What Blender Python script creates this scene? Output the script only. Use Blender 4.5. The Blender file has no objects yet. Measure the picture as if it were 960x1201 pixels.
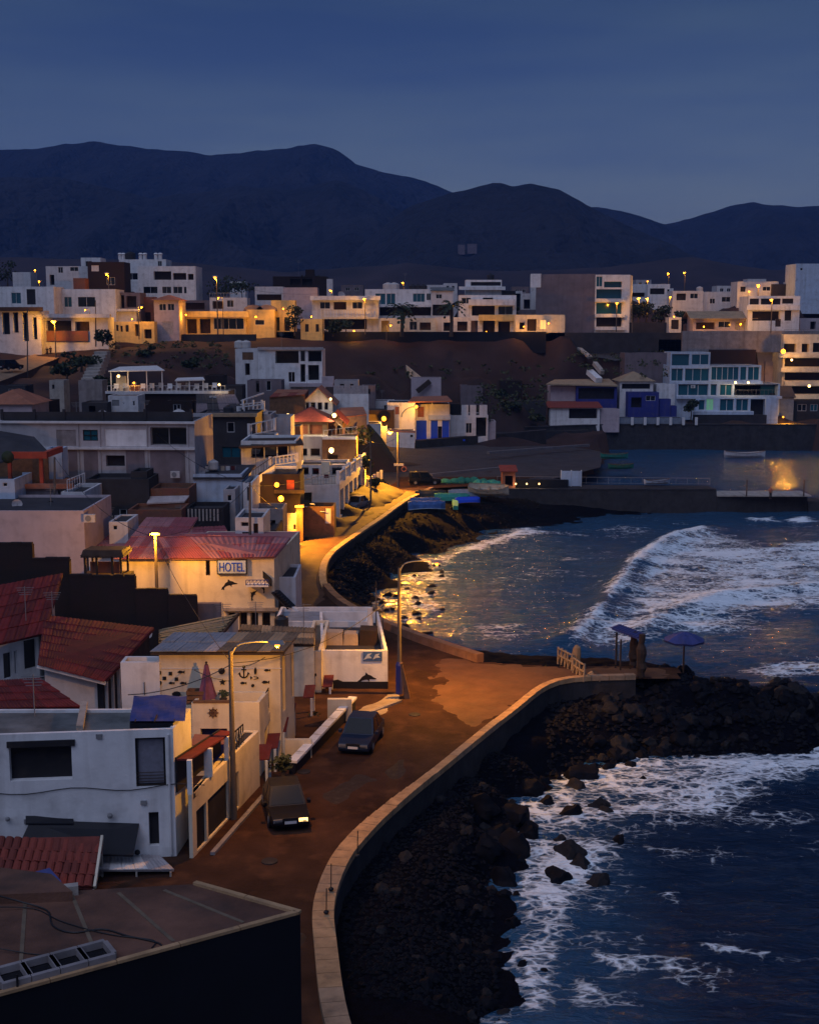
import bpy, bmesh, math, random
import numpy as np
from mathutils import Vector, Matrix
from mathutils.geometry import tessellate_polygon
R = math.radians
random.seed(7)
scn = bpy.context.scene
C = scn.collection
# ---------------------------------------------------------------- camera
F, CAMZ, HOR = 1500.0, 22.0, 377.0          # focal length in photo pixels, eye height, horizon row
TH = math.atan((600.5 - HOR) / F)
cd = bpy.data.cameras.new('camera'); cam = bpy.data.objects.new('camera', cd); C.objects.link(cam)
cam.location = (0, 0, CAMZ); cam.rotation_euler = (math.pi / 2 - TH, 0, 0)
cd.sensor_fit = 'HORIZONTAL'; cd.sensor_width = 36; cd.lens = 36 * F / 960.0
cd.clip_start = 0.5; cd.clip_end = 20000
scn.camera = cam
# ---------------------------------------------------------------- dusk sky: sun just above the sea behind the camera
SUN_EL, SUN_AZ = R(60), R(205)               # azimuth clockwise from +Y
w = bpy.data.worlds.new('World'); scn.world = w; w.use_nodes = True
nt = w.node_tree; bg = nt.nodes['Background']
sky = nt.nodes.new('ShaderNodeTexSky'); sky.sky_type = 'NISHITA'; sky.sun_disc = False
sky.sun_elevation = SUN_EL; sky.sun_rotation = SUN_AZ
sky.air_density = 1.0; sky.dust_density = 1.5; sky.ozone_density = 3.0; sky.altitude = 20
tcw = nt.nodes.new('ShaderNodeTexCoord'); mpw = nt.nodes.new('ShaderNodeMapping'); mpw.inputs['Scale'].default_value = (1, 1, 8)
nzw = nt.nodes.new('ShaderNodeTexNoise'); nzw.inputs['Scale'].default_value = 2.2; nzw.inputs['Detail'].default_value = 6
crw = nt.nodes.new('ShaderNodeValToRGB')
crw.color_ramp.elements[0].position = .34; crw.color_ramp.elements[0].color = (.43, .50, .91, 1)
crw.color_ramp.elements[1].position = .70; crw.color_ramp.elements[1].color = (.78, .78, .98, 1)
mxw = nt.nodes.new('ShaderNodeMix'); mxw.data_type = 'RGBA'; mxw.blend_type = 'MULTIPLY'; mxw.inputs['Factor'].default_value = 1
nt.links.new(tcw.outputs['Generated'], mpw.inputs['Vector']); nt.links.new(mpw.outputs['Vector'], nzw.inputs['Vector'])
nt.links.new(nzw.outputs['Fac'], crw.inputs['Fac'])
nt.links.new(sky.outputs['Color'], mxw.inputs[6]); nt.links.new(crw.outputs['Color'], mxw.inputs[7])
# paler overcast band towards the horizon, all the way round
spw = nt.nodes.new('ShaderNodeSeparateXYZ'); nt.links.new(tcw.outputs['Generated'], spw.inputs[0])
cr2 = nt.nodes.new('ShaderNodeValToRGB'); cr2.color_ramp.elements[0].position = .02; cr2.color_ramp.elements[0].color = (1, .90, .80, 1); cr2.color_ramp.elements[1].position = .28; cr2.color_ramp.elements[1].color = (.48, .56, .53, 1)
nt.links.new(spw.outputs['Z'], cr2.inputs['Fac'])
mx2 = nt.nodes.new('ShaderNodeMix'); mx2.data_type = 'RGBA'; mx2.blend_type = 'MULTIPLY'; mx2.inputs['Factor'].default_value = 1
nt.links.new(mxw.outputs[2], mx2.inputs[6]); nt.links.new(cr2.outputs['Color'], mx2.inputs[7]); nt.links.new(mx2.outputs[2], bg.inputs['Color'])
bg.inputs['Strength'].default_value = 0.064
sd = bpy.data.lights.new('sun', 'SUN'); sun = bpy.data.objects.new('sun', sd); C.objects.link(sun)
sd.energy = 1.05; sd.angle = R(60); sd.color = (.66, .72, 1.0)
_sv = Vector((math.sin(SUN_AZ) * math.cos(SUN_EL), math.cos(SUN_AZ) * math.cos(SUN_EL), math.sin(SUN_EL)))
sun.rotation_euler = _sv.to_track_quat('Z', 'Y').to_euler(); sun.location = (0, -40, 60)
vs = scn.view_settings; vs.view_transform = 'Standard'; vs.look = 'None'; vs.exposure = 0; vs.gamma = 1
scn.cycles.use_denoising = True; scn.cycles.max_bounces = 5; scn.cycles.diffuse_bounces = 2; scn.cycles.glossy_bounces = 3
scn.cycles.sample_clamp_indirect = 2.0; scn.cycles.use_light_tree = True
# ---------------------------------------------------------------- geometry helpers
_ct, _st = math.cos(TH), math.sin(TH)
CAM = Vector((0, 0, CAMZ))
def ray(u, v):
    a, b = (u - 480.0) / F, (v - 600.5) / F
    return Vector((a, _ct - _st * b, -_st - _ct * b))
def gp(u, v, z=0.0):                       # where the line of sight of a photo point meets height z
    d = ray(u, v); return CAM + d * ((z - CAMZ) / d.z)
def dp(u, v, y):                           # ... and where it reaches distance y
    d = ray(u, v); return CAM + d * (y / d.y)
ORG = {}
def thing(name, label, cat, loc, group=None):
    o = bpy.data.objects.new(name, None); C.objects.link(o); o.empty_display_size = .2
    o.location = loc; o['label'] = label; o['category'] = cat
    if group: o['group'] = group
    ORG[o.name] = Vector(loc); return o
class MB:
    def __init__(s): s.v = []; s.f = []
    def quad(s, *p):
        n = len(s.v); s.v += [Vector(x) for x in p]; s.f.append(tuple(range(n, n + len(p)))); return s
    def box(s, x0, x1, y0, y1, z0, z1):
        return s.hexa([(x0, y0, z0), (x1, y0, z0), (x1, y1, z0), (x0, y1, z0)], [(x0, y0, z1), (x1, y0, z1), (x1, y1, z1), (x0, y1, z1)])
    def hexa(s, lo, hi):                    # any prism-like solid: lower ring, upper ring (counter-clockwise from above)
        n = len(s.v); k = len(lo); s.v += [Vector(p) for p in lo] + [Vector(p) for p in hi]
        s.f.append(tuple(range(n + k - 1, n - 1, -1))); s.f.append(tuple(range(n + k, n + 2 * k)))
        for i in range(k):
            j = (i + 1) % k; s.f.append((n + i, n + j, n + k + j, n + k + i))
        return s
    def bar(s, p, q, w, h=None, up=(0, 0, 1)):
        p, q = Vector(p), Vector(q); h = h or w; t = (q - p).normalized(); u = Vector(up)
        if abs(t.dot(u)) > .98: u = Vector((0, 1, 0))
        a = t.cross(u).normalized() * w / 2; b = a.cross(t).normalized() * h / 2
        ring = lambda c: [c - a - b, c + a - b, c + a + b, c - a + b]
        return s.hexa(ring(p)[::-1], ring(q)[::-1])
    def tube(s, pts, r, n=8, cap=True):
        pts = [Vector(p) for p in pts]; rr = r if isinstance(r, (list, tuple)) else [r] * len(pts)
        base = len(s.v); ref = Vector((.31, .17, .93))
        for i, p in enumerate(pts):
            t = (pts[min(i + 1, len(pts) - 1)] - pts[max(i - 1, 0)]).normalized()
            x = ref if abs(t.dot(ref)) < .9 else Vector((1, 0, 0))
            a = t.cross(x).normalized(); b = t.cross(a)
            for k in range(n):
                g = 2 * math.pi * k / n; s.v.append(p + (a * math.cos(g) + b * math.sin(g)) * rr[i])
        for i in range(len(pts) - 1):
            for k in range(n):
                j = (k + 1) % n; s.f.append((base + i * n + k, base + i * n + j, base + (i + 1) * n + j, base + (i + 1) * n + k))
        if cap:
            s.f.append(tuple(base + k for k in range(n))[::-1]); s.f.append(tuple(base + (len(pts) - 1) * n + k for k in range(n)))
        return s
    def lathe(s, c, prof, n=12):            # prof: (radius, z) from below upwards
        return s.tube([Vector(c) + Vector((0, 0, z)) for _, z in prof], [max(r, .001) for r, _ in prof], n)
    def ball(s, c, r, n=8, m=5, sz=1.0):
        return s.lathe(c, [(r * math.sin(math.pi * i / m), -r * sz * math.cos(math.pi * i / m)) for i in range(m + 1)], n)
    def poly(s, pts, z0, z1):
        return s.hexa([(p[0], p[1], z0) for p in pts], [(p[0], p[1], z1) for p in pts])
    def slab(s, a, b, c, d, t=.12):         # a,b,c,d counter-clockwise from above; thickness downwards
        dn = Vector((0, 0, -t)); q = [Vector(p) for p in (a, b, c, d)]
        return s.hexa([p + dn for p in q], q)
    def xprism(s, pts, nrm, t):             # planar outline pushed along nrm by t
        q = [Vector(p) for p in pts]; return s.hexa(q, [p + Vector(nrm) * t for p in q])
    def mesh(s, name, org=Vector((0, 0, 0)), smooth=False):
        me = bpy.data.meshes.new(name); me.from_pydata([tuple(p - org) for p in s.v], [], s.f); me.validate()
        bm = bmesh.new(); bm.from_mesh(me); bmesh.ops.recalc_face_normals(bm, faces=bm.faces); bm.to_mesh(me); bm.free()
        if smooth: me.polygons.foreach_set('use_smooth', [True] * len(me.polygons))
        return me
    def build(s, name, m, parent=None, smooth=False, label=None, cat=None, group=None, kind=None):
        if parent is not None: org = ORG[parent.name]
        elif s.v and kind is None:
            lo = min(p.z for p in s.v); org = sum(s.v, Vector()) / len(s.v); org.z = lo
        else: org = Vector((0, 0, 0))
        me = s.mesh(name, org, smooth); me.materials.append(m)
        o = bpy.data.objects.new(name, me); C.objects.link(o); ORG[o.name] = org
        if parent is not None: o.parent = parent
        else: o.location = org
        if label: o['label'] = label
        if cat: o['category'] = cat
        if group: o['group'] = group
        if kind: o['kind'] = kind
        return o
def copy_tree(o, parent=None, loc=None, rz=None, sc=None, label=None, first=True):
    c = o.copy(); C.objects.link(c); c.parent = parent; ORG[c.name] = ORG.get(o.name, Vector((0, 0, 0)))
    if first:
        if loc is not None: c.location = loc
        if rz is not None: c.rotation_euler = (0, 0, rz)
        if sc is not None: c.scale = (sc, sc, sc) if not hasattr(sc, '__len__') else sc
        if label: c['label'] = label
    for ch in o.children: copy_tree(ch, c, first=False)
    return c
# ---------------------------------------------------------------- numpy noise
def vnoise(x, y, seed=0):
    xi, yi = np.floor(x).astype(np.int64), np.floor(y).astype(np.int64); xf, yf = x - xi, y - yi
    def h(a, b):
        n = (a * 374761393 + b * 668265263 + seed * 982451653) & 0x7fffffff
        n = ((n ^ (n >> 13)) * 1274126177) & 0x7fffffff
        return ((n ^ (n >> 16)) & 0xffff) / 65535.0
    u, v = xf * xf * (3 - 2 * xf), yf * yf * (3 - 2 * yf)
    return (h(xi, yi) * (1 - u) + h(xi + 1, yi) * u) * (1 - v) + (h(xi, yi + 1) * (1 - u) + h(xi + 1, yi + 1) * u) * v
def fbm(x, y, o=5, seed=0):
    s, a, t = 0, 1.0, 0
    for i in range(o):
        s = s + a * vnoise(x * 2 ** i + 17 * i, y * 2 ** i - 9 * i, seed + i); t += a; a *= .5
    return s / t
def idw(px, py, ctl, p=3.0):
    ctl = np.array(ctl, float); out = np.empty(px.shape); fx, fy = px.ravel(), py.ravel(); res = np.empty(fx.shape)
    for i in range(0, len(fx), 20000):
        d = (fx[i:i + 20000, None] - ctl[None, :, 0]) ** 2 + (fy[i:i + 20000, None] - ctl[None, :, 1]) ** 2 + 1e-3
        wt = d ** (-p / 2); res[i:i + 20000] = (wt * ctl[None, :, 2]).sum(1) / wt.sum(1)
    return res.reshape(px.shape)
def inpoly(px, py, poly):
    c = np.zeros(px.shape, bool); n = len(poly)
    for i in range(n):
        (x0, y0), (x1, y1) = poly[i][:2], poly[(i + 1) % n][:2]
        if y0 == y1: continue
        c ^= ((y0 > py) != (y1 > py)) & (px < (x1 - x0) * (py - y0) / (y1 - y0) + x0)
    return c
def distline(px, py, poly, closed=True):
    d = np.full(px.shape, 1e9); n = len(poly)
    for i in range(n if closed else n - 1):
        x0, y0 = poly[i][:2]; x1, y1 = poly[(i + 1) % n][:2]
        dx, dy = x1 - x0, y1 - y0; t = np.clip(((px - x0) * dx + (py - y0) * dy) / (dx * dx + dy * dy + 1e-9), 0, 1)
        d = np.minimum(d, (px - x0 - t * dx) ** 2 + (py - y0 - t * dy) ** 2)
    return np.sqrt(d)
def gridmesh(name, X, Y, Z, m, kind, keep=None, attrs=None, smooth=True):
    ny, nx = X.shape; me = bpy.data.meshes.new(name)
    co = np.stack([X, Y, Z], -1).reshape(-1, 3).astype(np.float32)
    i = np.arange(ny * nx).reshape(ny, nx)
    q = np.stack([i[:-1, :-1], i[:-1, 1:], i[1:, 1:], i[1:, :-1]], -1).reshape(-1, 4)
    if keep is not None: q = q[keep.ravel()]
    me.vertices.add(len(co)); me.vertices.foreach_set('co', co.ravel())
    me.loops.add(len(q) * 4); me.loops.foreach_set('vertex_index', q.ravel().astype(np.int32))
    me.polygons.add(len(q)); me.polygons.foreach_set('loop_start', np.arange(0, len(q) * 4, 4, dtype=np.int32))
    me.polygons.foreach_set('loop_total', np.full(len(q), 4, dtype=np.int32))
    if smooth: me.polygons.foreach_set('use_smooth', np.ones(len(q), bool))
    for k, a in (attrs or {}).items():
        at = me.attributes.new(k, 'FLOAT', 'POINT'); at.data.foreach_set('value', a.ravel().astype(np.float32))
    me.update(); me.validate(); me.materials.append(m)
    o = bpy.data.objects.new(name, me); C.objects.link(o); o['kind'] = kind; return o
def strip(name, left, right, m, kind='structure', dz=0.004, sub=4):
    """sheet between two polylines with equal numbers of points"""
    L = [Vector(p) for p in left]; Rr = [Vector(p) for p in right]; mb = MB()
    for i in range(len(L) - 1):
        for k in range(sub):
            a, b = k / sub, (k + 1) / sub; P = []
            for q in range(3):
                f0, f1 = q / 3, (q + 1) / 3
                pt = lambda t, f: (L[i].lerp(L[i + 1], t)).lerp(Rr[i].lerp(Rr[i + 1], t), f) + Vector((0, 0, dz))
                mb.quad(pt(a, f0), pt(a, f1), pt(b, f1), pt(b, f0))
    return mb.build(name, m, None, kind=kind)
def smoothline(pts, n=6):
    P = [Vector(p) for p in pts]; out = []
    for i in range(len(P) - 1):
        a, b, c, d = P[max(i - 1, 0)], P[i], P[i + 1], P[min(i + 2, len(P) - 1)]
        for k in range(n):
            t = k / n; out.append(.5 * ((2 * b) + (c - a) * t + (2 * a - 5 * b + 4 * c - d) * t * t + (3 * b - a - 3 * c + d) * t ** 3))
    return out + [P[-1]]
# ---------------------------------------------------------------- materials
def newmat(name):
    m = bpy.data.materials.new(name); m.use_nodes = True; n = m.node_tree.nodes; return m, n, m.node_tree.links, n['Principled BSDF']
MC = {}
def mat(name, col, rough=.85, var=.25, scale=.7, streak=.0, bump=.15, bscale=18, metal=0, spec=.3, dirt=(.09, .075, .065), dirtamt=.25, wave=None):
    """painted / mineral surface: blotches, dirt patches, rain streaks, fine relief"""
    if name in MC: return MC[name]
    m, n, l, b = newmat(name); N = n.new
    tc = N('ShaderNodeTexCoord')
    nz = N('ShaderNodeTexNoise'); nz.inputs['Scale'].default_value = scale; nz.inputs['Detail'].default_value = 6; nz.inputs['Roughness'].default_value = .65
    l.new(tc.outputs['Object'], nz.inputs['Vector'])
    rp = N('ShaderNodeValToRGB'); e = rp.color_ramp.elements
    e[0].position = .3; e[0].color = tuple(c * (1 - var) for c in col) + (1,); e[1].position = .7; e[1].color = tuple(min(1, c * (1 + var * .5)) for c in col) + (1,)
    l.new(nz.outputs['Fac'], rp.inputs['Fac']); out = rp.outputs['Color']
    def mixin(vec_scale, sc, lo, hi, amt, colr):
        nonlocal out
        mp = N('ShaderNodeMapping'); mp.inputs['Scale'].default_value = vec_scale; l.new(tc.outputs['Object'], mp.inputs['Vector'])
        z = N('ShaderNodeTexNoise'); z.inputs['Scale'].default_value = sc; z.inputs['Detail'].default_value = 5; l.new(mp.outputs['Vector'], z.inputs['Vector'])
        r = N('ShaderNodeMapRange'); r.inputs['From Min'].default_value = lo; r.inputs['From Max'].default_value = hi; r.inputs['To Max'].default_value = amt
        l.new(z.outputs['Fac'], r.inputs['Value'])
        x = N('ShaderNodeMix'); x.data_type = 'RGBA'; l.new(r.outputs['Result'], x.inputs['Factor']); l.new(out, x.inputs[6]); x.inputs[7].default_value = tuple(colr) + (1,)
        out = x.outputs[2]
    if dirtamt: mixin((1, 1, 1), scale * 2.3, .52, .75, dirtamt, dirt)
    if streak: mixin((1.6, 1.6, .10), .9, .50, .80, streak, dirt)
    l.new(out, b.inputs['Base Color'])
    b.inputs['Roughness'].default_value = rough; b.inputs['Metallic'].default_value = metal; b.inputs['Specular IOR Level'].default_value = spec
    if bump:
        z = N('ShaderNodeTexNoise'); z.inputs['Scale'].default_value = bscale; z.inputs['Detail'].default_value = 4; l.new(tc.outputs['Object'], z.inputs['Vector'])
        h = z.outputs['Fac']
        bp = N('ShaderNodeBump'); bp.inputs['Strength'].default_value = bump; bp.inputs['Distance'].default_value = .04
        l.new(h, bp.inputs['Height']); l.new(bp.outputs['Normal'], b.inputs['Normal'])
    MC[name] = m; return m
def plaster(name, col, **k):
    d = dict(rough=.9, var=.16, scale=.5, streak=.36, bump=.25, bscale=9, dirtamt=.32, dirt=(.14, .12, .11)); d.update(k); return mat(name, col, **d)
def brickmat(name, c1, c2, mortar, sx=1.0):
    m, n, l, b = newmat(name); tc = n.new('ShaderNodeTexCoord'); mp = n.new('ShaderNodeMapping'); mp.inputs['Rotation'].default_value = (R(90), 0, 0)
    br = n.new('ShaderNodeTexBrick'); br.inputs['Color1'].default_value = c1 + (1,); br.inputs['Color2'].default_value = c2 + (1,); br.inputs['Mortar'].default_value = mortar + (1,)
    br.inputs['Scale'].default_value = 3.5 * sx; br.inputs['Mortar Size'].default_value = .02
    l.new(tc.outputs['Object'], mp.inputs['Vector']); l.new(mp.outputs['Vector'], br.inputs['Vector'])
    nz = n.new('ShaderNodeTexNoise'); nz.inputs['Scale'].default_value = .8; nz.inputs['Detail'].default_value = 6; l.new(tc.outputs['Object'], nz.inputs['Vector'])
    mx = n.new('ShaderNodeMix'); mx.data_type = 'RGBA'; mx.blend_type = 'MULTIPLY'; mx.inputs['Factor'].default_value = .5
    l.new(br.outputs['Color'], mx.inputs[6]); l.new(nz.outputs['Color'], mx.inputs[7]); l.new(mx.outputs[2], b.inputs['Base Color'])
    b.inputs['Roughness'].default_value = .95; return m
def glassmat(name, col, rough=.12, spec=.5):
    m, n, l, b = newmat(name); b.inputs['Base Color'].default_value = col + (1,); b.inputs['Roughness'].default_value = rough; b.inputs['Specular IOR Level'].default_value = spec
    tc = n.new('ShaderNodeTexCoord'); z = n.new('ShaderNodeTexNoise'); z.inputs['Scale'].default_value = 1.1; l.new(tc.outputs['Object'], z.inputs['Vector'])
    bp = n.new('ShaderNodeBump'); bp.inputs['Strength'].default_value = .06; l.new(z.outputs['Fac'], bp.inputs['Height']); l.new(bp.outputs['Normal'], b.inputs['Normal'])
    return m
def emit(name, col, s):
    m, n, l, b = newmat(name); b.inputs['Base Color'].default_value = col + (1,); b.inputs['Emission Color'].default_value = col + (1,); b.inputs['Emission Strength'].default_value = s; return m
M = {}
M['white'] = plaster('white_plaster', (.74, .74, .75))
M['white2'] = plaster('off_white_plaster', (.62, .61, .62), streak=.22)
M['grey_white'] = plaster('weathered_grey_plaster', (.42, .40, .42), streak=.3, var=.2)
M['cream'] = plaster('cream_plaster', (.70, .62, .48))
M['pinkwhite'] = plaster('pale_pink_plaster', (.48, .40, .43), streak=.12)
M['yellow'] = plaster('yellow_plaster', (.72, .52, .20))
M['bluep'] = plaster('blue_plaster', (.02, .08, .65), streak=.1, dirtamt=.05)
M['bluepd'] = plaster('navy_plaster', (.03, .04, .22), streak=.2)
M['palebl'] = plaster('pale_blue_plaster', (.48, .57, .70))
M['conc'] = mat('grey_concrete', (.26, .235, .24), var=.35, scale=.6, streak=.55, dirtamt=.4)
M['conc_lt'] = mat('pale_concrete', (.40, .36, .32), var=.3, scale=.9, streak=.2, dirtamt=.35)
M['conc_dk'] = mat('dark_concrete', (.040, .037, .042), var=.4, scale=.6, streak=.4, dirt=(.03, .03, .03))
M['coping'] = mat('coping_concrete', (.44, .27, .14), var=.35, scale=1.2, dirtamt=.5, bump=.3)
M['brickp'] = mat('purplish_render', (.19, .15, .165), var=.3, scale=.4, streak=.5, dirtamt=.35)
M['brick'] = brickmat('orange_brick', (.30, .10, .05), (.22, .075, .04), (.16, .14, .12))
M['brick_dk'] = brickmat('dark_brick', (.034, .015, .013), (.022, .012, .011), (.018, .014, .014))
M['wood'] = mat('dark_wood', (.055, .035, .025), var=.4, scale=2)
M['wood_br'] = mat('brown_wood', (.16, .085, .045), var=.4, scale=2)
M['wood_lt'] = mat('weathered_log', (.33, .25, .17), var=.35, scale=3)
M['redroof'] = mat('red_roof_sheet', (.19, .022, .021), var=.35, scale=1.2, dirtamt=.45, dirt=(.07, .02, .02))
M['redroof2'] = mat('dull_red_roof_sheet', (.12, .018, .018), var=.35, scale=1.2, dirtamt=.45, dirt=(.05, .018, .018))
M['redtile'] = mat('red_clay_tile', (.24, .05, .035), var=.35, scale=2.5, dirtamt=.4, dirt=(.07, .03, .025))
M['redtile2'] = mat('dark_clay_tile', (.17, .04, .03), var=.35, scale=2.5, dirtamt=.4, dirt=(.06, .025, .02))
M['pinkroof'] = mat('pink_roof_sheet', (.29, .075, .09), var=.3, scale=.7, dirtamt=.4, dirt=(.20, .13, .14))
M['pinkroof2'] = mat('faded_pink_sheet', (.35, .15, .165), var=.3, scale=.7, dirtamt=.4, dirt=(.3, .22, .22))
M['redwood'] = mat('red_painted_timber', (.42, .07, .035), var=.25, scale=1.5)
M['terra'] = mat('terracotta_roof', (.34, .13, .075), var=.3, scale=.9, dirtamt=.35)
M['tan'] = mat('tan_roof', (.34, .25, .16), var=.25, scale=1)
M['bamboo'] = mat('bamboo_slat', (.30, .22, .12), var=.4, scale=3)
M['brownsheet'] = mat('brown_roof_sheet', (.17, .125, .085), var=.35, scale=1.6, dirtamt=.5)
M['bluesheet'] = mat('blue_grey_sheet', (.20, .24, .30), var=.3, scale=1.2, dirtamt=.3)
M['tin'] = mat('tin_sheet', (.38, .35, .36), var=.3, scale=1.5, dirtamt=.4, rough=.6)
M['tarp'] = mat('blue_tarp', (.045, .06, .21), var=.3, scale=1.4, rough=.6, bump=.5, bscale=3)
M['tarp_be'] = mat('beige_tarp', (.42, .33, .25), var=.3, scale=1.4, bump=.5, bscale=3)
M['canvas'] = mat('white_canvas', (.66, .64, .63), var=.15, scale=1)
M['purple'] = mat('purple_cloth', (.16, .06, .12), var=.3, scale=3)
M['maroon'] = mat('maroon_awning_sheet', (.10, .016, .018), var=.25, scale=2)
M['roofgrey'] = mat('weathered_flat_roof', (.15, .155, .155), var=.55, scale=.55, dirtamt=.6, dirt=(.06, .06, .06), bump=.4)
M['roofbrown'] = mat('brown_flat_roof', (.15, .072, .048), var=.6, scale=.45, dirtamt=.65, dirt=(.045, .035, .03), bump=.4)
M['roofdk'] = mat('dark_flat_roof', (.045, .042, .048), var=.4, scale=.5, dirtamt=.4, dirt=(.03, .03, .03))
M['black'] = mat('black_paint', (.012, .012, .015), var=.3, rough=.5, bump=0, dirtamt=0)
M['navy'] = mat('navy_paint', (.006, .007, .012), var=.3, rough=.6, bump=0, dirtamt=0)
M['frame'] = mat('white_frame_paint', (.6, .6, .62), var=.1, bump=0)
M['metal'] = mat('grey_metal', (.22, .22, .23), rough=.5, var=.2, bump=0)
M['pole'] = mat('lamp_pole_concrete', (.12, .10, .085), var=.25, scale=2)
M['glass'] = glassmat('dark_glass', (.006, .007, .01))
M['carglass'] = glassmat('car_glass', (.004, .005, .007), .25, .2)
M['teal'] = glassmat('teal_glass', (.012, .085, .125), .12)
M['curtain'] = mat('grey_curtain', (.20, .20, .25), var=.2, scale=3, bump=0)
M['shut'] = mat('dark_shutter_and_bay_shade', (.02, .018, .022), var=.3, bump=0)  # dark of shutters and hoods, also the shade painted inside open bays
M['tankb'] = mat('black_tank_plastic', (.03, .03, .035), rough=.5, bump=0, dirtamt=.1)
M['tankw'] = mat('pale_tank_plastic', (.55, .53, .52), rough=.6, bump=0, dirtamt=.1)
M['green'] = mat('green_paint', (.03, .20, .13), var=.3)
M['teal_p'] = mat('teal_paint', (.03, .25, .21), var=.35, scale=2)
M['blue_p'] = mat('boat_blue_paint', (.05, .12, .33), var=.5, scale=2)
M['leaf'] = mat('dark_foliage', (.035, .05, .025), var=.5, scale=1.5, bump=0, dirtamt=0)
M['leaf2'] = mat('olive_foliage', (.06, .07, .03), var=.5, scale=1.5, bump=0, dirtamt=0)
M['bark'] = mat('bark', (.08, .06, .045), var=.4, scale=4)
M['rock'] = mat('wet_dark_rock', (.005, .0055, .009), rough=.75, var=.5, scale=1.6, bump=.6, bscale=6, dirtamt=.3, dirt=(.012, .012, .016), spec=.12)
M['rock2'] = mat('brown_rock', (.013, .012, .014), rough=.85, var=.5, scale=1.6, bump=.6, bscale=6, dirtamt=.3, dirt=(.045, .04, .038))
M['bulb'] = emit('sodium_bulb', (1, .36, .035), 2.6)
M['bulbw'] = emit('warm_white_bulb', (1, .62, .22), 3)
M['halo'] = emit('lit_lamp_bowl', (1, .42, .06), 6)
M['litgreen'] = emit('lit_green_window', (.2, .5, .28), .22)
M['litwarm'] = emit('lit_warm_window', (1, .62, .2), .8)
M['skin'] = mat('skin', (.28, .16, .11), bump=0)
SOD, WARM = (1, .40, .025), (1, .68, .32)
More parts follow.
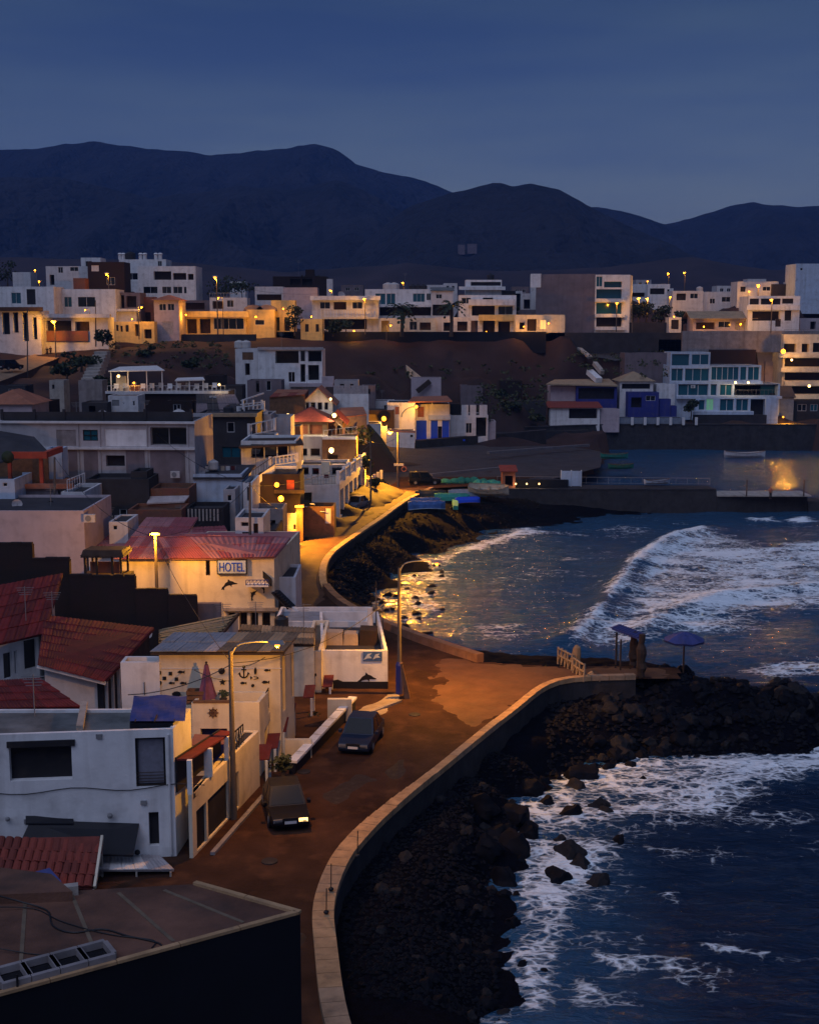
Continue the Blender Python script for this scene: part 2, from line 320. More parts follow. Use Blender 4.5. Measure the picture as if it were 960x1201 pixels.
# ---------------------------------------------------------------- houses
def inset(pts, t):
    n = len(pts); L = []
    for i in range(n):
        p, q = pts[i], pts[(i + 1) % n]; d = (q - p).normalized(); L.append((p + Vector((-d.y, d.x)) * t, d))
    out = []
    for i in range(n):
        (p, d), (q, e) = L[i - 1], L[i]; c = d.x * e.y - d.y * e.x
        k = ((q.x - p.x) * e.y - (q.y - p.y) * e.x) / c if abs(c) > 1e-6 else 0
        out.append(p + d * k)
    return out
BASES = []
class House:
    def __init__(s, name, label, cat, pts, z0, z1, m, group=None, par=.35, roof='flat', roofmat=None, rise=1.2, over=.3, down=1.5, axis='f', base=True):
        s.P = [Vector((p[0], p[1])) for p in pts]; s.z0, s.z1, s.m = z0, z1, m
        s.root = thing(name, label, cat, (s.P[0].x, s.P[0].y, z0 - down), group); s.down = down
        s.ops = {i: [] for i in range(len(s.P))}; s.par, s.roof, s.rm, s.rise, s.over, s.axis = par, roof, roofmat or M['roofdk'], rise, over, axis
        if base:
            c = sum(s.P, Vector((0, 0))) / len(s.P)
            for p in s.P + [c]: BASES.append((p.x, p.y, z0 - .15))
    def edge(s, e):
        p, q = s.P[e], s.P[(e + 1) % len(s.P)]; t = (q - p).normalized(); return p, q, t, Vector((t.y, -t.x)), (q - p).length
    def px(s, u, v, e=0):                   # photo point -> (along, height) on wall e
        p, q, t, n, L = s.edge(e); d = ray(u, v); k = (Vector((p.x, p.y)) - Vector((0, 0))).dot(n) / Vector((d.x, d.y)).dot(n)
        w = CAM + d * k; return (Vector((w.x, w.y)) - p).dot(t), w.z
    def at(s, a, z, out=0.0, e=0):          # point on wall e, moved outwards
        p, q, t, n, L = s.edge(e); w = p + t * a + n * out; return Vector((w.x, w.y, z))
    def op(s, u0, v0, u1, v1, kind='w', e=0, **k):
        a0, z1 = s.px(u0, v0, e); a1, z0 = s.px(u1, v1, e); return s.opl(min(a0, a1), max(a0, a1), min(z0, z1), max(z0, z1), kind, e, **k)
    def opl(s, a0, a1, z0, z1, kind='w', e=0, **k):
        L = s.edge(e)[4]; a0, a1 = max(a0, .06), min(a1, L - .06); z0, z1 = max(z0, s.z0 + .02), min(z1, s.z1 - .06)
        if a1 - a0 < .12 or z1 - z0 < .12: return
        s.ops[e].append((a0, a1, z0, z1, kind, k))
    def block(s, a0, a1, z0, z1, o0, o1, name, m, e=0, **k):   # box against wall e from o0 to o1 outwards
        A = [s.at(a0, z0, o1, e), s.at(a1, z0, o1, e), s.at(a1, z0, o0, e), s.at(a0, z0, o0, e)]
        up = Vector((0, 0, z1 - z0)); return MB().hexa(A, [p + up for p in A]).build(name, m, s.root, **k)
    def fb(s, u0, v0, u1, v1, o0, o1, name, m, e=0, **k):
        a0, z1 = s.px(u0, v0, e); a1, z0 = s.px(u1, v1, e); return s.block(min(a0, a1), max(a0, a1), z0, z1, o0, o1, name, m, e, **k)
    def rail(s, a0, z, a1, h=.9, out=1.0, e=0, kind='bar', m=None, o2=None):
        p, q = s.at(a0, z, out, e), s.at(a1, z, out if o2 is None else o2, e); return rail(s.root, p, q, h, kind, m)
    def finish(s):
        mb = MB(); n = len(s.P); zb = s.z0 - s.down
        for e in range(n):
            p, q, t, nr, L = s.edge(e); ops = s.ops[e]
            xs = sorted({0.0, L} | {o[0] for o in ops} | {o[1] for o in ops}); zs = sorted({zb, s.z1} | {o[2] for o in ops} | {o[3] for o in ops})
            xs = [x for i, x in enumerate(xs) if i == 0 or x - xs[i - 1] > 1e-4]; zs = [x for i, x in enumerate(zs) if i == 0 or x - zs[i - 1] > 1e-4]
            A = lambda a, z, o=0: s.at(a, z, o, e)
            for i in range(len(xs) - 1):
                for j in range(len(zs) - 1):
                    cx, cz = (xs[i] + xs[i + 1]) / 2, (zs[j] + zs[j + 1]) / 2
                    if any(o[0] < cx < o[1] and o[2] < cz < o[3] for o in ops): continue
                    mb.quad(A(xs[i], zs[j]), A(xs[i + 1], zs[j]), A(xs[i + 1], zs[j + 1]), A(xs[i], zs[j + 1]))
            for a0, a1, z0, z1, kind, k in ops:
                r = k.get('r', {'w': .14, 'd': .12, 'o': 1.6}.get(kind, .14))
                mb.quad(A(a0, z0), A(a1, z0), A(a1, z0, -r), A(a0, z0, -r)); mb.quad(A(a0, z1), A(a1, z1), A(a1, z1, -r), A(a0, z1, -r))
                mb.quad(A(a0, z0), A(a0, z1), A(a0, z1, -r), A(a0, z0, -r)); mb.quad(A(a1, z0), A(a1, z1), A(a1, z1, -r), A(a1, z0, -r))
                if kind == 'w':
                    fw = k.get('fw', .06); nx, nz = k.get('n', (2 if a1 - a0 > .9 else 1, 1)); f = MB()
                    def bx(x0, x1, y0, y1, o0=-r + .02, o1=-r + .09, f=f):
                        B = [A(x0, y0, o1), A(x1, y0, o1), A(x1, y0, o0), A(x0, y0, o0)]; f.hexa(B, [b + Vector((0, 0, y1 - y0)) for b in B])
                    bx(a0, a1, z0, z0 + fw); bx(a0, a1, z1 - fw, z1); bx(a0, a0 + fw, z0 + fw, z1 - fw); bx(a1 - fw, a1, z0 + fw, z1 - fw)
                    for i in range(1, nx):
                        c = a0 + (a1 - a0) * i / nx; bx(c - fw / 2, c + fw / 2, z0 + fw, z1 - fw)
                    for i in range(1, nz):
                        c = z0 + (z1 - z0) * i / nz; bx(a0 + fw, a1 - fw, c - fw / 2, c + fw / 2, -r + .03, -r + .08)
                    wo = f.build('window', k.get('fm', M['frame']), s.root)
                    MB().quad(A(a0, z0, -r), A(a1, z0, -r), A(a1, z1, -r), A(a0, z1, -r)).build('pane', k.get('pm', M['glass']), wo)
                elif kind == 'd':
                    B = [A(a0, z0, -r + .05), A(a1, z0, -r + .05), A(a1, z0, -r), A(a0, z0, -r)]
                    d = MB().hexa(B, [b + Vector((0, 0, z1 - z0)) for b in B]).build('door', k.get('pm', M['wood']), s.root)
                else:
                    o = MB(); o.quad(A(a0, z0, -r), A(a1, z0, -r), A(a1, z1, -r), A(a0, z1, -r)); o.build('inner_wall', k.get('pm', M['wood']), s.root)  # default dark colour stands in for the shade inside the bay
        rp = s.par if s.roof == 'flat' else 0
        if s.roof == 'flat':
            I = inset(s.P, .18); zt = s.z1
            for i in range(n):
                j = (i + 1) % n; V = lambda p, z: Vector((p.x, p.y, z))
                mb.quad(V(s.P[i], zt), V(s.P[j], zt), V(I[j], zt), V(I[i], zt)); mb.quad(V(I[i], zt), V(I[j], zt), V(I[j], zt - rp), V(I[i], zt - rp))
            rb = MB(); rb.hexa([(p.x, p.y, zt - rp - .2) for p in I], [(p.x, p.y, zt - rp) for p in I]); s.roofobj = rb.build('roof', s.rm, s.root)
        elif s.roof in ('gable', 'hip', 'shed'):
            P = s.P if s.axis == 'f' else s.P[1:] + s.P[:1]   # 'f': gable end faces the front
            zt = s.z1; V = lambda p, z: Vector((p.x, p.y, z)); O = inset(P, -s.over); m0, m1 = (P[0] + P[1]) / 2, (P[2] + P[3]) / 2
            rb = MB(); t = .12
            if s.roof == 'gable':
                mb.quad(V(P[0], zt), V(P[1], zt), V(m0, zt + s.rise)); mb.quad(V(P[2], zt), V(P[3], zt), V(m1, zt + s.rise))
                o0, o1 = (O[0] + O[1]) / 2, (O[2] + O[3]) / 2; dz = s.rise * s.over / max((P[1] - P[0]).length / 2, .5)
                rb.slab(V(O[0], zt - dz + t), V(o0, zt + s.rise + t), V(o1, zt + s.rise + t), V(O[3], zt - dz + t), t)
                rb.slab(V(o0, zt + s.rise + t), V(O[1], zt - dz + t), V(O[2], zt - dz + t), V(o1, zt + s.rise + t), t)
            elif s.roof == 'hip':
                a, b = m0.lerp(m1, .3), m0.lerp(m1, .7); A_, B_ = V(a, zt + s.rise), V(b, zt + s.rise); q = [V(p, zt) for p in O]
                rb.quad(q[0], q[1], A_); rb.quad(q[1], q[2], B_, A_); rb.quad(q[2], q[3], B_); rb.quad(q[3], q[0], A_, B_); rb.quad(q[3], q[2], q[1], q[0])
            else:                            # shed: rises away from P[0]-P[1]
                mb.quad(V(P[2], zt), V(P[3], zt), V(P[3], zt + s.rise), V(P[2], zt + s.rise)); mb.quad(V(P[1], zt), V(P[2], zt), V(P[2], zt + s.rise)); mb.quad(V(P[3], zt), V(P[0], zt), V(P[3], zt + s.rise))
                rb.slab(V(O[0], zt - .05 + t), V(O[1], zt - .05 + t), V(O[2], zt + s.rise + .05 + t), V(O[3], zt + s.rise + .05 + t), t)
            s.roofobj = rb.build('roof', s.rm, s.root)
        s.wall = mb.build('wall', s.m, s.root)
        return s
def rail(parent, p, q, h=.9, kind='bar', m=None, step=None, name='railing'):
    p, q = Vector(p), Vector(q); L = (q - p).length; up = Vector((0, 0, h)); mb = MB()
    if kind == 'bal':                        # balustrade: turned balusters, plinth, handrail, end posts
        mb.bar(p + Vector((0, 0, .05)), q + Vector((0, 0, .05)), .2, .1); mb.bar(p + up, q + up, .22, .12); n = max(2, int(L / (step or .32)))
        for i in range(n):
            b = p.lerp(q, (i + .5) / n); mb.lathe(b, [(.07, .1), (.05, .2), (.1, h * .45), (.05, h * .8), (.08, h - .06)], 6)
        for b in (p, q): mb.box(b.x - .14, b.x + .14, b.y - .14, b.y + .14, b.z, b.z + h + .12)
    elif kind == 'wallrail':
        mb.bar(p + up / 2, q + up / 2, .14, h)
    else:
        mb.bar(p + up, q + up, .05); mb.bar(p + up * .12, q + up * .12, .035); n = max(1, int(L / (step or .3)))
        for i in range(n + 1):
            b = p.lerp(q, i / n); mb.bar(b, b + up, .05 if i % 5 == 0 else .028)
        if kind == 'cross':
            for i in range(n): mb.bar(p.lerp(q, i / n) + up * .12, p.lerp(q, (i + 1) / n) + up, .03)
    return mb.build(name, m or M['black'], parent)
def hb(label, u0, u1, vt, vb, d, m, wins=(), depth=8, d2=None, side=0.0, name='house', cat='house', sw=(), fin=True, zb=None, **k):
    """house from its front wall: photo columns u0-u1, roofline vt, base vb, distance d (d2 at its right end); side = lean of the side walls"""
    d2 = d if d2 is None else d2; a = dp(u0, (vt + vb) / 2, d); b = dp(u1, (vt + vb) / 2, d2); z1 = dp(u0, vt, d).z; z0 = dp(u0, vb, d).z if zb is None else zb
    s = Vector((math.sin(R(side)), math.cos(R(side)))) * depth
    H = House(name, label, cat, [a, b, (b.x + s.x, b.y + s.y), (a.x + s.x, a.y + s.y)], z0, z1, m, **k)
    for w in wins: H.op(*w[:4], *(w[4:5] or ('w',)), **(w[5] if len(w) > 5 else {}))
    for w in sw: H.op(*w[:4], *(w[4:5] or ('w',)), e=1, **(w[5] if len(w) > 5 else {}))
    return H.finish() if fin else H
def sheets(parent, a, b, c, d, nu, nv, mats, name='roof_sheet', ridges=4, amp=.035, over=.08, lift=.03, t=.03, jit=.015):
    """corrugated sheets laid in courses over the quad a-b (eave) c-d (ridge); each an object"""
    a, b, c, d = map(Vector, (a, b, c, d)); rnd = random.Random(nu * 31 + nv * 7 + int(a.x * 10))
    P = lambda f, g: a.lerp(b, f).lerp(d.lerp(c, f), g)
    nrm = (b - a).cross(d - a).normalized()
    if nrm.z < 0: nrm = -nrm
    for j in range(nv):
        for i in range(nu):
            f0, f1, g0, g1 = i / nu, (i + 1) / nu - .004, j / nv - (over / nv if j else .03), (j + 1) / nv
            h0 = lift + .05 + rnd.uniform(-jit, jit); h1 = lift + rnd.uniform(-jit, jit) * .4; mb = MB(); k = ridges * 2; top, bot = [], []
            for q in range(k + 1):
                f = f0 + (f1 - f0) * q / k; z = amp * (1 if q % 2 else 0)
                top.append((P(f, g0) + nrm * (h0 + z), P(f, g1) + nrm * (h1 + z)))
            for q in range(k):
                mb.quad(top[q][0], top[q + 1][0], top[q + 1][1], top[q][1])
            mb.quad(*[p[0] for p in top], top[-1][0] - nrm * t, top[0][0] - nrm * t)
            mb.build(name, rnd.choice(mats), parent)
def lamp_light(parent, p, watts, col, r=.12):
    ld = bpy.data.lights.new('lamp_light', 'POINT'); ld.energy = watts; ld.color = col; ld.shadow_soft_size = r
    o = bpy.data.objects.new('lamp_light', ld); C.objects.link(o); o.parent = parent; o.location = Vector(p) - ORG[parent.name]; return o
# ================================================================ SETTING
SEA = -3.0
# ---- hills
def hills(name, prof, dist, width, base, m, seed, amp):
    """a ridge: crest line given by photo columns/rows, real distance and half width; gullied slopes"""
    us = np.array([p[0] for p in prof], float); vs_ = np.array([p[1] for p in prof], float)
    zs = np.array([dp(u, v, dist).z for u, v in prof]); xs = (us - 480) / F * dist
    nx, ny = 260, 70; x = np.linspace(xs[0], xs[-1], nx); y = np.linspace(dist - width, dist + width, ny); X, Y = np.meshgrid(x, y)
    H = np.interp(X, xs, zs); H = H - base
    t = np.clip(1 - np.abs(Y - dist) / width, 0, 1)
    g = fbm(X / 110 + 40, Y / 260 + 7, 5, seed); rid = 1 - np.abs(2 * fbm(X / 150 + 3, Y / 420, 5, seed + 5) - 1)
    shape = t ** 1.15
    Z = base + H * shape + (H * .52 * (rid - .75) + amp * (g - .5)) * (t * (1 - t) * 4) - 6 * (1 - t) + amp * .10 * (fbm(X / 26, Y / 60, 4, seed + 9) - .5)
    return gridmesh(name, X, Y, Z, m, 'structure')
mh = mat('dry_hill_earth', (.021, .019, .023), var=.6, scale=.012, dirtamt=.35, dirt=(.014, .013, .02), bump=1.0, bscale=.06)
mh.node_tree.nodes['Bump'].inputs['Distance'].default_value = 22
hills('hill_ridge', [(-900, 215), (-500, 190), (-200, 200), (0, 171), (60, 172), (130, 163), (200, 174), (250, 179), (300, 176), (340, 172), (375, 164), (400, 174), (420, 190), (470, 204), (500, 212), (530, 224), (600, 240), (700, 262), (800, 330)], 2600, 900, 15, mh, 3, 60)
hills('hill_ridge', [(-900, 260), (-400, 230), (-100, 205), (0, 206), (80, 206), (130, 214), (185, 232), (230, 226), (290, 215), (340, 222), (400, 210), (450, 232), (500, 262), (560, 300), (620, 345)], 1900, 620, 15, mh, 11, 50)
hills('hill_ridge', [(380, 345), (430, 280), (480, 240), (525, 224), (575, 213), (597, 217), (618, 213), (650, 221), (690, 243), (740, 268), (790, 293), (850, 325), (900, 350)], 1500, 520, 15, mh, 23, 45)
hills('hill_ridge', [(560, 330), (640, 262), (690, 241), (720, 244), (770, 262), (800, 256), (850, 239), (872, 235), (925, 241), (960, 240), (1050, 225), (1250, 232), (1600, 250), (2000, 300)], 2300, 850, 15, mh, 31, 55)
hills('hill_ridge', [(-1000, 330), (-300, 300), (60, 300), (200, 305), (330, 318), (480, 308), (560, 318), (700, 312), (800, 300), (900, 316), (1100, 300), (1900, 320)], 950, 330, 17, mat('brown_foothill_earth', (.046, .031, .032), var=.6, scale=.02, dirtamt=.45, dirt=(.028, .021, .024), bump=1.0, bscale=.08), 41, 34)
# ---- coast line of the land (photo points at road level)
Z = lambda u, v, z=0.0: tuple(gp(u, v, z))
near = [(7, 16, 0), (2.0, 25, 0), (-1.0, 34, 0), Z(406, 1201), Z(393, 1120), Z(390, 1066), Z(408, 1015), Z(440, 975), Z(480, 938), Z(520, 905), Z(600, 840), Z(655, 803), Z(745, 797)]
tip = [Z(800, 797), Z(800, 783), Z(745, 781), Z(650, 781), Z(566, 776)]
up = [Z(566, 776), Z(500, 754), Z(450, 734), Z(412, 716), Z(388, 696), Z(381, 676), Z(388, 654), Z(412, 634), Z(446, 611), Z(478, 588), Z(508, 573)]
cove = [Z(540, 571), Z(600, 569), Z(690, 549, -1.5), Z(712, 536, -2.5), (37, 251, 0), (80, 250, 0), (140, 249, 0), (300, 246, 0)]
near_s, up_s = smoothline(near, 5), smoothline(up, 5)
coast = [tuple(p) for p in near_s] + tip + [tuple(p) for p in up_s][1:] + cove
land_poly = coast + [(3000, 246, 0), (3000, 6000, 0), (-3000, 6000, 0), (-3000, -40, 0), (7, -40, 0)]
# ---- sea
def sea():
    y = np.concatenate([np.arange(30, 62, .16), np.arange(62, 110, .30), np.arange(110, 175, .65), np.arange(175, 300, 2.2)])
    x = np.concatenate([np.arange(-14, 30, .22), np.arange(30, 62, .42), np.arange(62, 150, 1.6)])
    X, Y = np.meshgrid(x, y)
    def region(px, val, feather):
        P = [tuple(gp(u, v, SEA)) for u, v in px]; ins = inpoly(X, Y, P); d = distline(X, Y, P)
        return val * np.where(ins, np.clip(.35 + .65 * d / feather, 0, 1), np.clip(.35 * (1 - d / feather), 0, 1))
    f = np.zeros(X.shape)
    S = [([(585, 1201), (572, 1110), (580, 1040), (575, 960), (610, 925), (690, 895), (800, 878), (960, 862), (1010, 860), (1000, 905), (930, 925), (880, 955), (830, 975), (770, 985), (735, 1010), (700, 1050), (690, 1100), (640, 1130), (650, 1201)], .84, 1.6),
         ([(640, 905), (760, 885), (960, 868), (960, 915), (860, 950), (760, 980), (690, 985), (640, 960)], .74, 1.2),
         ([(600, 1201), (585, 1100), (610, 1020), (680, 1040), (690, 1090), (660, 1150), (660, 1201)], .92, 1.0),
         ([(650, 1130), (710, 1150), (770, 1175), (760, 1201), (660, 1201)], .80, 1.2),
         ([(765, 1045), (800, 1045), (805, 1060), (770, 1058)], .85, .5), ([(780, 1102), (840, 1106), (915, 1118), (920, 1126), (840, 1120), (785, 1109)], .78, .4),
         ([(824, 1142), (836, 1145), (842, 1168), (828, 1166)], .9, .3), ([(858, 1172), (872, 1180), (870, 1192), (856, 1188)], .9, .3),
         ([(665, 745), (690, 718), (715, 700), (730, 672), (740, 650), (790, 626), (830, 618), (870, 630), (900, 640), (940, 634), (1100, 640), (1100, 735), (960, 716), (905, 728), (870, 742), (820, 745), (760, 752), (690, 760), (668, 757)], .88, 3.2),
         ([(664, 744), (700, 713), (735, 655), (795, 622), (832, 617), (835, 625), (790, 640), (755, 668), (735, 700), (705, 735), (690, 758), (668, 757)], 1.25, 1.6),
         ([(840, 660), (960, 655), (960, 690), (850, 700)], .9, 4), ([(755, 715), (775, 715), (772, 740), (758, 745)], 1.3, .8),
         ([(862, 788), (900, 776), (1000, 770), (1000, 800), (900, 796)], .8, 1.2),
         ([(478, 672), (510, 652), (560, 634), (600, 622), (634, 616), (636, 626), (580, 642), (530, 658), (480, 690)], 1.0, 2.2),
         ([(425, 705), (470, 660), (540, 640), (545, 690), (500, 745), (455, 730)], .62, 2.5),
         ([(868, 608), (908, 607), (915, 613), (880, 613)], 1.1, 1.2), ([(915, 610), (945, 607), (960, 612), (940, 615)], 1.1, 1.2),
         ([(440, 700), (480, 655), (640, 615), (700, 612), (1000, 608), (1000, 790), (560, 778), (470, 745)], .24, 5), ([(470, 655), (700, 600), (960, 615), (960, 630), (640, 640)], .25, 5), ([(560, 700), (700, 680), (640, 760), (560, 770)], .28, 4)]
    for P, v, fe in S: f = np.maximum(f, region(P, v, fe))
    sh = np.maximum(np.where(Y > 85, np.clip((Y - 82) / 14, 0, 1) * .55, 0), np.clip(distline(X, Y, [tuple(gp(u, v, SEA)) for u, v in [(600, 1201), (583, 1110), (588, 1040), (575, 985), (600, 945), (690, 900), (850, 877), (1000, 862)]], False) * -.11 + .85, 0, .8))
    near_w = region([(585, 1201), (570, 1100), (580, 960), (690, 895), (1000, 860), (1000, 940), (900, 1010), (860, 1090), (940, 1125), (900, 1201)], 1, 4)
    f = np.maximum(f, near_w * np.clip(1.9 * fbm(X / 4.2, Y / 2.2, 4, 44) - .52, 0, .62))
    edge = np.clip(np.minimum(np.minimum(X + 14, 150 - X), np.minimum(Y - 30, 300 - Y)) / 12, 0, 1)
    n1, n2, n3 = fbm(X / 5, Y / 2.2, 4, 5), fbm(X / 1.5, Y / .7, 4, 8), fbm(X / 14, Y / 6, 3, 15)
    Zw = SEA + edge * (.45 * (n3 - .5) + .35 * (n1 - .5) + .16 * (n2 - .5) + f * (.10 * n2 + .12))
    # the breaking swell: a rounded crest along its left front
    cr = [tuple(gp(u, v, SEA)) for u, v in [(664, 752), (700, 722), (735, 672), (790, 632), (840, 622)]]
    Zw += (.35 + .55 * fbm(X / 3, Y / 3, 3, 71)) * np.exp(-(distline(X, Y, cr, False) / np.where(X - Y * .05 > 0, 1.7, 1.7)) ** 2)
    c2 = [tuple(gp(u, v, SEA)) for u, v in [(757, 742), (772, 728), (850, 700), (960, 690)]]
    Zw += .5 * np.exp(-(distline(X, Y, c2, False) / 1.6) ** 2)
    deep = fbm(X / 9, Y / 7, 4, 33)
    m, n, l, b = newmat('sea_water')
    at = n.new('ShaderNodeAttribute'); at.attribute_name = 'foam'; tc = n.new('ShaderNodeTexCoord')
    def noise_(vs3, sc, det, ro=.6, kind='N'):
        mp = n.new('ShaderNodeMapping'); mp.inputs['Scale'].default_value = vs3; mp.inputs['Rotation'].default_value = (0, 0, R(-12)); l.new(tc.outputs['Object'], mp.inputs['Vector'])
        z = n.new('ShaderNodeTexNoise'); z.inputs['Scale'].default_value = sc; z.inputs['Detail'].default_value = det; z.inputs['Roughness'].default_value = ro; z.inputs['Distortion'].default_value = .6
        l.new(mp.outputs['Vector'], z.inputs['Vector']); return z.outputs['Fac']
    def math_(op, a, b2=None):
        z = n.new('ShaderNodeMath'); z.operation = op
        for i, q in enumerate((a, b2)):
            if q is None: continue
            if isinstance(q, (int, float)): z.inputs[i].default_value = q
            else: l.new(q, z.inputs[i])
        return z.outputs[0]
    na = noise_((.8, 1.5, 1), 1.1, 9, .72); nb = noise_((.5, 1, 1), .28, 4); rl = math_('ABSOLUTE', math_('SUBTRACT', noise_((.7, 1.2, 1), .8, 6), .5)); lace = math_('MULTIPLY', rl, 3.6)
    def web_(sc, wd):
        mp = n.new('ShaderNodeMapping'); mp.inputs['Scale'].default_value = (.75, 1.25, 1); mp.inputs['Rotation'].default_value = (0, 0, R(-12)); l.new(tc.outputs['Object'], mp.inputs['Vector'])
        dz = n.new('ShaderNodeTexNoise'); dz.inputs['Scale'].default_value = sc * 1.1; dz.inputs['Detail'].default_value = 5; l.new(mp.outputs['Vector'], dz.inputs['Vector'])
        mx = n.new('ShaderNodeMix'); mx.data_type = 'RGBA'; mx.blend_type = 'LINEAR_LIGHT'; mx.inputs['Factor'].default_value = .55 / sc; l.new(mp.outputs['Vector'], mx.inputs[6]); l.new(dz.outputs['Color'], mx.inputs[7])
        v = n.new('ShaderNodeTexVoronoi'); v.voronoi_dimensions = '2D'; v.feature = 'DISTANCE_TO_EDGE'; v.inputs['Scale'].default_value = sc; l.new(mx.outputs[2], v.inputs['Vector'])
        r = n.new('ShaderNodeMapRange'); r.inputs['From Min'].default_value = 0; r.inputs['From Max'].default_value = wd; r.inputs['To Min'].default_value = 1; r.inputs['To Max'].default_value = 0; l.new(v.outputs['Distance'], r.inputs['Value']); return r.outputs['Result']
    web = math_('MAXIMUM', web_(.9, .16), math_('MULTIPLY', web_(2.3, .2), .75))
    s = math_('ADD', math_('ADD', math_('MULTIPLY', at.outputs['Fac'], .77), math_('MULTIPLY', web, .34)), math_('ADD', math_('MULTIPLY', math_('SUBTRACT', na, .5), 1.3), math_('MULTIPLY', math_('SUBTRACT', nb, .5), 1.5)))
    mr = n.new('ShaderNodeMapRange'); mr.interpolation_type = 'SMOOTHSTEP'; mr.inputs['From Min'].default_value = .56; mr.inputs['From Max'].default_value = .90; l.new(s, mr.inputs['Value'])
    gate = n.new('ShaderNodeMapRange'); gate.inputs['From Min'].default_value = .04; gate.inputs['From Max'].default_value = .3; l.new(at.outputs['Fac'], gate.inputs['Value'])
    fo = math_('MULTIPLY', mr.outputs['Result'], gate.outputs['Result'])
    at2 = n.new('ShaderNodeAttribute'); at2.attribute_name = 'shallow'; tint = n.new('ShaderNodeMapRange'); l.new(at2.outputs['Fac'], tint.inputs['Value'])
    wcol = n.new('ShaderNodeMix'); wcol.data_type = 'RGBA'; wcol.inputs[6].default_value = (.006, .018, .048, 1); wcol.inputs[7].default_value = (.03, .11, .22, 1); l.new(tint.outputs['Result'], wcol.inputs['Factor'])
    col = n.new('ShaderNodeMix'); col.data_type = 'RGBA'; l.new(fo, col.inputs['Factor']); l.new(wcol.outputs[2], col.inputs[6]); col.inputs[7].default_value = (.84, .94, 1, 1)
    l.new(col.outputs[2], b.inputs['Base Color'])
    rr = n.new('ShaderNodeMapRange'); rr.inputs['To Min'].default_value = .12; rr.inputs['To Max'].default_value = .9; l.new(fo, rr.inputs['Value']); l.new(rr.outputs['Result'], b.inputs['Roughness'])
    b.inputs['IOR'].default_value = 1.33; b.inputs['Specular IOR Level'].default_value = .5
    h = math_('ADD', math_('ADD', math_('MULTIPLY', noise_((.6, 1.4, 1), 1.0, 5), 1.0), math_('MULTIPLY', noise_((.7, 1.3, 1), 3.6, 4), .30)), math_('MULTIPLY', fo, .25))
    bp = n.new('ShaderNodeBump'); bp.inputs['Strength'].default_value = .9; bp.inputs['Distance'].default_value = .48; l.new(h, bp.inputs['Height']); l.new(bp.outputs['Normal'], b.inputs['Normal'])
    gridmesh('sea', X, Y, Zw, m, 'structure', attrs={'foam': f, 'shallow': np.clip(sh, 0, 1)})
    mb = MB(); q = SEA
    for x0, x1, y0, y1 in ((-14, 2500, -800, 30), (150, 2500, 30, 300), (-600, -14, -800, -200)): mb.quad((x0, y0, q), (x1, y0, q), (x1, y1, q), (x0, y1, q))
    o = mb.build('sea', m, None, kind='structure')
sea()
# ---- beach / sea bed / rubble mound under the sea wall
shore = [(600, 1201), (583, 1110), (588, 1040), (575, 985), (600, 945), (650, 915)]
moundtoe = [(690, 900), (760, 888), (850, 877), (960, 866), (1100, 855)]
ctl = [(g.x, g.y + o, z) for u in (570, 600, 630, 660, 690, 720, 745, 770, 795) for g in (gp(u, 781, 0),) for o, z in ((-.3, -.15), (.6, -.5))]
for p in near_s[::2]: ctl += [(p.x, p.y, -1.1), (p.x + .9, p.y - .2, -1.2)]
for u, v in shore: g = gp(u, v, SEA); ctl += [(g.x, g.y, SEA + .02), (g.x + 2.5, g.y - .8, SEA - 1), (g.x + 8, g.y - 3, SEA - 2.5)]
for u, v in moundtoe: g = gp(u, v, SEA); ctl += [(g.x, g.y, SEA + .05), (g.x + .6, g.y - 2.5, SEA - 1.3), (g.x + 1, g.y - 8, SEA - 3)]
for u in (690, 745, 800, 860, 930, 1000, 1100):
    g = gp(u, 797 + max(0, u - 745) * .05, -.1); ctl += [(g.x, g.y, -.35), (g.x, g.y + 1.6, -.3), (g.x, g.y - 1.6, -1.5)]
    if u > 800: ctl += [(g.x, g.y + 4.0, SEA - .2), (g.x, g.y + 8, SEA - 2)]
for p in up_s[::2]: ctl += [(p.x, p.y, -.7), (p.x + .6, p.y, -.9)]
for u, v in [(430, 720), (418, 703), (430, 690), (455, 672), (490, 650), (530, 637), (580, 625), (630, 617), (700, 612)]:
    g = gp(u, v, SEA); ctl += [(g.x, g.y, SEA + .03), (g.x + 2, g.y - 2.5, SEA - .5), (g.x + 6, g.y - 8, SEA - 2)]
for u, v in [(500, 742), (560, 772), (650, 778), (760, 781)]: g = gp(u, v, SEA); ctl += [(g.x, g.y - .3, SEA + .1), (g.x + 1, g.y + 2.5, SEA - 1.2)]
for u, v, z in [(520, 585, -.4), (560, 580, -.6), (600, 585, -1.2), (640, 590, -2), (560, 605, -1.8)]: g = gp(u, v, z); ctl.append((g.x, g.y, z))
for u, v in [(600, 700), (700, 700), (800, 700), (900, 700), (700, 750), (850, 755), (950, 755), (640, 650), (750, 650), (850, 650), (950, 650), (900, 620), (560, 720), (880, 775), (970, 780), (850, 1000), (750, 1100), (900, 950), (900, 1100), (800, 1180), (960, 1000), (820, 930), (950, 905)]:
    g = gp(u, v, SEA); ctl.append((g.x, g.y, -5.5))
ctl += [(60, 60, -7), (60, 110, -6), (100, 150, -6), (40, 130, -6), (30, 50, -6)]
def beach_z(X, Y):
    X, Y = np.asarray(X, float), np.asarray(Y, float)
    return idw(X, Y, ctl, 3.2) + .30 * (fbm(X / .9, Y / .9, 3, 2) - .5) + .22 * (1 - 2 * np.abs(fbm(X / .45, Y / .45, 3, 6) - .5) - .7)
m_beach = mat('dark_pebble_beach', (.004, .0045, .008), var=.6, scale=3.0, bump=1.0, bscale=9, dirtamt=.35, dirt=(.010, .010, .014), rough=1, spec=.04)
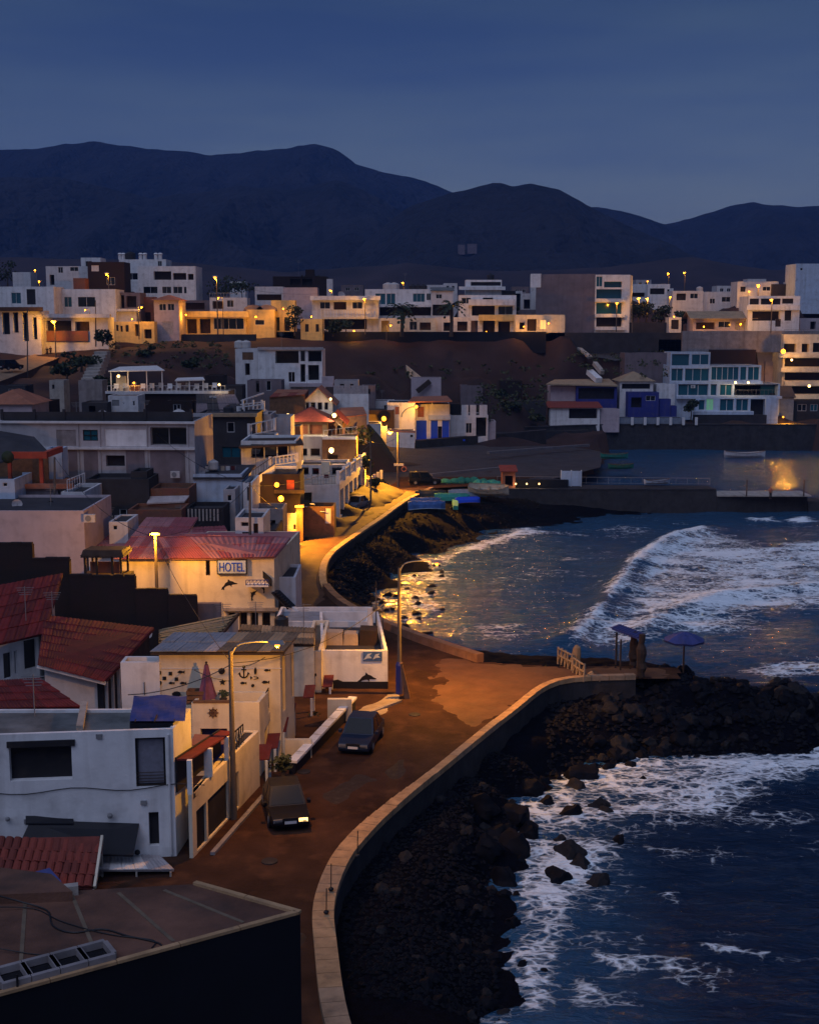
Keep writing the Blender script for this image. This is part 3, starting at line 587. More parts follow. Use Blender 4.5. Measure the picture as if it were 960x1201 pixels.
for xa, xb, ya, yb, st in ((-6, 48, 33, 92, .33), (-12, 45, 92, 182, .6)):
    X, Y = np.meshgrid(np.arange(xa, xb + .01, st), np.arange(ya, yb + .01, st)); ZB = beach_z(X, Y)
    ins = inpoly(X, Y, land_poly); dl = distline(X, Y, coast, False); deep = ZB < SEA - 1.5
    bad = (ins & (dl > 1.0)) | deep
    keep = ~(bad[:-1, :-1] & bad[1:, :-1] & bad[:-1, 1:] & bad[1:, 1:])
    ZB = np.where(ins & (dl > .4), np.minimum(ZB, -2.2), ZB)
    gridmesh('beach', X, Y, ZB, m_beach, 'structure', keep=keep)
# ---- retaining walls and low parapets on the sea side
m_wall = mat('sea_wall_stone', (.032, .03, .033), var=.5, scale=.9, streak=.5, bump=.8, bscale=5, dirtamt=.3, dirt=(.05, .045, .045))
m_wall_br = mat('sea_wall_brown_render', (.22, .115, .075), var=.4, scale=1.1, bump=.5, dirtamt=.45)
def seawall(pts, label, face, cap, hw0=.62, hcap=.30, zlow=-4.5, stone=1.9, capmats=None):
    P = [Vector(p) for p in pts]; root = thing('sea_wall', label, 'wall', (P[0].x, P[0].y, 0)); mb = MB()
    N_ = []
    for i in range(len(P)):
        t = (P[min(i + 1, len(P) - 1)] - P[max(i - 1, 0)]); t.z = 0; t.normalize(); N_.append(Vector((t.y, -t.x, 0)))
    for i in range(len(P) - 1):
        a, b, na, nb = P[i], P[i + 1], N_[i], N_[i + 1]
        mb.hexa([a + na * .25 + Vector((0, 0, zlow)), b + nb * .25 + Vector((0, 0, zlow)), b - nb * .35 + Vector((0, 0, zlow)), a - na * .35 + Vector((0, 0, zlow))][::-1],
                [a + na * .02 + Vector((0, 0, .02)), b + nb * .02 + Vector((0, 0, .02)), b - nb * .35 + Vector((0, 0, .02)), a - na * .35 + Vector((0, 0, .02))][::-1])
    mb.build('wall', face, root)
    acc = 0; seg = [(P[0], N_[0])]; rnd = random.Random(5)
    def put(seg):
        c = MB(); j = rnd.uniform(-.02, .02)
        for (a, na), (b, nb) in zip(seg[:-1], seg[1:]):
            d = (b - a).normalized() * .015; z0, z1 = Vector((0, 0, .0)), Vector((0, 0, hcap + j))
            hw = hw0(a.y) if callable(hw0) else hw0
            r = [a + na * .08 + d, b + nb * .08 - d, b - nb * (hw - .08) - d, a - na * (hw - .08) + d][::-1]
            c.hexa([q + z0 for q in r], [q + z1 for q in r])
        c.build('coping_stone', rnd.choice(capmats or [cap]), root)
    for i in range(1, len(P)):
        acc += (P[i] - P[i - 1]).length; seg.append((P[i], N_[i]))
        if acc > stone: put(seg); seg = [(P[i], N_[i])]; acc = 0
    if len(seg) > 1: put(seg)
    return root
def dense(pts, step):
    out = [Vector(pts[0])]
    for a, b in zip(pts[:-1], pts[1:]):
        a, b = Vector(a), Vector(b); k = max(1, int((b - a).length / step)); out += [a.lerp(b, (i + 1) / k) for i in range(k)]
    return out
seawall(dense(near_s, 1.0), 'long curving sea wall with a pale concrete coping above the dark pebble beach', m_wall, M['coping'], hw0=lambda y: float(np.interp(y, [52, 58], [.80, .45])), capmats=[M['coping'], M['coping'], mat('coping_worn', (.34, .235, .15), var=.4, scale=1.1, dirtamt=.5)])
seawall(dense([tip[4]] + [tuple(p) for p in up_s[1:22]], 1.2), 'low reddish brown sea wall along the inner bay beside the dirt turning place', m_wall_br, m_wall_br, hw0=.58, hcap=.55, stone=2.2)
seawall(dense([tuple(p) for p in up_s[21:]], 1.5), 'crumbling kerb wall where the orange lit road bends past the dark inner beach', m_wall, M['coping'], hw0=.6, hcap=.22, stone=2.4)
# ---- road, dirt place, pavements
m_road = mat('worn_brown_asphalt', (.050, .024, .015), var=.5, scale=.35, bump=.5, bscale=9, dirtamt=.75, dirt=(.10, .046, .025), rough=.9, spec=.08)
m_dirt_lit = mat('packed_dirt_and_lit_road', (.115, .054, .028), var=.4, scale=.5, bump=.7, bscale=5, dirtamt=.5, dirt=(.09, .055, .035))
m_pave = mat('pale_pavement', (.30, .24, .18), var=.35, scale=.7, bump=.4, dirtamt=.5)
leftedge = [(-7.5, 16, 0), (-9.5, 25, 0), (-11, 34, 0), (-10.5, 40, 0), (-9.6, 46, 0), (-8.8, 50.5, 0), (-7.6, 55, 0), (-6.9, 58.5, 0), Z(322, 905), Z(345, 872), Z(372, 850), Z(400, 828), Z(450, 800), Z(455, 770)]
# road surface: one grid clipped to the land beside the coast, so it follows both edges
def road():
    X, Y = np.meshgrid(np.arange(-34, 24, .32), np.arange(10, 182, .32)); ins = inpoly(X, Y, land_poly); dl = distline(X, Y, coast, False)
    ZR = np.where(ins, 0.004, 0.004) + .05 * (fbm(X / 3, Y / 3, 3, 4) - .5)
    ok = ins; keep = ok[:-1, :-1] & ok[1:, 1:] & ok[:-1, 1:] & ok[1:, :-1]
    gridmesh('road', X, Y, ZR, m_road, 'structure', keep=keep)
road()
def patch(name, px, m, dz, z=0.0, n=3):
    P = [gp(u, v, z) for u, v in px]; mb = MB(); mb.quad(*[(p.x, p.y, z + dz) for p in P]); return mb.build(name, m, None, kind='structure')
# dirt turning place at the root of the jetty (rounded outline, a few mm above the asphalt and uneven)
def blob_sheet(name, px, m, dz, st=.5, am=.06):
    P = [tuple(gp(u, v, 0)) for u, v in px]; xs, ys = [p[0] for p in P], [p[1] for p in P]
    X, Y = np.meshgrid(np.arange(min(xs) - 1, max(xs) + 1, st), np.arange(min(ys) - 1, max(ys) + 1, st)); i = inpoly(X, Y, P)
    d = distline(X, Y, P); sd_ = np.where(i, d, -d) + min(1.8, .35 * max(xs) - .35 * min(xs)) * (fbm(X / 1.1, Y / 1.1, 5, 9) - .55); zz = np.clip(sd_, -.6, 1) * dz + am * (fbm(X / 2, Y / 2, 4, 9) - .5) * np.clip(d, 0, 1)
    ok = (i | (d < .8)) & inpoly(X, Y, land_poly) & (distline(X, Y, coast, False) > .12); gridmesh(name, X, Y, zz, m, 'structure', keep=ok[:-1, :-1] & ok[1:, 1:] & ok[:-1, 1:] & ok[1:, :-1])
blob_sheet('dirt_and_lit_road', [(568, 778), (650, 782), (788, 784), (790, 795), (742, 795), (651, 801), (594, 838), (552, 858), (520, 830), (505, 795), (520, 770)], m_dirt_lit, .05, .3)
blob_sheet('dirt_and_lit_road', [(322, 672), (345, 640), (372, 634), (392, 652), (384, 672), (388, 694), (372, 712), (345, 720)], m_dirt_lit, .06)
blob_sheet('dirt_and_lit_road', [(340, 650), (360, 632), (395, 612), (430, 590), (455, 574), (505, 571), (480, 584), (446, 606), (412, 630), (388, 652), (376, 664), (350, 668)], m_dirt_lit, .05, .3)  # added paler sheet, lamp glow of the far road put into its colour
blob_sheet('pavement', [(404, 846), (425, 828), (466, 812), (470, 822), (440, 842), (418, 852)], m_pave, .12, .35, .02)
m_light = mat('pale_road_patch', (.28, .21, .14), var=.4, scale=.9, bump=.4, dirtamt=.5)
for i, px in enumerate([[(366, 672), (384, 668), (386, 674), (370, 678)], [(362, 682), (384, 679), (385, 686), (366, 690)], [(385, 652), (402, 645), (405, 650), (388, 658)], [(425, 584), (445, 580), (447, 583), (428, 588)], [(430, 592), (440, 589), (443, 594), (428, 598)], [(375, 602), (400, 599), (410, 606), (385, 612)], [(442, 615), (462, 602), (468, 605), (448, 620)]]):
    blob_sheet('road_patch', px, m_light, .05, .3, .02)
# bare earth road climbing on the left, and the dark ramp road behind the bay
UR = [dp(-60, 452, 206), dp(0, 430, 226), dp(25, 422, 236), dp(55, 412, 250), dp(92, 401, 266)]; LR = [dp(-60, 472, 190), dp(0, 449, 208), dp(32, 437, 222), dp(62, 424, 238), dp(98, 408, 258)]
strip('road', UR, LR, mat('dusty_road', (.26, .17, .10), var=.35, scale=.5, dirtamt=.4), dz=.25)
for i in range(4):
    p, q = LR[i], LR[i + 1]; MB().hexa([p - Vector((0, 0, 6)), q - Vector((0, 0, 6)), q + Vector((0, 4, -6)), p + Vector((0, 4, -6))], [p + Vector((0, 0, .2)), q + Vector((0, 0, .2)), q + Vector((0, 4, .0)), p + Vector((0, 4, .0))]).build('bank', m_wall, None, kind='structure')
m_ramp = mat('dark_ramp_concrete', (.045, .043, .05), var=.4, scale=.4, dirtamt=.3)
for px, z0, z1, d in (([(505, 557), (660, 542)], .1, -.9, 0), ([(572, 531), (690, 522)], 1.2, .2, 0)):
    a, b = gp(*px[0], z0), gp(*px[1], z1); MB().bar(a, b, .5, .4).build('kerb', mat('pale_kerb', (.16, .16, .18)), None, kind='structure')
# ---- far sea wall under the modern houses
fw = thing('sea_wall', 'long dark stone sea wall across the back of the harbour below the glass house', 'wall', (20, 250, -3))
a, b, c, d_ = (22, 244), (40, 251.5), (82, 250.5), (140, 249.5)
mb = MB()
for p, q in ((a, b), (b, c), (c, d_)): mb.hexa([(p[0], p[1] - .8, -5), (q[0], q[1] - .8, -5), (q[0], q[1] + 1, -5), (p[0], p[1] + 1, -5)], [(p[0], p[1], 1.9), (q[0], q[1], 1.9), (q[0], q[1] + 1, 1.9), (p[0], p[1] + 1, 1.9)])
mb.build('wall', m_wall, fw)
for p, q in ((a, b), (b, c), (c, d_)): MB().bar((p[0], p[1] + .4, 2.0), (q[0], q[1] + .4, 2.0), 1.0, .18).build('coping_stone', M['conc_dk'], fw)
# ---- land
SLOPE = []
def ramp():
    P = [[(-9, 171), (14, 171)], [(-10, 185), (22, 185)], [(-8, 200), (30, 200)], [(-4, 214), (33, 218)], [(2, 222), (35, 236)]]; zz = [(-.0, -.1), (.15, -.5), (.5, -.7), (1.2, -.8), (1.4, -.9)]; mb = MB()
    for i in range(4):
        for k in range(8):
            q = lambda r, f: Vector((P[r][0][0] + (P[r][1][0] - P[r][0][0]) * f, P[r][0][1] + (P[r][1][1] - P[r][0][1]) * f, zz[r][0] + (zz[r][1] - zz[r][0]) * f + .03))
            mb.quad(q(i, k / 8), q(i, (k + 1) / 8), q(i + 1, (k + 1) / 8), q(i + 1, k / 8)); SLOPE.append(tuple(q(i, k / 8) - Vector((0, 0, .9)))); SLOPE.append(tuple((q(i, k / 8) + q(i + 1, k / 8)) / 2 - Vector((0, 0, .9))))
    mb.build('ramp_road', m_ramp, None, kind='structure')
def build_land():
    ramp()
    c = [(x, y, 0) for x, y, z in coast if y < 200] + [(x, y, z - .1) for x, y, z in BASES] + SLOPE
    c += [(p[0], p[1], 0) for p in leftedge] + [(-7, 70, 0), (-5.5, 80, 0), (-9, 92, 0), (-9, 105, 0), (-10, 120, 0), (-9, 135, 0), (-5, 150, 0), (2, 165, 0), (4, 175, 0)]
    c += [(-30, 20, .5), (-60, 40, 2), (-90, 80, 6), (-120, 140, 11), (-150, 200, 15)]
    D = lambda u, v, y: tuple(dp(u, v, y)); c += [D(110, 409, 268), D(20, 462, 200), D(60, 446, 212)]
    for r_ in (UR, LR): c += [(p.x, p.y, p.z - 1.2) for p in r_]
    c += [D(450, 402, 283), D(500, 400, 284), D(560, 398, 285), D(640, 396, 286), D(380, 393, 275), D(430, 440, 252), D(480, 450, 250), D(560, 440, 256), D(600, 470, 250), D(560, 508, 238), D(620, 505, 245), D(640, 440, 268), D(420, 460, 235), D(230, 408, 245), D(180, 412, 240), D(150, 425, 225), D(260, 440, 215)]
    c += [D(680, 470, 256), D(780, 400, 288), D(860, 400, 290), D(930, 480, 262), D(960, 400, 290), D(1100, 400, 300), D(1100, 480, 262), D(800, 500, 252), (30, 205, -.6), (24, 215, -.3), (12, 190, .0), (0, 195, .6), (-8, 205, 2), (60, 254, 1.8), (100, 254, 1.8), (200, 254, 2), (300, 254, 2)]
    for x in range(-400, 600, 70): c += [(x, 315, 20), (x, 400, 20), (x, 600, 22)]
    for st, xa, xb, ya, yb, nm in ((1.0, -70, 40, 12, 182, 'ground'), (2.0, -170, 330, 182, 340, 'ground')):
        X, Y = np.meshgrid(np.arange(xa, xb + .1, st), np.arange(ya, yb + .1, st)); Zl = idw(X, Y, c, 3.4)
        ins = inpoly(X, Y, land_poly); dl = distline(X, Y, coast, False)
        up_ = np.clip(Zl / 8, 0, 1); Zl = Zl + up_ * (2.2 if st > 1.5 else .6) * (fbm(X / 9, Y / 9, 4, 3) - .55) - np.where(Zl < .4, .12, 0)
        Zl = np.where(ins & (dl > 1.3 if st < 1.5 else ins), Zl, -8)
        gridmesh('ground', X, Y, Zl, m_land, 'structure')
    mb = MB()
    for x0, x1, y0, y1, z in ((-170, 330, 340, 7000, 19.2), (-6000, -170, 182, 7000, 16), (330, 6000, 262, 7000, 16), (-6000, -70, -200, 182, 3)): mb.quad((x0, y0, z), (x1, y0, z), (x1, y1, z), (x0, y1, z))
    mb.build('desert_plain', m_land, None, kind='structure')
m_land = mat('dry_brown_earth', (.036, .018, .017), var=.5, scale=.16, bump=.8, bscale=1.5, dirtamt=.5, dirt=(.04, .03, .026))
# ================================================================ NEAR HOUSES
G1 = 'houses of the old town below the plateau'
def quadz(px):                              # [(u,v,distance)] -> points
    return [dp(*p) for p in px]
# -- flat roofed building under the camera
def near_building():
    zr = 8.0; A, B = gp(352, 1072, zr), gp(228, 1037, zr); Cc, D = gp(0, 1168, zr), gp(70, 1046, zr)
    E_ = A + (Cc - A) * 1.9; Fp = D + (D - B) * 1.6
    pts = [E_, A, B, Fp]; root = thing('flat_roofed_building', 'dark building with a bare brown flat roof edged in pale concrete, bottom left corner', 'building', (A.x, A.y, -1))
    low = [(p.x, p.y, -1) for p in pts]; MB().hexa(low, [(p.x, p.y, zr - .02) for p in pts]).build('wall', M['navy'], root)
    MB().hexa([(p.x, p.y, zr - .02) for p in pts], [(p.x, p.y, zr) for p in pts]).build('roof', M['roofbrown'], root)
    def edge(p, q, w_, h_):
        d = (q - p).normalized(); k = MB(); n = max(1, int((q - p).length / 1.4))
        for i in range(n): MB().bar(p.lerp(q, i / n) + d * .01 + Vector((0, 0, h_ / 2)), p.lerp(q, (i + 1) / n) - d * .01 + Vector((0, 0, h_ / 2)), w_, h_).build('coping_stone', M['coping'], root)
    edge(A - Vector((.1, 0, 0)), E_, .14, .07); edge(A, B, .14, .07)
    # raised concrete skylight frame with square wells, left along the near edge
    d = (Cc - A).normalized(); nrm = Vector((-d.y, d.x, 0)); nrm = nrm if nrm.y > 0 else -nrm
    for k in range(4):
        c0 = A + d * (4.52 + k * .62) + nrm * .12; mb = MB(); s_ = .60; x, y = d * s_, nrm * .72
        for p, q in ((c0, c0 + x), (c0 + y, c0 + x + y)): mb.bar(p + Vector((0, 0, .12)), q + Vector((0, 0, .12)), .11, .16)
        for p in (c0, c0 + x): mb.bar(p + Vector((0, 0, .121)) + nrm * .056, p + y + Vector((0, 0, .121)) - nrm * .056, .11, .155)
        mb.build('skylight_frame', M['conc'], root)
        MB().quad(*[p + Vector((0, 0, .03)) for p in (c0, c0 + x, c0 + x + y, c0 + y)]).build('skylight_pane', M['glass'], root)
    # parapet behind on the left
    p, q = gp(-30, 1062, zr), gp(92, 1048, zr); MB().bar(p + Vector((0, 0, .12)), q + Vector((0, 0, .12)), .22, .24).build('parapet', M['conc_lt'], root)
    p2 = [gp(-60, 1052, zr + .25), gp(85, 1046, zr + .25), gp(60, 1025, zr + .25), gp(-60, 1010, zr + .25)]
    MB().hexa([(q.x, q.y, -1) for q in p2], [(q.x, q.y, zr + .25) for q in p2]).build('upper_roof', M['roofbrown'], root)
    # loose cables lying on the roof
    def cable(px, r, lab):
        P = smoothline([gp(u, v, zr + .03 + h) for u, v, h in px], 5); MB().tube(P, r, 5).build('cable', M['black'], None, label=lab, cat='cable')
    cable([(-5, 1050, .3), (25, 1058, .1), (55, 1068, 0), (62, 1086, 0), (85, 1094, 0), (120, 1090, 0), (150, 1098, 0), (185, 1106, 0), (192, 1114, 0)], .022, 'thick black cable lying in a curve across the brown flat roof')
    cable([(-5, 1064, .1), (40, 1066, 0), (70, 1080, 0), (110, 1092, 0), (140, 1098, 0), (180, 1103, 0), (178, 1112, .0)], .014, 'thin black cable running beside the thick one on the brown flat roof')
    cable([(-5, 1112, .1), (30, 1118, 0), (55, 1122, 0), (62, 1132, 0)], .014, 'short black cable by the concrete skylight frame')
    for k in range(5): p, q = A.lerp(E_, .10 + .13 * k), B.lerp(Fp, .10 + .13 * k); MB().bar(p + nrm * .3 + Vector((0, 0, .006)), q - nrm * .3 + Vector((0, 0, .006)), .09, .018).build('roof_seam', M['brownsheet'], root)
    a = A.lerp(E_, .50); MB().tube([a + Vector((0, .05, 0)), a + Vector((0, .05, .35))], .025, 6).build('roof_pipe', M['black'], root)
    return root
near_building()
# rubble and dry weeds on the ledge between the near roof and the tiled lean-to
# -- white two storey house with side along the road
W = None
def white_house():
    global W
    a, b = dp(-34, 950, 49.6), dp(205.5, 950, 50.5); c = Vector((-6.9 - .2, 58.6, 0)); dd = Vector((a.x - 1, 57.5, 0))
    H = House('white_house', 'nearest white two storey house with a black framed window and a dark lean-to', 'house', [a, b, (b.x + .25, 53.3), (a.x, 53.2)], -.1, dp(205, 855, 50.5).z, M['white'], par=.12, roofmat=M['roofgrey'], down=.3)
    H.op(10, 873, 85, 914, 'o', r=.35, pm=M['shut']); H.op(158, 866, 195, 922, 'w', fm=M['black'], pm=M['curtain'], n=(1, 1), fw=.09, r=.2); H.op(174, 953, 187, 992, 'o', r=.25, pm=M['shut'])
    H.finish()
    a0, z1 = H.px(160, 903); a1, z0 = H.px(194, 921)
    mb = MB()
    for i in range(5): mb.bar(H.at(a0, z0 + .04 + i * .13, -.03), H.at(a1, z0 + .04 + i * .13, -.03), .025)
    mb.build('window_railing', M['wood'], H.root)
    H.fb(8, 870, 88, 874, 0, .10, 'window_hood', M['shut'])
    # lean-to and awning
    r = quadz([(18, 1000, 48.6), (156, 1003, 48.9), (163, 966, 50.3), (36, 962, 49.7)]); MB().slab(*r, .08).build('lean_to_roof', M['navy'], H.root)
    r = quadz([(30, 966, 49.5), (86, 966, 49.8), (86, 957, 50.2), (30, 957, 49.8)]); MB().slab(*r, .06).build('lean_to_top', M['navy'], H.root)
    r = quadz([(113, 1021, 48.3), (204, 1021, 48.7), (188, 1004, 50.4), (118, 1003, 50.1)]); MB().slab(*r, .05).build('awning', M['tin'], H.root)
    sheets(H.root, *r, 6, 1, [M['tin'], M['canvas']], 'awning_sheet', 3, .02, 0, .02)
    for u in (120, 160, 200): p = dp(u, 1021, 48.5); MB().bar(p - Vector((0, 0, 1.4)), p - Vector((0, 0, .07)), .07).build('awning_post', M['conc_lt'], H.root)
    for a_ in (.35, H.edge(0)[4] - .2): MB().tube([H.at(a_, .1, .07), H.at(a_, H.z1 - .2, .07)], .05, 6).build('downpipe', M['white2'], H.root)
    MB().tube([H.at(1.0 + k * .6, 3.05 - .1 * math.sin(k * .9), .04) for k in range(15)], .018, 4).build('wall_cable', M['black'], H.root)
    for a_, z_ in ((5.2, 5.2), (6.9, 2.3), (2.2, 1.7)): p = H.at(a_, z_, .04); MB().box(p.x - .12, p.x + .12, p.y - .03, p.y + .1, p.z, p.z + .18).build('wall_vent', M['metal'], H.root)
    for u in (129,): MB().ball(dp(u, 957, 50.0), .12, 8, 5).build('wall_lamp', M['metal'], H.root)
    MB().ball(dp(9, 961, 49.6), .1, 8, 5).build('wall_lamp', M['metal'], H.root)
    MB().ball(dp(161, 1000, 50.05), .12, 8, 5).build('gas_meter', M['black'], H.root)
    # roof details: upstand and drain beam
    z = H.z1
    p, q = gp(92, 857, z), gp(99, 826, z); MB().bar(p + Vector((0, .2, .04)), q + Vector((0, 0, .04)), .28, .2).build('roof_beam', M['conc_lt'], H.root)
    # side extension towards the road: carport frame in white with dark openings
    s0, s1 = Vector((-8.95, 50.3)), Vector((-7.15, 58.6))
    X = House('carport_house', 'white framed open carport building with dark bays, right of the nearest white house', 'house', [(s0.x - .15, s0.y - .02), (s0.x, s0.y), (s1.x, s1.y), (s1.x - .8, s1.y + .1)], -.1, 2.75, M['cream'], par=.05, down=.3, base=False)
    L = X.edge(1)[4]
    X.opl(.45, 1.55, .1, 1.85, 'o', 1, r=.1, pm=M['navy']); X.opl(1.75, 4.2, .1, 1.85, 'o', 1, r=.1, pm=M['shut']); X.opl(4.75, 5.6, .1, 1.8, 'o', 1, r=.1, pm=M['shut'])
    X.finish()
    for a_, w_ in ((.1, .2), (2.2, .35), (4.4, .2)): MB().bar(X.at(a_, 2.75, -.1, 1), X.at(a_, 4.2 - a_ * .1, -.1, 1), w_, .2).build('balcony_column', M['white'], X.root)
    mb = MB().hexa([X.at(.2, 2.7, -.7, 1), X.at(5.3, 2.7, -.7, 1), X.at(5.3, 2.7, -.78, 1), X.at(.2, 2.7, -.78, 1)], [X.at(.2, 4.2, -.7, 1), X.at(5.3, 3.8, -.7, 1), X.at(5.3, 3.8, -.78, 1), X.at(.2, 4.2, -.78, 1)]); mb.build('inner_wall', M['shut'], X.root)
    MB().slab(X.at(.2, 4.15, -.78, 1), X.at(.2, 4.2, -.1, 1), X.at(5.3, 3.75, -.1, 1), X.at(5.3, 3.75, -.78, 1), .08).build('canopy', M['redroof2'], X.root)
    rail(X.root, X.at(4.5, 2.76, -.1, 1), X.at(6.6, 2.76, -.1, 1), .9, 'cross', M['black'])
    W = H
white_house()
# red clay tile lean-to in front of the white house: every tile its own piece
def tile_roof():
    a, b, c, d = quadz([(-40, 1035, 46.6), (108, 1041, 46.8), (117, 981, 48.6), (-20, 984, 48.4)])
    root = thing('tiled_lean_to', 'small lean-to roof of red clay barrel tiles in front of the white house', 'lean-to', (a.x, a.y, -.2))
    MB().slab(a, b, c, d, .1).build('roof', M['redtile2'], root)
    for p in (a, b, c, d): MB().bar((p.x, p.y, -.2), (p.x, p.y, p.z - .1), .14).build('post', M['conc_lt'], root)
    nu, nv = 15, 4; eu, ev = (b - a) / nu, (c - b) / nv; nrm = eu.cross(ev).normalized(); protos = []
    for k, mm in enumerate((M['redtile'], M['redtile2'], M['redtile'])):
        mb = MB(); r0, r1 = eu.length * .56, eu.length * .47; n = 5; top = []
        for q in range(n + 1):
            g = math.pi * q / n; f = lambda r, h: eu.normalized() * (-math.cos(g) * r) + nrm * (math.sin(g) * r * .85 + h)
            top.append((f(r0, .05 + .02 * k) - ev * .1, f(r1, .0)+ ev * 1.0))
        for q in range(n): mb.quad(top[q][0], top[q + 1][0], top[q + 1][1], top[q][1])
        mb.quad(*[t[0] for t in top]); me = mb.mesh('tile'); me.materials.append(mm); protos.append(me)
    rnd = random.Random(3)
    for j in range(nv):
        for i in range(nu):
            o = bpy.data.objects.new('tile', rnd.choice(protos)); C.objects.link(o); o.parent = root
            o.location = a + (d - a) * (j / nv) + (b - a) * ((i + .5) / nu) + nrm * (.02 + rnd.uniform(0, .02)) - ORG[root.name]
    # ridge / verge board
    MB().bar(b + Vector((.1, 0, 0)), c + Vector((.1, 0, 0)), .1, .18).build('verge_board', M['cream'], root)
    m_ = MB().hexa([p - Vector((0, 0, .12)) for p in quadz([(50, 1046, 45.4), (72, 1034, 45.6), (58, 1018, 46.3), (36, 1024, 46.2)])], quadz([(50, 1046, 45.4), (72, 1034, 45.6), (58, 1018, 46.3), (36, 1024, 46.2)]))
    m_.build('blue_sheet', M['tarp'], None, label='small folded blue sheet lying on the edge of the red tiled lean-to', cat='tarpaulin')
tile_roof()
# dark shed with blue tarpaulin on the roof behind the white house
def tarp_shed():
    q = quadz([(152, 847, 50.9), (217, 847, 50.9), (219, 817, 53.2), (157, 817, 53.2)]); z = W.z1 - .14
    root = thing('tarp_shed', 'dark shed with a blue tarpaulin roof standing at the back of the white house', 'shed', (q[0].x, q[0].y, z))
    ww = [q[0], q[0].lerp(q[1], .78), q[3].lerp(q[2], .78), q[3]]; MB().hexa([(p.x, p.y, z - .02) for p in ww], [p - Vector((0, 0, .06)) for p in ww]).build('wall', M['navy'], root)
    n = 10; mb = MB(); P = lambda f, g: q[0].lerp(q[1], f).lerp(q[3].lerp(q[2], f), g) + Vector((0, 0, .04 + .06 * math.sin(f * 9 + g * 3) * math.sin(g * 7)))
    for i in range(n):
        for j in range(n): mb.quad(P(i / n, j / n), P((i + 1) / n, j / n), P((i + 1) / n, (j + 1) / n), P(i / n, (j + 1) / n))
    mb.build('tarpaulin', M['tarp'], root, smooth=True)
    for i in range(3): p = q[0].lerp(q[1], .1 + .35 * i); MB().bar(p + Vector((0, -.05, .02)), p + Vector((0, .5, .14)), .05).build('batten', M['wood'], root)
tarp_shed()
# small flat roofed house behind (weathered roof strip left of it is the white house roof)
def red_roof_houses():
    # left: white walled house with two windows and red roof
    H = hb('small white upper storey with two dark windows under a red roof, left edge', -60, 46.5, 760, 806, 66, M['white'], d2=70.5, depth=7, zb=0, side=-8, name='red_roofed_house', down=.5, roof='shed', rise=1.7, roofmat=M['redroof2'], over=.45, group=G1, fin=False)
    H.op(3, 766, 15, 795, pm=M['glass'], fm=M['white'], n=(1, 1)); H.op(16, 763, 21, 791, pm=M['curtain'], n=(1, 1)); H.op(27, 751, 44, 783, n=(1, 1), pm=M['glass']); H.z1 = dp(10, 756, 68).z; H.finish()
    I = [o for o in H.root.children if o.name.startswith('roof')][0]
    P = H.P; O = inset(P, -.45); z = H.z1
    sheets(H.root, (O[0].x, O[0].y, z + .1), (O[1].x, O[1].y, z + .1), (O[2].x, O[2].y, z + 1.85), (O[3].x, O[3].y, z + 1.85), 10, 5, [M['redroof'], M['redroof2']], ridges=2)
    # big red roof
    q = quadz([(44, 779, 63.5), (124, 799, 63.0), (181, 737, 72.0), (52, 722, 73.0)])
    root = thing('red_roofed_house', 'house under the large rust red sheet roof with white posts on its right side', 'house', (q[0].x, q[0].y, 0), G1)
    lo = [q[0].lerp(q[2], .05), q[1].lerp(q[3], .06), q[2].lerp(q[0], .06), q[3].lerp(q[1], .05)]
    MB().hexa([(p.x, p.y, 0) for p in lo], [p - Vector((0, 0, .12)) for p in lo]).build('wall', M['white2'], root)
    MB().slab(*q, .12).build('roof', M['redroof2'], root)
    sheets(root, *q, 9, 7, [M['redroof'], M['redroof'], M['redroof2']], ridges=3)
    MB().bar(q[0] - Vector((0, .05, .1)), q[1] - Vector((0, .05, .1)), .1, .16).build('fascia', M['white'], root)
    a, b = lo[1] + Vector((.06, -.02, 0)), lo[2] + Vector((.06, 0, 0))
    MB().hexa([(a.x, a.y, 0), (b.x, b.y, 0), (b.x - .3, b.y, 0), (a.x - .3, a.y, 0)], [(a.x, a.y, a.z - .2), (b.x, b.y, b.z - .2), (b.x - .3, b.y, b.z - .2), (a.x - .3, a.y, a.z - .2)]).build('side_wall', M['shut'], root)
    for f in (.04, .16, .28, .40): p = a.lerp(b, f); MB().bar((p.x + .06, p.y, 0), (p.x + .06, p.y, p.z - .25), .16).build('post', M['white'], root)
    # lower red roof in front of it
    q = quadz([(-30, 832, 57.5), (94, 829, 58), (48, 796, 62), (-30, 800, 62)])
    root = thing('low_red_roof', 'low dark red roof just behind the weathered grey flat roof', 'roof', (q[0].x, q[0].y, 0), G1)
    MB().hexa([(p.x, p.y, 0) for p in q], [p - Vector((0, 0, .13)) for p in q]).build('wall', M['white2'], root)
    MB().slab(*q, .12).build('roof', M['redroof2'], root); sheets(root, *q, 9, 4, [M['redroof2'], M['redroof2'], M['redroof']], ridges=3)
red_roof_houses()
# -- the nautical house: terrace wall with anchors, patchwork roofs, road side with red awnings
def shape2d(H, pts, name, m, o=.0, t=.03, parent=None, e=0):
    P = [H.px(u, v, e) for u, v in pts]; A = [H.at(a, z, o + t, e) for a, z in P]; n = H.edge(e)[3]
    mb = MB(); mb.hexa(A, [p - Vector((n.x, n.y, 0)) * t for p in A]); return mb.build(name, m, parent or H.root)
def dolphin_pts(x0, y0, s, flip=1, rot=0.0):
    base = [(-1.0, .42), (-.86, .16), (-.62, .02), (-.40, -.22), (-.08, -.36), (.02, -.62), (.20, -.38), (.48, -.26), (.68, -.06), (.95, .08), (.97, .14), (.70, .14), (.48, .10), (.30, .10), (.22, .34), (.10, .12), (-.12, .10), (-.40, .14), (-.62, .26), (-.70, .50), (-.82, .40)]
    c, sn = math.cos(rot), math.sin(rot)
    return [(x0 + flip * s * (x * c - y * sn), y0 + s * (x * sn + y * c)) for x, y in base]
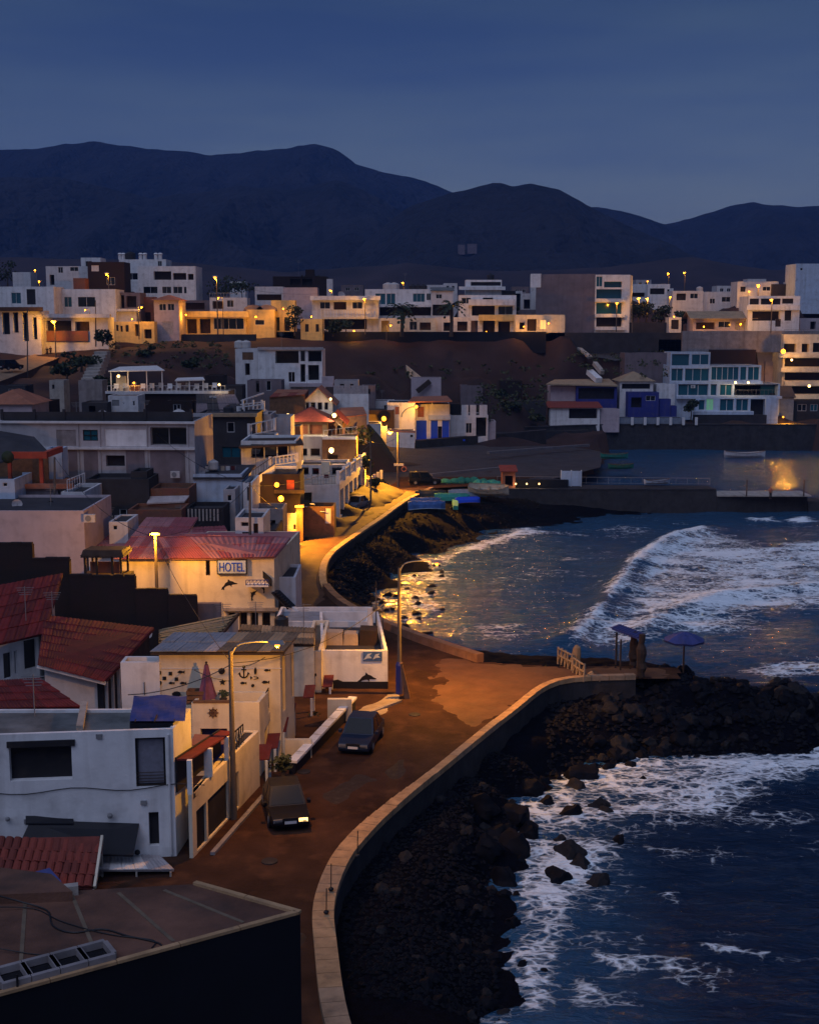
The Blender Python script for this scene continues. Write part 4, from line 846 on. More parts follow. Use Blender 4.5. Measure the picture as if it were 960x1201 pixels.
def nautical():
    H = hb('cream nautical house with anchors and shells hung on its terrace wall beside the lamp post', 188, 329, 766, 880, 62.2, M['cream'], depth=2.8, side=9, zb=0, name='nautical_house', down=.4, roof='shed', rise=.12, roofmat=M['brownsheet'], over=.2, group=G1, fin=False)
    L = H.edge(1)[4]
    H.opl(.35, .95, 2.4, 5.3, 'o', 1, r=.4, pm=M['shut']); H.opl(2.2, 2.7, 2.6, 5.0, 'o', 1, r=.3, pm=M['shut'])
    H.finish(); r = H.root
    O = inset(H.P, -.3); z = H.z1 + .12; a, b, c, d = [Vector((p.x, p.y, z + (0 if i < 2 else .14))) for i, p in enumerate(O)]
    m1 = a.lerp(b, .5); m2 = d.lerp(c, .5)
    sheets(r, a, m1, m2, d, 5, 2, [M['bluesheet'], M['tin'], M['bluesheet']], ridges=3); sheets(r, m1, b, c, m2, 5, 2, [M['brownsheet'], M['brownsheet'], M['tan']], ridges=3)
    MB().bar(a - Vector((0, .02, .08)), b - Vector((0, .02, .08)), .08, .1).build('fascia', M['wood'], r)
    H.fb(190, 783.5, 330, 784.6, 0, .03, 'wall_band', M['white2'])
    # ornaments
    def ring(u, v, ro, ri, n=14):
        P = []
        for k in range(n): g0, g1 = 2 * math.pi * k / n, 2 * math.pi * (k + 1) / n; P.append([(u + r_ * math.cos(g), v + r_ * math.sin(g)) for r_, g in ((ro, g0), (ro, g1), (ri, g1), (ri, g0))])
        return P
    def multi(polys, name, m=M['black'], o=0, HH=H):
        mb = MB()
        for pts in polys:
            P = [HH.px(u, v) for u, v in pts]; A = [HH.at(a_, z_, o + .05) for a_, z_ in P]; mb.hexa(A, [HH.at(a_, z_, o + .005) for a_, z_ in P])
        return mb.build(name, m, HH.root)
    def anchor(u, v, s):
        P = [[(u - .5 * s, v - 4 * s), (u + .5 * s, v - 4 * s), (u + .5 * s, v + 4 * s), (u - .5 * s, v + 4 * s)], [(u - 2 * s, v - 2.6 * s), (u + 2 * s, v - 2.6 * s), (u + 2 * s, v - 1.8 * s), (u - 2 * s, v - 1.8 * s)]] + [[(x, y - 4.6 * s + 0) for x, y in q] for q in ring(u, v, 1.2 * s, .5 * s, 8)]
        for k in range(6):
            g0, g1 = math.pi * k / 6, math.pi * (k + 1) / 6; P.append([(u + q * s * math.cos(g), v + (1 + (q) * math.sin(g)) * s) for q, g in ((4, g0), (4, g1), (3, g1), (3, g0))])
        P += [[(u - 5 * s, v + 1.5 * s), (u - 3.4 * s, v - .3 * s), (u - 2.6 * s, v + 1.8 * s)], [(u + 5 * s, v + 1.5 * s), (u + 3.4 * s, v - .3 * s), (u + 2.6 * s, v + 1.8 * s)]]
        multi(P, 'anchor_ornament')
    anchor(286, 788.5, 1.4)
    def fish(u, v, s, k=1):
        s *= 1.35; multi([[(u - 2.6 * s * k, v), (u - 1.0 * s, v + 1.1 * s), (u + 1.4 * s, v + .7 * s), (u + 2 * s, v), (u + 1.4 * s, v - .7 * s), (u - 1 * s, v - 1.1 * s)], [(u + 1.6 * s * k, v), (u + 3 * s * k, v + 1.2 * s), (u + 3 * s * k, v - 1.2 * s)]], 'fish_ornament')
    def star(u, v, s):
        s *= 1.25; multi([[(u + (s if k % 2 == 0 else s * .45) * math.sin(math.pi * k / 5), v - (s if k % 2 == 0 else s * .45) * math.cos(math.pi * k / 5)) for k in range(10)]], 'starfish_ornament')
    def blob(u, v, a_, b_, nm='shell_ornament'):
        a_ *= 1.25; b_ *= 1.25; multi([[(u + a_ * math.cos(2 * math.pi * k / 9), v + b_ * math.sin(2 * math.pi * k / 9)) for k in range(9)]], nm)
    for u, v, s in ((313, 786, 1.0), (311, 800, 1.2)): fish(u, v, s)
    blob(299.5, 787, 1.3, 3.4); fish(299, 795, 1.3, -1); blob(296.5, 804, 1.5, 1.5); fish(285, 801, 1.0); blob(260, 787, 3.2, 3.0); star(261, 800, 3.2); blob(271, 784, 1.5, 1.5); blob(207, 814, 4.2, 2.6)
    for u, v in ((187, 789), (193, 795.5), (200, 790), (207, 796.5)): multi([[(u - 2, v - 2), (u + 2, v - 2), (u + 2, v + 2), (u - 2, v + 2)]], 'wall_plaque')
    fish(212, 788, 1.1); fish(214.5, 801, 1.0); blob(188.5, 801, 1.0, 2.0); fish(201, 801, .9)
    # left lower white wall
    K = hb('low white terrace wall with a few plaques left of the nautical wall', 142, 187.5, 777, 830, 62.1, M['white'], depth=1.2, zb=1.2, name='terrace_wall', cat='wall', par=.3, down=1.4, roofmat=M['roofdk'], group=G1); K.fb(169, 800, 170, 815, 0, .05, 'hook', M['black'])
    # front deck: parapet, ship wheel, stair wall, dark railing
    D = hb('cream terrace block with a ship wheel ornament on its parapet', 226, 305, 824, 940, 60.0, M['cream'], depth=1.9, side=7, zb=0, name='terrace_block', cat='house', down=.4, par=1.0, roofmat=M['terra'], group=G1, fin=False)
    zt = D.z1; D.op(271, 872, 302, 905, 'o', r=.8, pm=M['terra']); D.opl(.4, 1.7, .2, 2.4, 'o', r=.5, pm=M['bluepd']); D.opl(1.0, 1.7, .1, 2.3, 'o', 1, r=.4, pm=M['shut']); D.finish()
    multi([[(x, y) for x, y in q] for q in ring(250, 836, 4.6, 3.4)] + [[(x, y) for x, y in q] for q in ring(250, 836, 1.6, .3, 8)] + [[(250 + a1 * math.cos(g) + .5 * math.sin(g), 836 + a1 * math.sin(g) - .5 * math.cos(g)) for a1, g in ((1, g0), (6.3, g0))] + [(250 + a1 * math.cos(g0) - .5 * math.sin(g0), 836 + a1 * math.sin(g0) + .5 * math.cos(g0)) for a1 in (6.3, 1)] for g0 in [math.pi * k / 4 for k in range(8)]], 'ship_wheel_ornament', M['wood_br'], 0, D)
    D.fb(226, 822.6, 269, 824.4, -.22, .04, 'coping', M['wood_br'])
    rail(D.root, D.at(D.px(271, 900)[0], D.px(271, 906)[1], .05), D.at(D.px(302, 900)[0], D.px(302, 906)[1], .05), 1.0, 'cross', M['black'])
    # red fabric awning left of the deck
    q = quadz([(222, 874, 58.6), (270, 872, 58.8), (268, 863, 59.9), (228, 861, 59.9)]); MB().slab(*q, .04).build('awning', M['terra'], D.root)
    # black picket stair railing up the right side
    p, q_ = dp(304, 852, 60.1), dp(327, 806, 64.6); rail(H.root, p, q_, 1.0, 'cross', M['black'], .35)
    p, q_ = dp(304, 858, 60.05), dp(331, 808, 64.7); MB().hexa([(p.x, p.y, p.z - .45), (q_.x, q_.y, q_.z - .45), (q_.x - .9, q_.y, q_.z - .45), (p.x - .9, p.y, p.z - .45)], [p, q_, q_ - Vector((.9, 0, 0)), p - Vector((.9, 0, 0))]).build('stair', M['cream'], H.root)
    for z_, u0, u1, v in ((0, 283, 305, 828), (0, 293, 308, 836)): H.fb(u0, v - .8, u1, v + .8, .02, .07, 'handrail', M['wood'])
    # road front: stepped small bays with maroon awnings
    F_ = [(309, 881, 59.3), (319, 868, 61.0), (329, 849, 63.0), (338.5, 832, 65.6), (362, 810, 70.0), (384, 798, 74.3)]
    for i, (u, v, d) in enumerate(F_):
        s = 1.0 if i < 4 else .95; c = dp(u, v, d); w_ = .62 * s; q = [c + Vector((-w_ * .5, -.5, -.26)), c + Vector((w_ * .5, -.4, -.26)), c + Vector((w_ * .6, .45, .22)), c + Vector((-w_ * .4, .35, .22))]
        rt = H.root if i != 3 else H.root
        MB().slab(*q, .05).build('awning', M['maroon'], H.root)
        x = c.x + w_ * .3; mb = MB()
        mb.bar((x, c.y - .45, 0.02), (x, c.y - .45, c.z - .32), .12); mb.bar((x + .05, c.y + .5, 0.02), (x + .05, c.y + .5, c.z + .02), .12); mb.bar((x, c.y - .38, c.z - .38), (x + .05, c.y + .44, c.z - .16), .1); mb.build('awning_frame', M['palebl'] if i < 4 else M['white2'], H.root)
    return H, D
NH, ND = nautical()
# patchwork upper roofs behind the nautical wall
def patch_roofs():
    q = quadz([(186, 757, 72), (256, 749, 72), (279, 721, 76), (186, 739, 76)])
    r = thing('bamboo_roofed_house', 'house with a yellowish bamboo slat roof behind the nautical house', 'house', (q[0].x, q[0].y, 0), G1)
    MB().hexa([(p.x, p.y, 0) for p in q], [p - Vector((0, 0, .15)) for p in q]).build('wall', M['white2'], r); MB().slab(*q, .12).build('roof', M['wood'], r)
    for i in range(22):
        f = (i + .5) / 22; a, b = q[0].lerp(q[3], f), q[1].lerp(q[2], f); j = random.uniform(-.03, .05); MB().bar(a + Vector((random.uniform(0, .3), 0, .06 + j)), b + Vector((-random.uniform(0, .3), 0, .06)), .17, .04).build('bamboo_slat', random.choice([M['bamboo'], M['tan'], M['bamboo']]), r)
    MB().bar(q[1] + Vector((.05, 0, .05)), q[2] + Vector((.05, 0, .05)), .1, .2).build('verge_board', M['wood'], r)
    q = quadz([(278, 756, 73), (368, 756, 73.5), (369, 737, 78), (283, 733, 78)])
    r = thing('brown_roofed_house', 'house with a weathered brown sheet roof between the hotel and the nautical house', 'house', (q[0].x, q[0].y, 0), G1)
    MB().hexa([(p.x, p.y, 0) for p in q], [p - Vector((0, 0, .15)) for p in q]).build('wall', M['cream'], r); MB().slab(*q, .1).build('roof', M['wood'], r); sheets(r, *q, 7, 3, [M['brownsheet'], M['brownsheet'], M['tan']], ridges=3)
patch_roofs()
# closed parasol and chairs on the terrace
def parasol():
    p = dp(243, 828, 61.0); r = thing('closed_parasol', 'closed purple parasol standing on the nautical terrace', 'parasol', p)
    MB().tube([p, p + Vector((0, 0, 2.15))], .035, 6).build('pole', M['wood'], r); mb = MB(); n = 12; prof = [(.10, 2.1), (.16, 1.8), (.30, 1.2), (.46, .62), (.52, .42)]
    for i in range(len(prof) - 1):
        for k in range(n):
            f = lambda a, j: (p.x + prof[a][0] * (1 if j % 2 else .72) * math.cos(2 * math.pi * j / n), p.y + prof[a][0] * (1 if j % 2 else .72) * math.sin(2 * math.pi * j / n), p.z + prof[a][1])
            mb.quad(f(i, k), f(i, k + 1), f(i + 1, k + 1), f(i + 1, k))
    mb.build('canopy', M['purple'], r); MB().ball(p + Vector((0, 0, 2.2)), .07, 6, 4).build('finial', M['wood'], r)
    p = dp(231, 826, 61.0); r = thing('wooden_crate', 'brown wooden crate on the terrace beside the purple parasol', 'crate', p); mb = MB()
    for i in range(3):
        z = p.z + .06 + i * .24
        for a, b in (((-.45, -.3), (.45, -.3)), ((.45, -.3), (.45, .3)), ((.45, .3), (-.45, .3)), ((-.45, .3), (-.45, -.3))): mb.bar((p.x + a[0], p.y + a[1], z + .1), (p.x + b[0], p.y + b[1], z + .1), .04, .18)
    mb.build('slat', M['wood_br'], r)
    p = dp(262, 826, 61); r = thing('flower_pot', 'dark plant pot on the terrace parapet right of the purple parasol', 'plant pot', p)
    MB().lathe(p, [(.14, 0), (.2, .3)], 10).build('pot', M['wood'], r); mb = MB()
    for i in range(40): g = random.uniform(0, 6.3); q = p + Vector((math.cos(g) * random.uniform(0, .25), math.sin(g) * .2, random.uniform(.3, .6))); mb.quad(q, q + Vector((.09, .02, .05)), q + Vector((.1, .05, .11)), q + Vector((0, .03, .1)))
    mb.build('leaves', M['leaf'], r)
parasol()
# -- mural house at the bend with the dolphins
def mural():
    H = hb('white corner house with two black dolphins and a blue wave picture on its wall', 377, 454.5, 763, 818, 75, M['white'], depth=10.5, side=-4.5, zb=0, name='mural_house', down=.3, par=.75, roofmat=M['roofdk'], group=G1, fin=False)
    H.opl(1.5, 3.0, 1.2, 2.1, 'w', 1); H.finish()
    zz = lambda v: H.px(400, v)[1]
    L = H.edge(0)[4]; H.block(.3, L + .02, 0, .45, -.02, .035, 'skirting', M['black'])
    shape2d(H, dolphin_pts(429.5, 796, 12.2, 1, -.10), 'dolphin_painting', M['black'], .004, .012)
    shape2d(H, [(381, 809), (383, 803), (389, 798.5), (396, 797), (401, 799), (405, 803.5), (409, 806.5), (404, 806.5), (401, 804), (396, 804.5), (398, 808), (394, 810), (384, 811)], 'dolphin_painting', M['black'], .004, .012)
    p = H.fb(425.5, 764.5, 448, 775.5, 0, .03, 'wave_picture', M['blue_p'])
    for pts in ([(426, 774), (431, 767), (436, 766), (433, 769), (436, 772), (431, 772)], [(437, 773.5), (440, 767.5), (445, 766.5), (443, 769), (446, 771), (441, 771.5)]): shape2d(H, pts, 'wave_crest', M['palebl'], .03, .012)
    # left part with small opening, roof terrace clutter
    K = hb('cream neighbour with a red tiled canopy over its door, left of the dolphin house', 356, 376.6, 764, 832, 74.2, M['cream'], depth=8, zb=0, name='narrow_house', group=G1, down=.3, par=.3, roofmat=M['brownsheet'], fin=False); K.op(367, 790, 371, 794, 'o', r=.2); K.op(357, 806, 362, 830, 'd'); K.finish()
    z = H.z1 - .75; P = lambda u, v, h=0: gp(u, v, z) + Vector((0, 0, h))
    def clutter(u0, u1, v, w_, h, m, nm, lab, cat):
        a, b = P(u0, v), P(u1, v); MB().hexa([a, b, b + Vector((0.05, w_, 0)), a + Vector((-.05, w_, 0))], [a + Vector((.05, .05, h)), b + Vector((-.03, .03, h * .93)), b + Vector((0, w_ - .05, h)), a + Vector((.05, w_, h * 1.03))]).build(nm, m, None, label=lab, cat=cat)
    clutter(382, 402, 757, .9, .85, M['tarp_be'], 'covered_crate', 'left beige tarpaulin covered stack on the dolphin house roof', 'crate')
    clutter(402.5, 420, 757, .9, .75, M['tarp_be'], 'covered_crate', 'right beige tarpaulin covered stack on the dolphin house roof', 'crate')
    clutter(421, 442, 757.5, 1.3, 1.0, M['brick_dk'], 'brick_planter', 'dark brown brick box in the corner of the dolphin house roof', 'planter')
    mb = MB(); c = P(434, 746); MB().tube([c, c + Vector((0, 0, 1.9))], [.2, .17], 8).build('chimney', M['white'], H.root)
    c = P(441, 737); MB().tube([(c.x, c.y, 0), (c.x, c.y, 4.4)], .05, 6).build('post', M['pole'], None, label='thin bare post behind the roof of the dolphin house', cat='post')
    c = gp(449, 749, 0); MB().tube([(c.x, c.y, 0), (c.x, c.y, 2.2)], .05, 6).build('post', M['pole'], None, label='short post beside the road behind the dolphin house', cat='post')
    # rear white wing
    B = hb('low white rear wing with a dark shaded terrace behind the dolphin house', 322, 432, 729, 760, 84, M['white'], depth=4.5, zb=0, name='white_wing', group=G1, down=.3, par=.3, roofmat=M['bluesheet'], fin=False); B.op(340, 737, 356, 752, 'o', r=1.2, pm=M['shut']); B.op(362, 741, 395, 748, 'o', r=1.0, pm=M['wood']); B.finish()
    # white boundary rail/wall stepping along the pavement
    a, b = gp(346, 908, 0), gp(417, 834, 0); r = thing('boundary_wall', 'narrow white topped boundary wall along the road from the dolphin house to the planted corner', 'wall', (a.x, a.y, 0))
    MB().hexa([(a.x, a.y, 0), (b.x, b.y, 0), (b.x - .3, b.y, 0), (a.x - .3, a.y, 0)], [(a.x, a.y, .55), (b.x, b.y, .75), (b.x - .3, b.y, .75), (a.x - .3, a.y, .55)]).build('wall', M['navy'], r)
    for i in range(8): f0, f1 = i / 8, (i + 1) / 8 - .01; p, q = a.lerp(b, f0), a.lerp(b, f1); h0 = .55 + .2 * f0; MB().bar((p.x - .12, p.y, h0 + .08), (q.x - .12, q.y, h0 + .1), .46, .13).build('coping_stone', M['white'], r)
    # terrace parapets between awnings and boundary wall
    p, q = gp(331, 889, 0), gp(371, 884, 0); MB().box(p.x, q.x - .2, p.y, p.y + .25, 0, .95).build('parapet', M['cream'], None, label='low cream parapet across the small front garden of the nautical house', cat='wall')
    p, q = gp(384, 846, 0), gp(413, 842, 0); MB().box(p.x, q.x, p.y, p.y + .3, 0, 1.25).build('parapet', M['cream'], None, label='low cream parapet in front of the dolphin house', cat='wall')
mural()
# -- hotel
def hotel():
    H = hb('yellow lit hotel with a pink sheet roof, dolphins and a HOTEL sign on its wall', 200, 322, 652, 745, 90, M['cream'], depth=12, zb=-.05, side=4, name='hotel', cat='hotel', roof='flat', par=.02, roofmat=M['pinkroof2'], down=.4, fin=False)
    H.z1 = dp(200, 655, 90).z
    H.op(241, 657.5, 246.5, 675, n=(1, 1), pm=M['glass'], fm=M['wood'])
    for u0, u1 in ((267, 276), (280.5, 290), (293.5, 303), (307, 317)): H.op(u0, 718.5, u1, 742, 'o', r=.8, pm=M['wood'])
    H.finish()
    H.fb(262, 712.5, 328, 716, 0, .25, 'cornice', M['conc_lt'])
    eL, eM, eR = dp(199, 655, 89.8), dp(247, 655, 89.8), dp(323, 653, 89.8); zr = H.z1 + 1.15; y2 = eL.y + 2.4; P1, P2 = Vector((dp(185, 630, y2).x, y2, zr)), Vector((dp(222, 630, y2).x, y2, zr)); bR = Vector((eR.x + .6, eR.y + 5.5, zr - .55)); bL = Vector((P2.x, y2 + 4, zr - .3))
    for q, nu, nv, ms in (([eL, eM, P2, P1], 5, 2, [M['pinkroof'], M['pinkroof'], M['pinkroof2']]), ([eM, eR, bR, P2], 6, 3, [M['pinkroof2'], M['pinkroof2'], M['pinkroof']]), ([P1, P2, bR, bL], 4, 2, [M['pinkroof'], M['pinkroof2']])):
        MB().slab(*q, .1).build('sloped_roof', M['pinkroof2'], H.root); sheets(H.root, *q, nu, nv, ms, ridges=3)
    shape2d(H, dolphin_pts(268.5, 685.5, 10.2, 1, -.22), 'dolphin_painting', M['black'], .004, .012)
    shape2d(H, dolphin_pts(297, 697.5, 7.2, 1, -.95), 'dolphin_painting', M['black'], .004, .012); shape2d(H, dolphin_pts(308, 690, 6, -1, -.9), 'dolphin_painting', M['black'], .004, .012)
    # sign
    s = H.fb(254.5, 655.5, 290, 673, .05, .22, 'sign_board', M['navy']); s2 = H.fb(255.8, 656.8, 288.7, 671.7, .22, .25, 'sign_panel', M['palebl'])
    cu = bpy.data.curves.new('letters', 'FONT'); cu.body = 'HOTEL'; cu.extrude = .02; cu.size = 1.0; cu.align_x = 'CENTER'; cu.align_y = 'CENTER'
    t = bpy.data.objects.new('t', cu); C.objects.link(t); dg = bpy.context.evaluated_depsgraph_get(); me = bpy.data.meshes.new_from_object(t.evaluated_get(dg)); bpy.data.objects.remove(t)
    xs = [v.co.x for v in me.vertices]; ys = [v.co.y for v in me.vertices]; w0, h0 = max(xs) - min(xs), max(ys) - min(ys)
    a0, z1 = H.px(257.5, 659); a1, z0 = H.px(287, 669.5); cc = H.at((a0 + a1) / 2, (z0 + z1) / 2, .27)
    cxm, cym = (max(xs) + min(xs)) / 2, (max(ys) + min(ys)) / 2
    for v in me.vertices: v.co = Vector(((v.co.x - cxm) * (a1 - a0) / w0, -v.co.z, (v.co.y - cym) * (z1 - z0) / h0)) + cc - ORG[H.root.name]
    me.materials.append(M['bluep']); o = bpy.data.objects.new('sign_lettering', me); C.objects.link(o); o.parent = H.root
    # left, lamp lit wing and its roof
    K = hb('yellow lit left wing of the hotel behind the lamp post', 140, 199.5, 655, 700, 91, M['cream'], depth=11, zb=1.0, name='hotel_wing', cat='hotel', par=.15, roofmat=M['pinkroof'], down=1.2)
    q = [Vector((p.x, p.y, K.z1 + .05)) for p in inset(K.P, -.25)]; q[2].z += 1.2; q[3].z += 1.2; MB().slab(*q, .08).build('sloped_roof', M['pinkroof2'], K.root); sheets(K.root, *q, 7, 4, [M['pinkroof'], M['pinkroof2'], M['pinkroof']], ridges=3)
    q = quadz([(104, 652, 96), (180, 652, 96), (186, 617, 106), (104, 624, 106)]); r = thing('pink_roofed_house', 'low house under the long faded pink sheet roof left of the hotel', 'house', (q[0].x, q[0].y, 2), G1)
    MB().hexa([(p.x, p.y, 1) for p in q], [p - Vector((0, 0, .1)) for p in q]).build('wall', M['white2'], r); MB().slab(*q, .08).build('roof', M['pinkroof2'], r); sheets(r, *q, 6, 5, [M['pinkroof'], M['pinkroof'], M['pinkroof2']], ridges=3)
    q = quadz([(180, 640, 102), (272, 633, 102), (262, 614, 112), (190, 616, 112)]); r = thing('pink_roofed_house', 'house with the higher bright pink sheet roof directly behind the hotel', 'house', (q[0].x, q[0].y, 2), G1)
    MB().hexa([(p.x, p.y, 1) for p in q], [p - Vector((0, 0, .1)) for p in q]).build('wall', M['white2'], r); MB().slab(*q, .08).build('roof', M['pinkroof2'], r); sheets(r, *q, 6, 3, [M['pinkroof'], M['pinkroof2'], M['pinkroof']], ridges=3)
    # white stair block at the corner with blue stair railing
    A2 = hb('plain white annex wall to the right of the hotel beside the road', 322.5, 347, 677, 745, 92, M['palebl'], depth=5, zb=-.05, name='white_annex', group=G1, down=.4, par=.2)
    B2 = hb('narrow white block above the hotel balcony', 292, 310, 647, 668, 96, M['palebl'], depth=6, zb=2, name='white_block', group=G1, down=2.2, par=.2)
    c0, c1 = H.at(H.px(290, 684)[0], H.px(290, 684)[1], 0), H.at(H.px(316, 684)[0], H.px(316, 684)[1], 0)
    H.block(H.px(290, 684)[0], H.px(316, 684)[0], c0.z - .12, c0.z, 0, .8, 'balcony_slab', M['white']); rail(H.root, c0 + Vector((0, -.75, 0)), c1 + Vector((0, -.75, 0)), .38, 'cross', M['bluepd'], .25)
    a, b = dp(303, 664, 90.2), dp(318, 680, 89.6); MB().hexa([a - Vector((0, 0, .5)), b - Vector((0, 0, .5)), b + Vector((0, .9, -.5)), a + Vector((0, .9, -.5))], [a, b, b + Vector((0, .9, 0)), a + Vector((0, .9, 0))]).build('stair', M['navy'], H.root)
    # black stair down the right corner
    a, b = dp(323, 694, 89.5), dp(342, 713, 88.6); r = thing('metal_stair', 'black metal stair against the right corner of the hotel', 'stair', (b.x, b.y, 0))
    MB().bar(a, b, .9, .1, ).build('stringer', M['black'], r)
    for i in range(8): p = a.lerp(b, (i + .5) / 8); MB().box(p.x - .12, p.x + .12, p.y - .5, p.y + .5, p.z + .05, p.z + .09).build('tread', M['black'], r)
    for p in (b, b + Vector((-.55, 0, .5))): MB().bar((p.x, p.y, 0), p, .08).build('post', M['black'], r)
    p = a - Vector((-.2, 0, 1.0)); MB().hexa([(p.x, p.y, .0), (p.x + 1.0, p.y, 0), (p.x + 1, p.y + .8, 0), (p.x, p.y + .8, 0)], [(p.x, p.y, a.z - .2), (p.x + 1.0, p.y, a.z - 1.1), (p.x + 1, p.y + .8, a.z - 1.1), (p.x, p.y + .8, a.z - .2)]).build('panel', M['navy'], r)
hotel()
# -- dark stepped brick walls on the left
def dark_walls():
    for i, (u0, u1, vt, d) in enumerate([(-40, 38, 639, 80.4), (38, 81.5, 657, 80.2), (81.5, 158.5, 677, 80.0), (158.5, 196.5, 693, 79.8), (196.5, 230.5, 700, 79.6), (230.5, 259, 708, 80.5)]):
        a, b = dp(u0, vt, d), dp(u1, vt, d); labs = ['tallest', 'second tallest', 'long middle', 'fourth', 'low brick red', 'lowest pale']
        r = thing('stepped_wall', labs[i] + ' section of the dark stepped brick wall below the hotel lamp', 'wall', (a.x, a.y, 0), 'sections of the dark stepped wall')
        MB().hexa([(a.x, a.y, 0), (b.x - .02, b.y, 0), (b.x - .02, b.y + .45, 0), (a.x, a.y + .45, 0)], [(a.x, a.y, a.z), (b.x - .02, b.y, a.z), (b.x - .02, b.y + .45, a.z), (a.x, a.y + .45, a.z)]).build('wall', M['brick_dk'] if i < 5 else M['brickp'], r)
        if i < 5:
            n = max(2, int((b.x - a.x) / .62)); rnd = random.Random(i)
            for k in range(n):
                x0, x1 = a.x + (b.x - a.x) * k / n, a.x + (b.x - .02 - a.x) * (k + 1) / n; MB().box(x0 + .01, x1 - .015, a.y - .02, a.y + .3, a.z + .002, a.z + .14 + rnd.uniform(-.03, .05)).build('brick', M['brick_dk'], r)
        BASES.append(((a.x + b.x) / 2, a.y + 3, .5))
    # gazebo on the third section
    z = dp(120, 677, 80).z; c = dp(125, 660, 81.6); r = thing('gazebo', 'dark timber gazebo with a flat thatched roof on top of the stepped wall', 'gazebo', (c.x, c.y, z), None)
    MB().box(c.x - 1.5, c.x + 1.5, c.y - 1.1, c.y + 1.2, z - 4, z - .12).build('deck', M['wood'], r)
    for dx, dy in ((-1.15, -1), (1.15, -1), (-1.15, 1), (1.15, 1), (-.4, -1), (.6, -1)): MB().bar((c.x + dx, c.y + dy, z - .12), (c.x + dx, c.y + dy, z + 1.2), .13).build('post', M['wood'], r)
    mb = MB(); rnd = random.Random(2); A_ = [(c.x - 1.35, c.y - 1.3), (c.x + 1.4, c.y - 1.3), (c.x + 1.4, c.y + 1.3), (c.x - 1.35, c.y + 1.3)]
    mb.hexa([(x, y, z + 1.2) for x, y in A_], [(x * .9 + c.x * .1, y * .9 + c.y * .1, z + 1.62 + rnd.uniform(-.1, .06)) for x, y in A_]); mb.build('roof', M['wood'], r)
    for i in range(16): x = c.x - 1.3 + i * .175; MB().bar((x, c.y - 1.34, z + 1.3 + rnd.uniform(-.1, .05)), (x + .04, c.y + 1.34, z + 1.4 + rnd.uniform(-.05, .1)), .1, .05).build('slat', M['wood'], r)
    mb = MB().box(c.x - 1, c.x + .9, c.y - .3, c.y - .2, z, z + .75); mb.build('low_wall', M['terra'], r)
dark_walls()
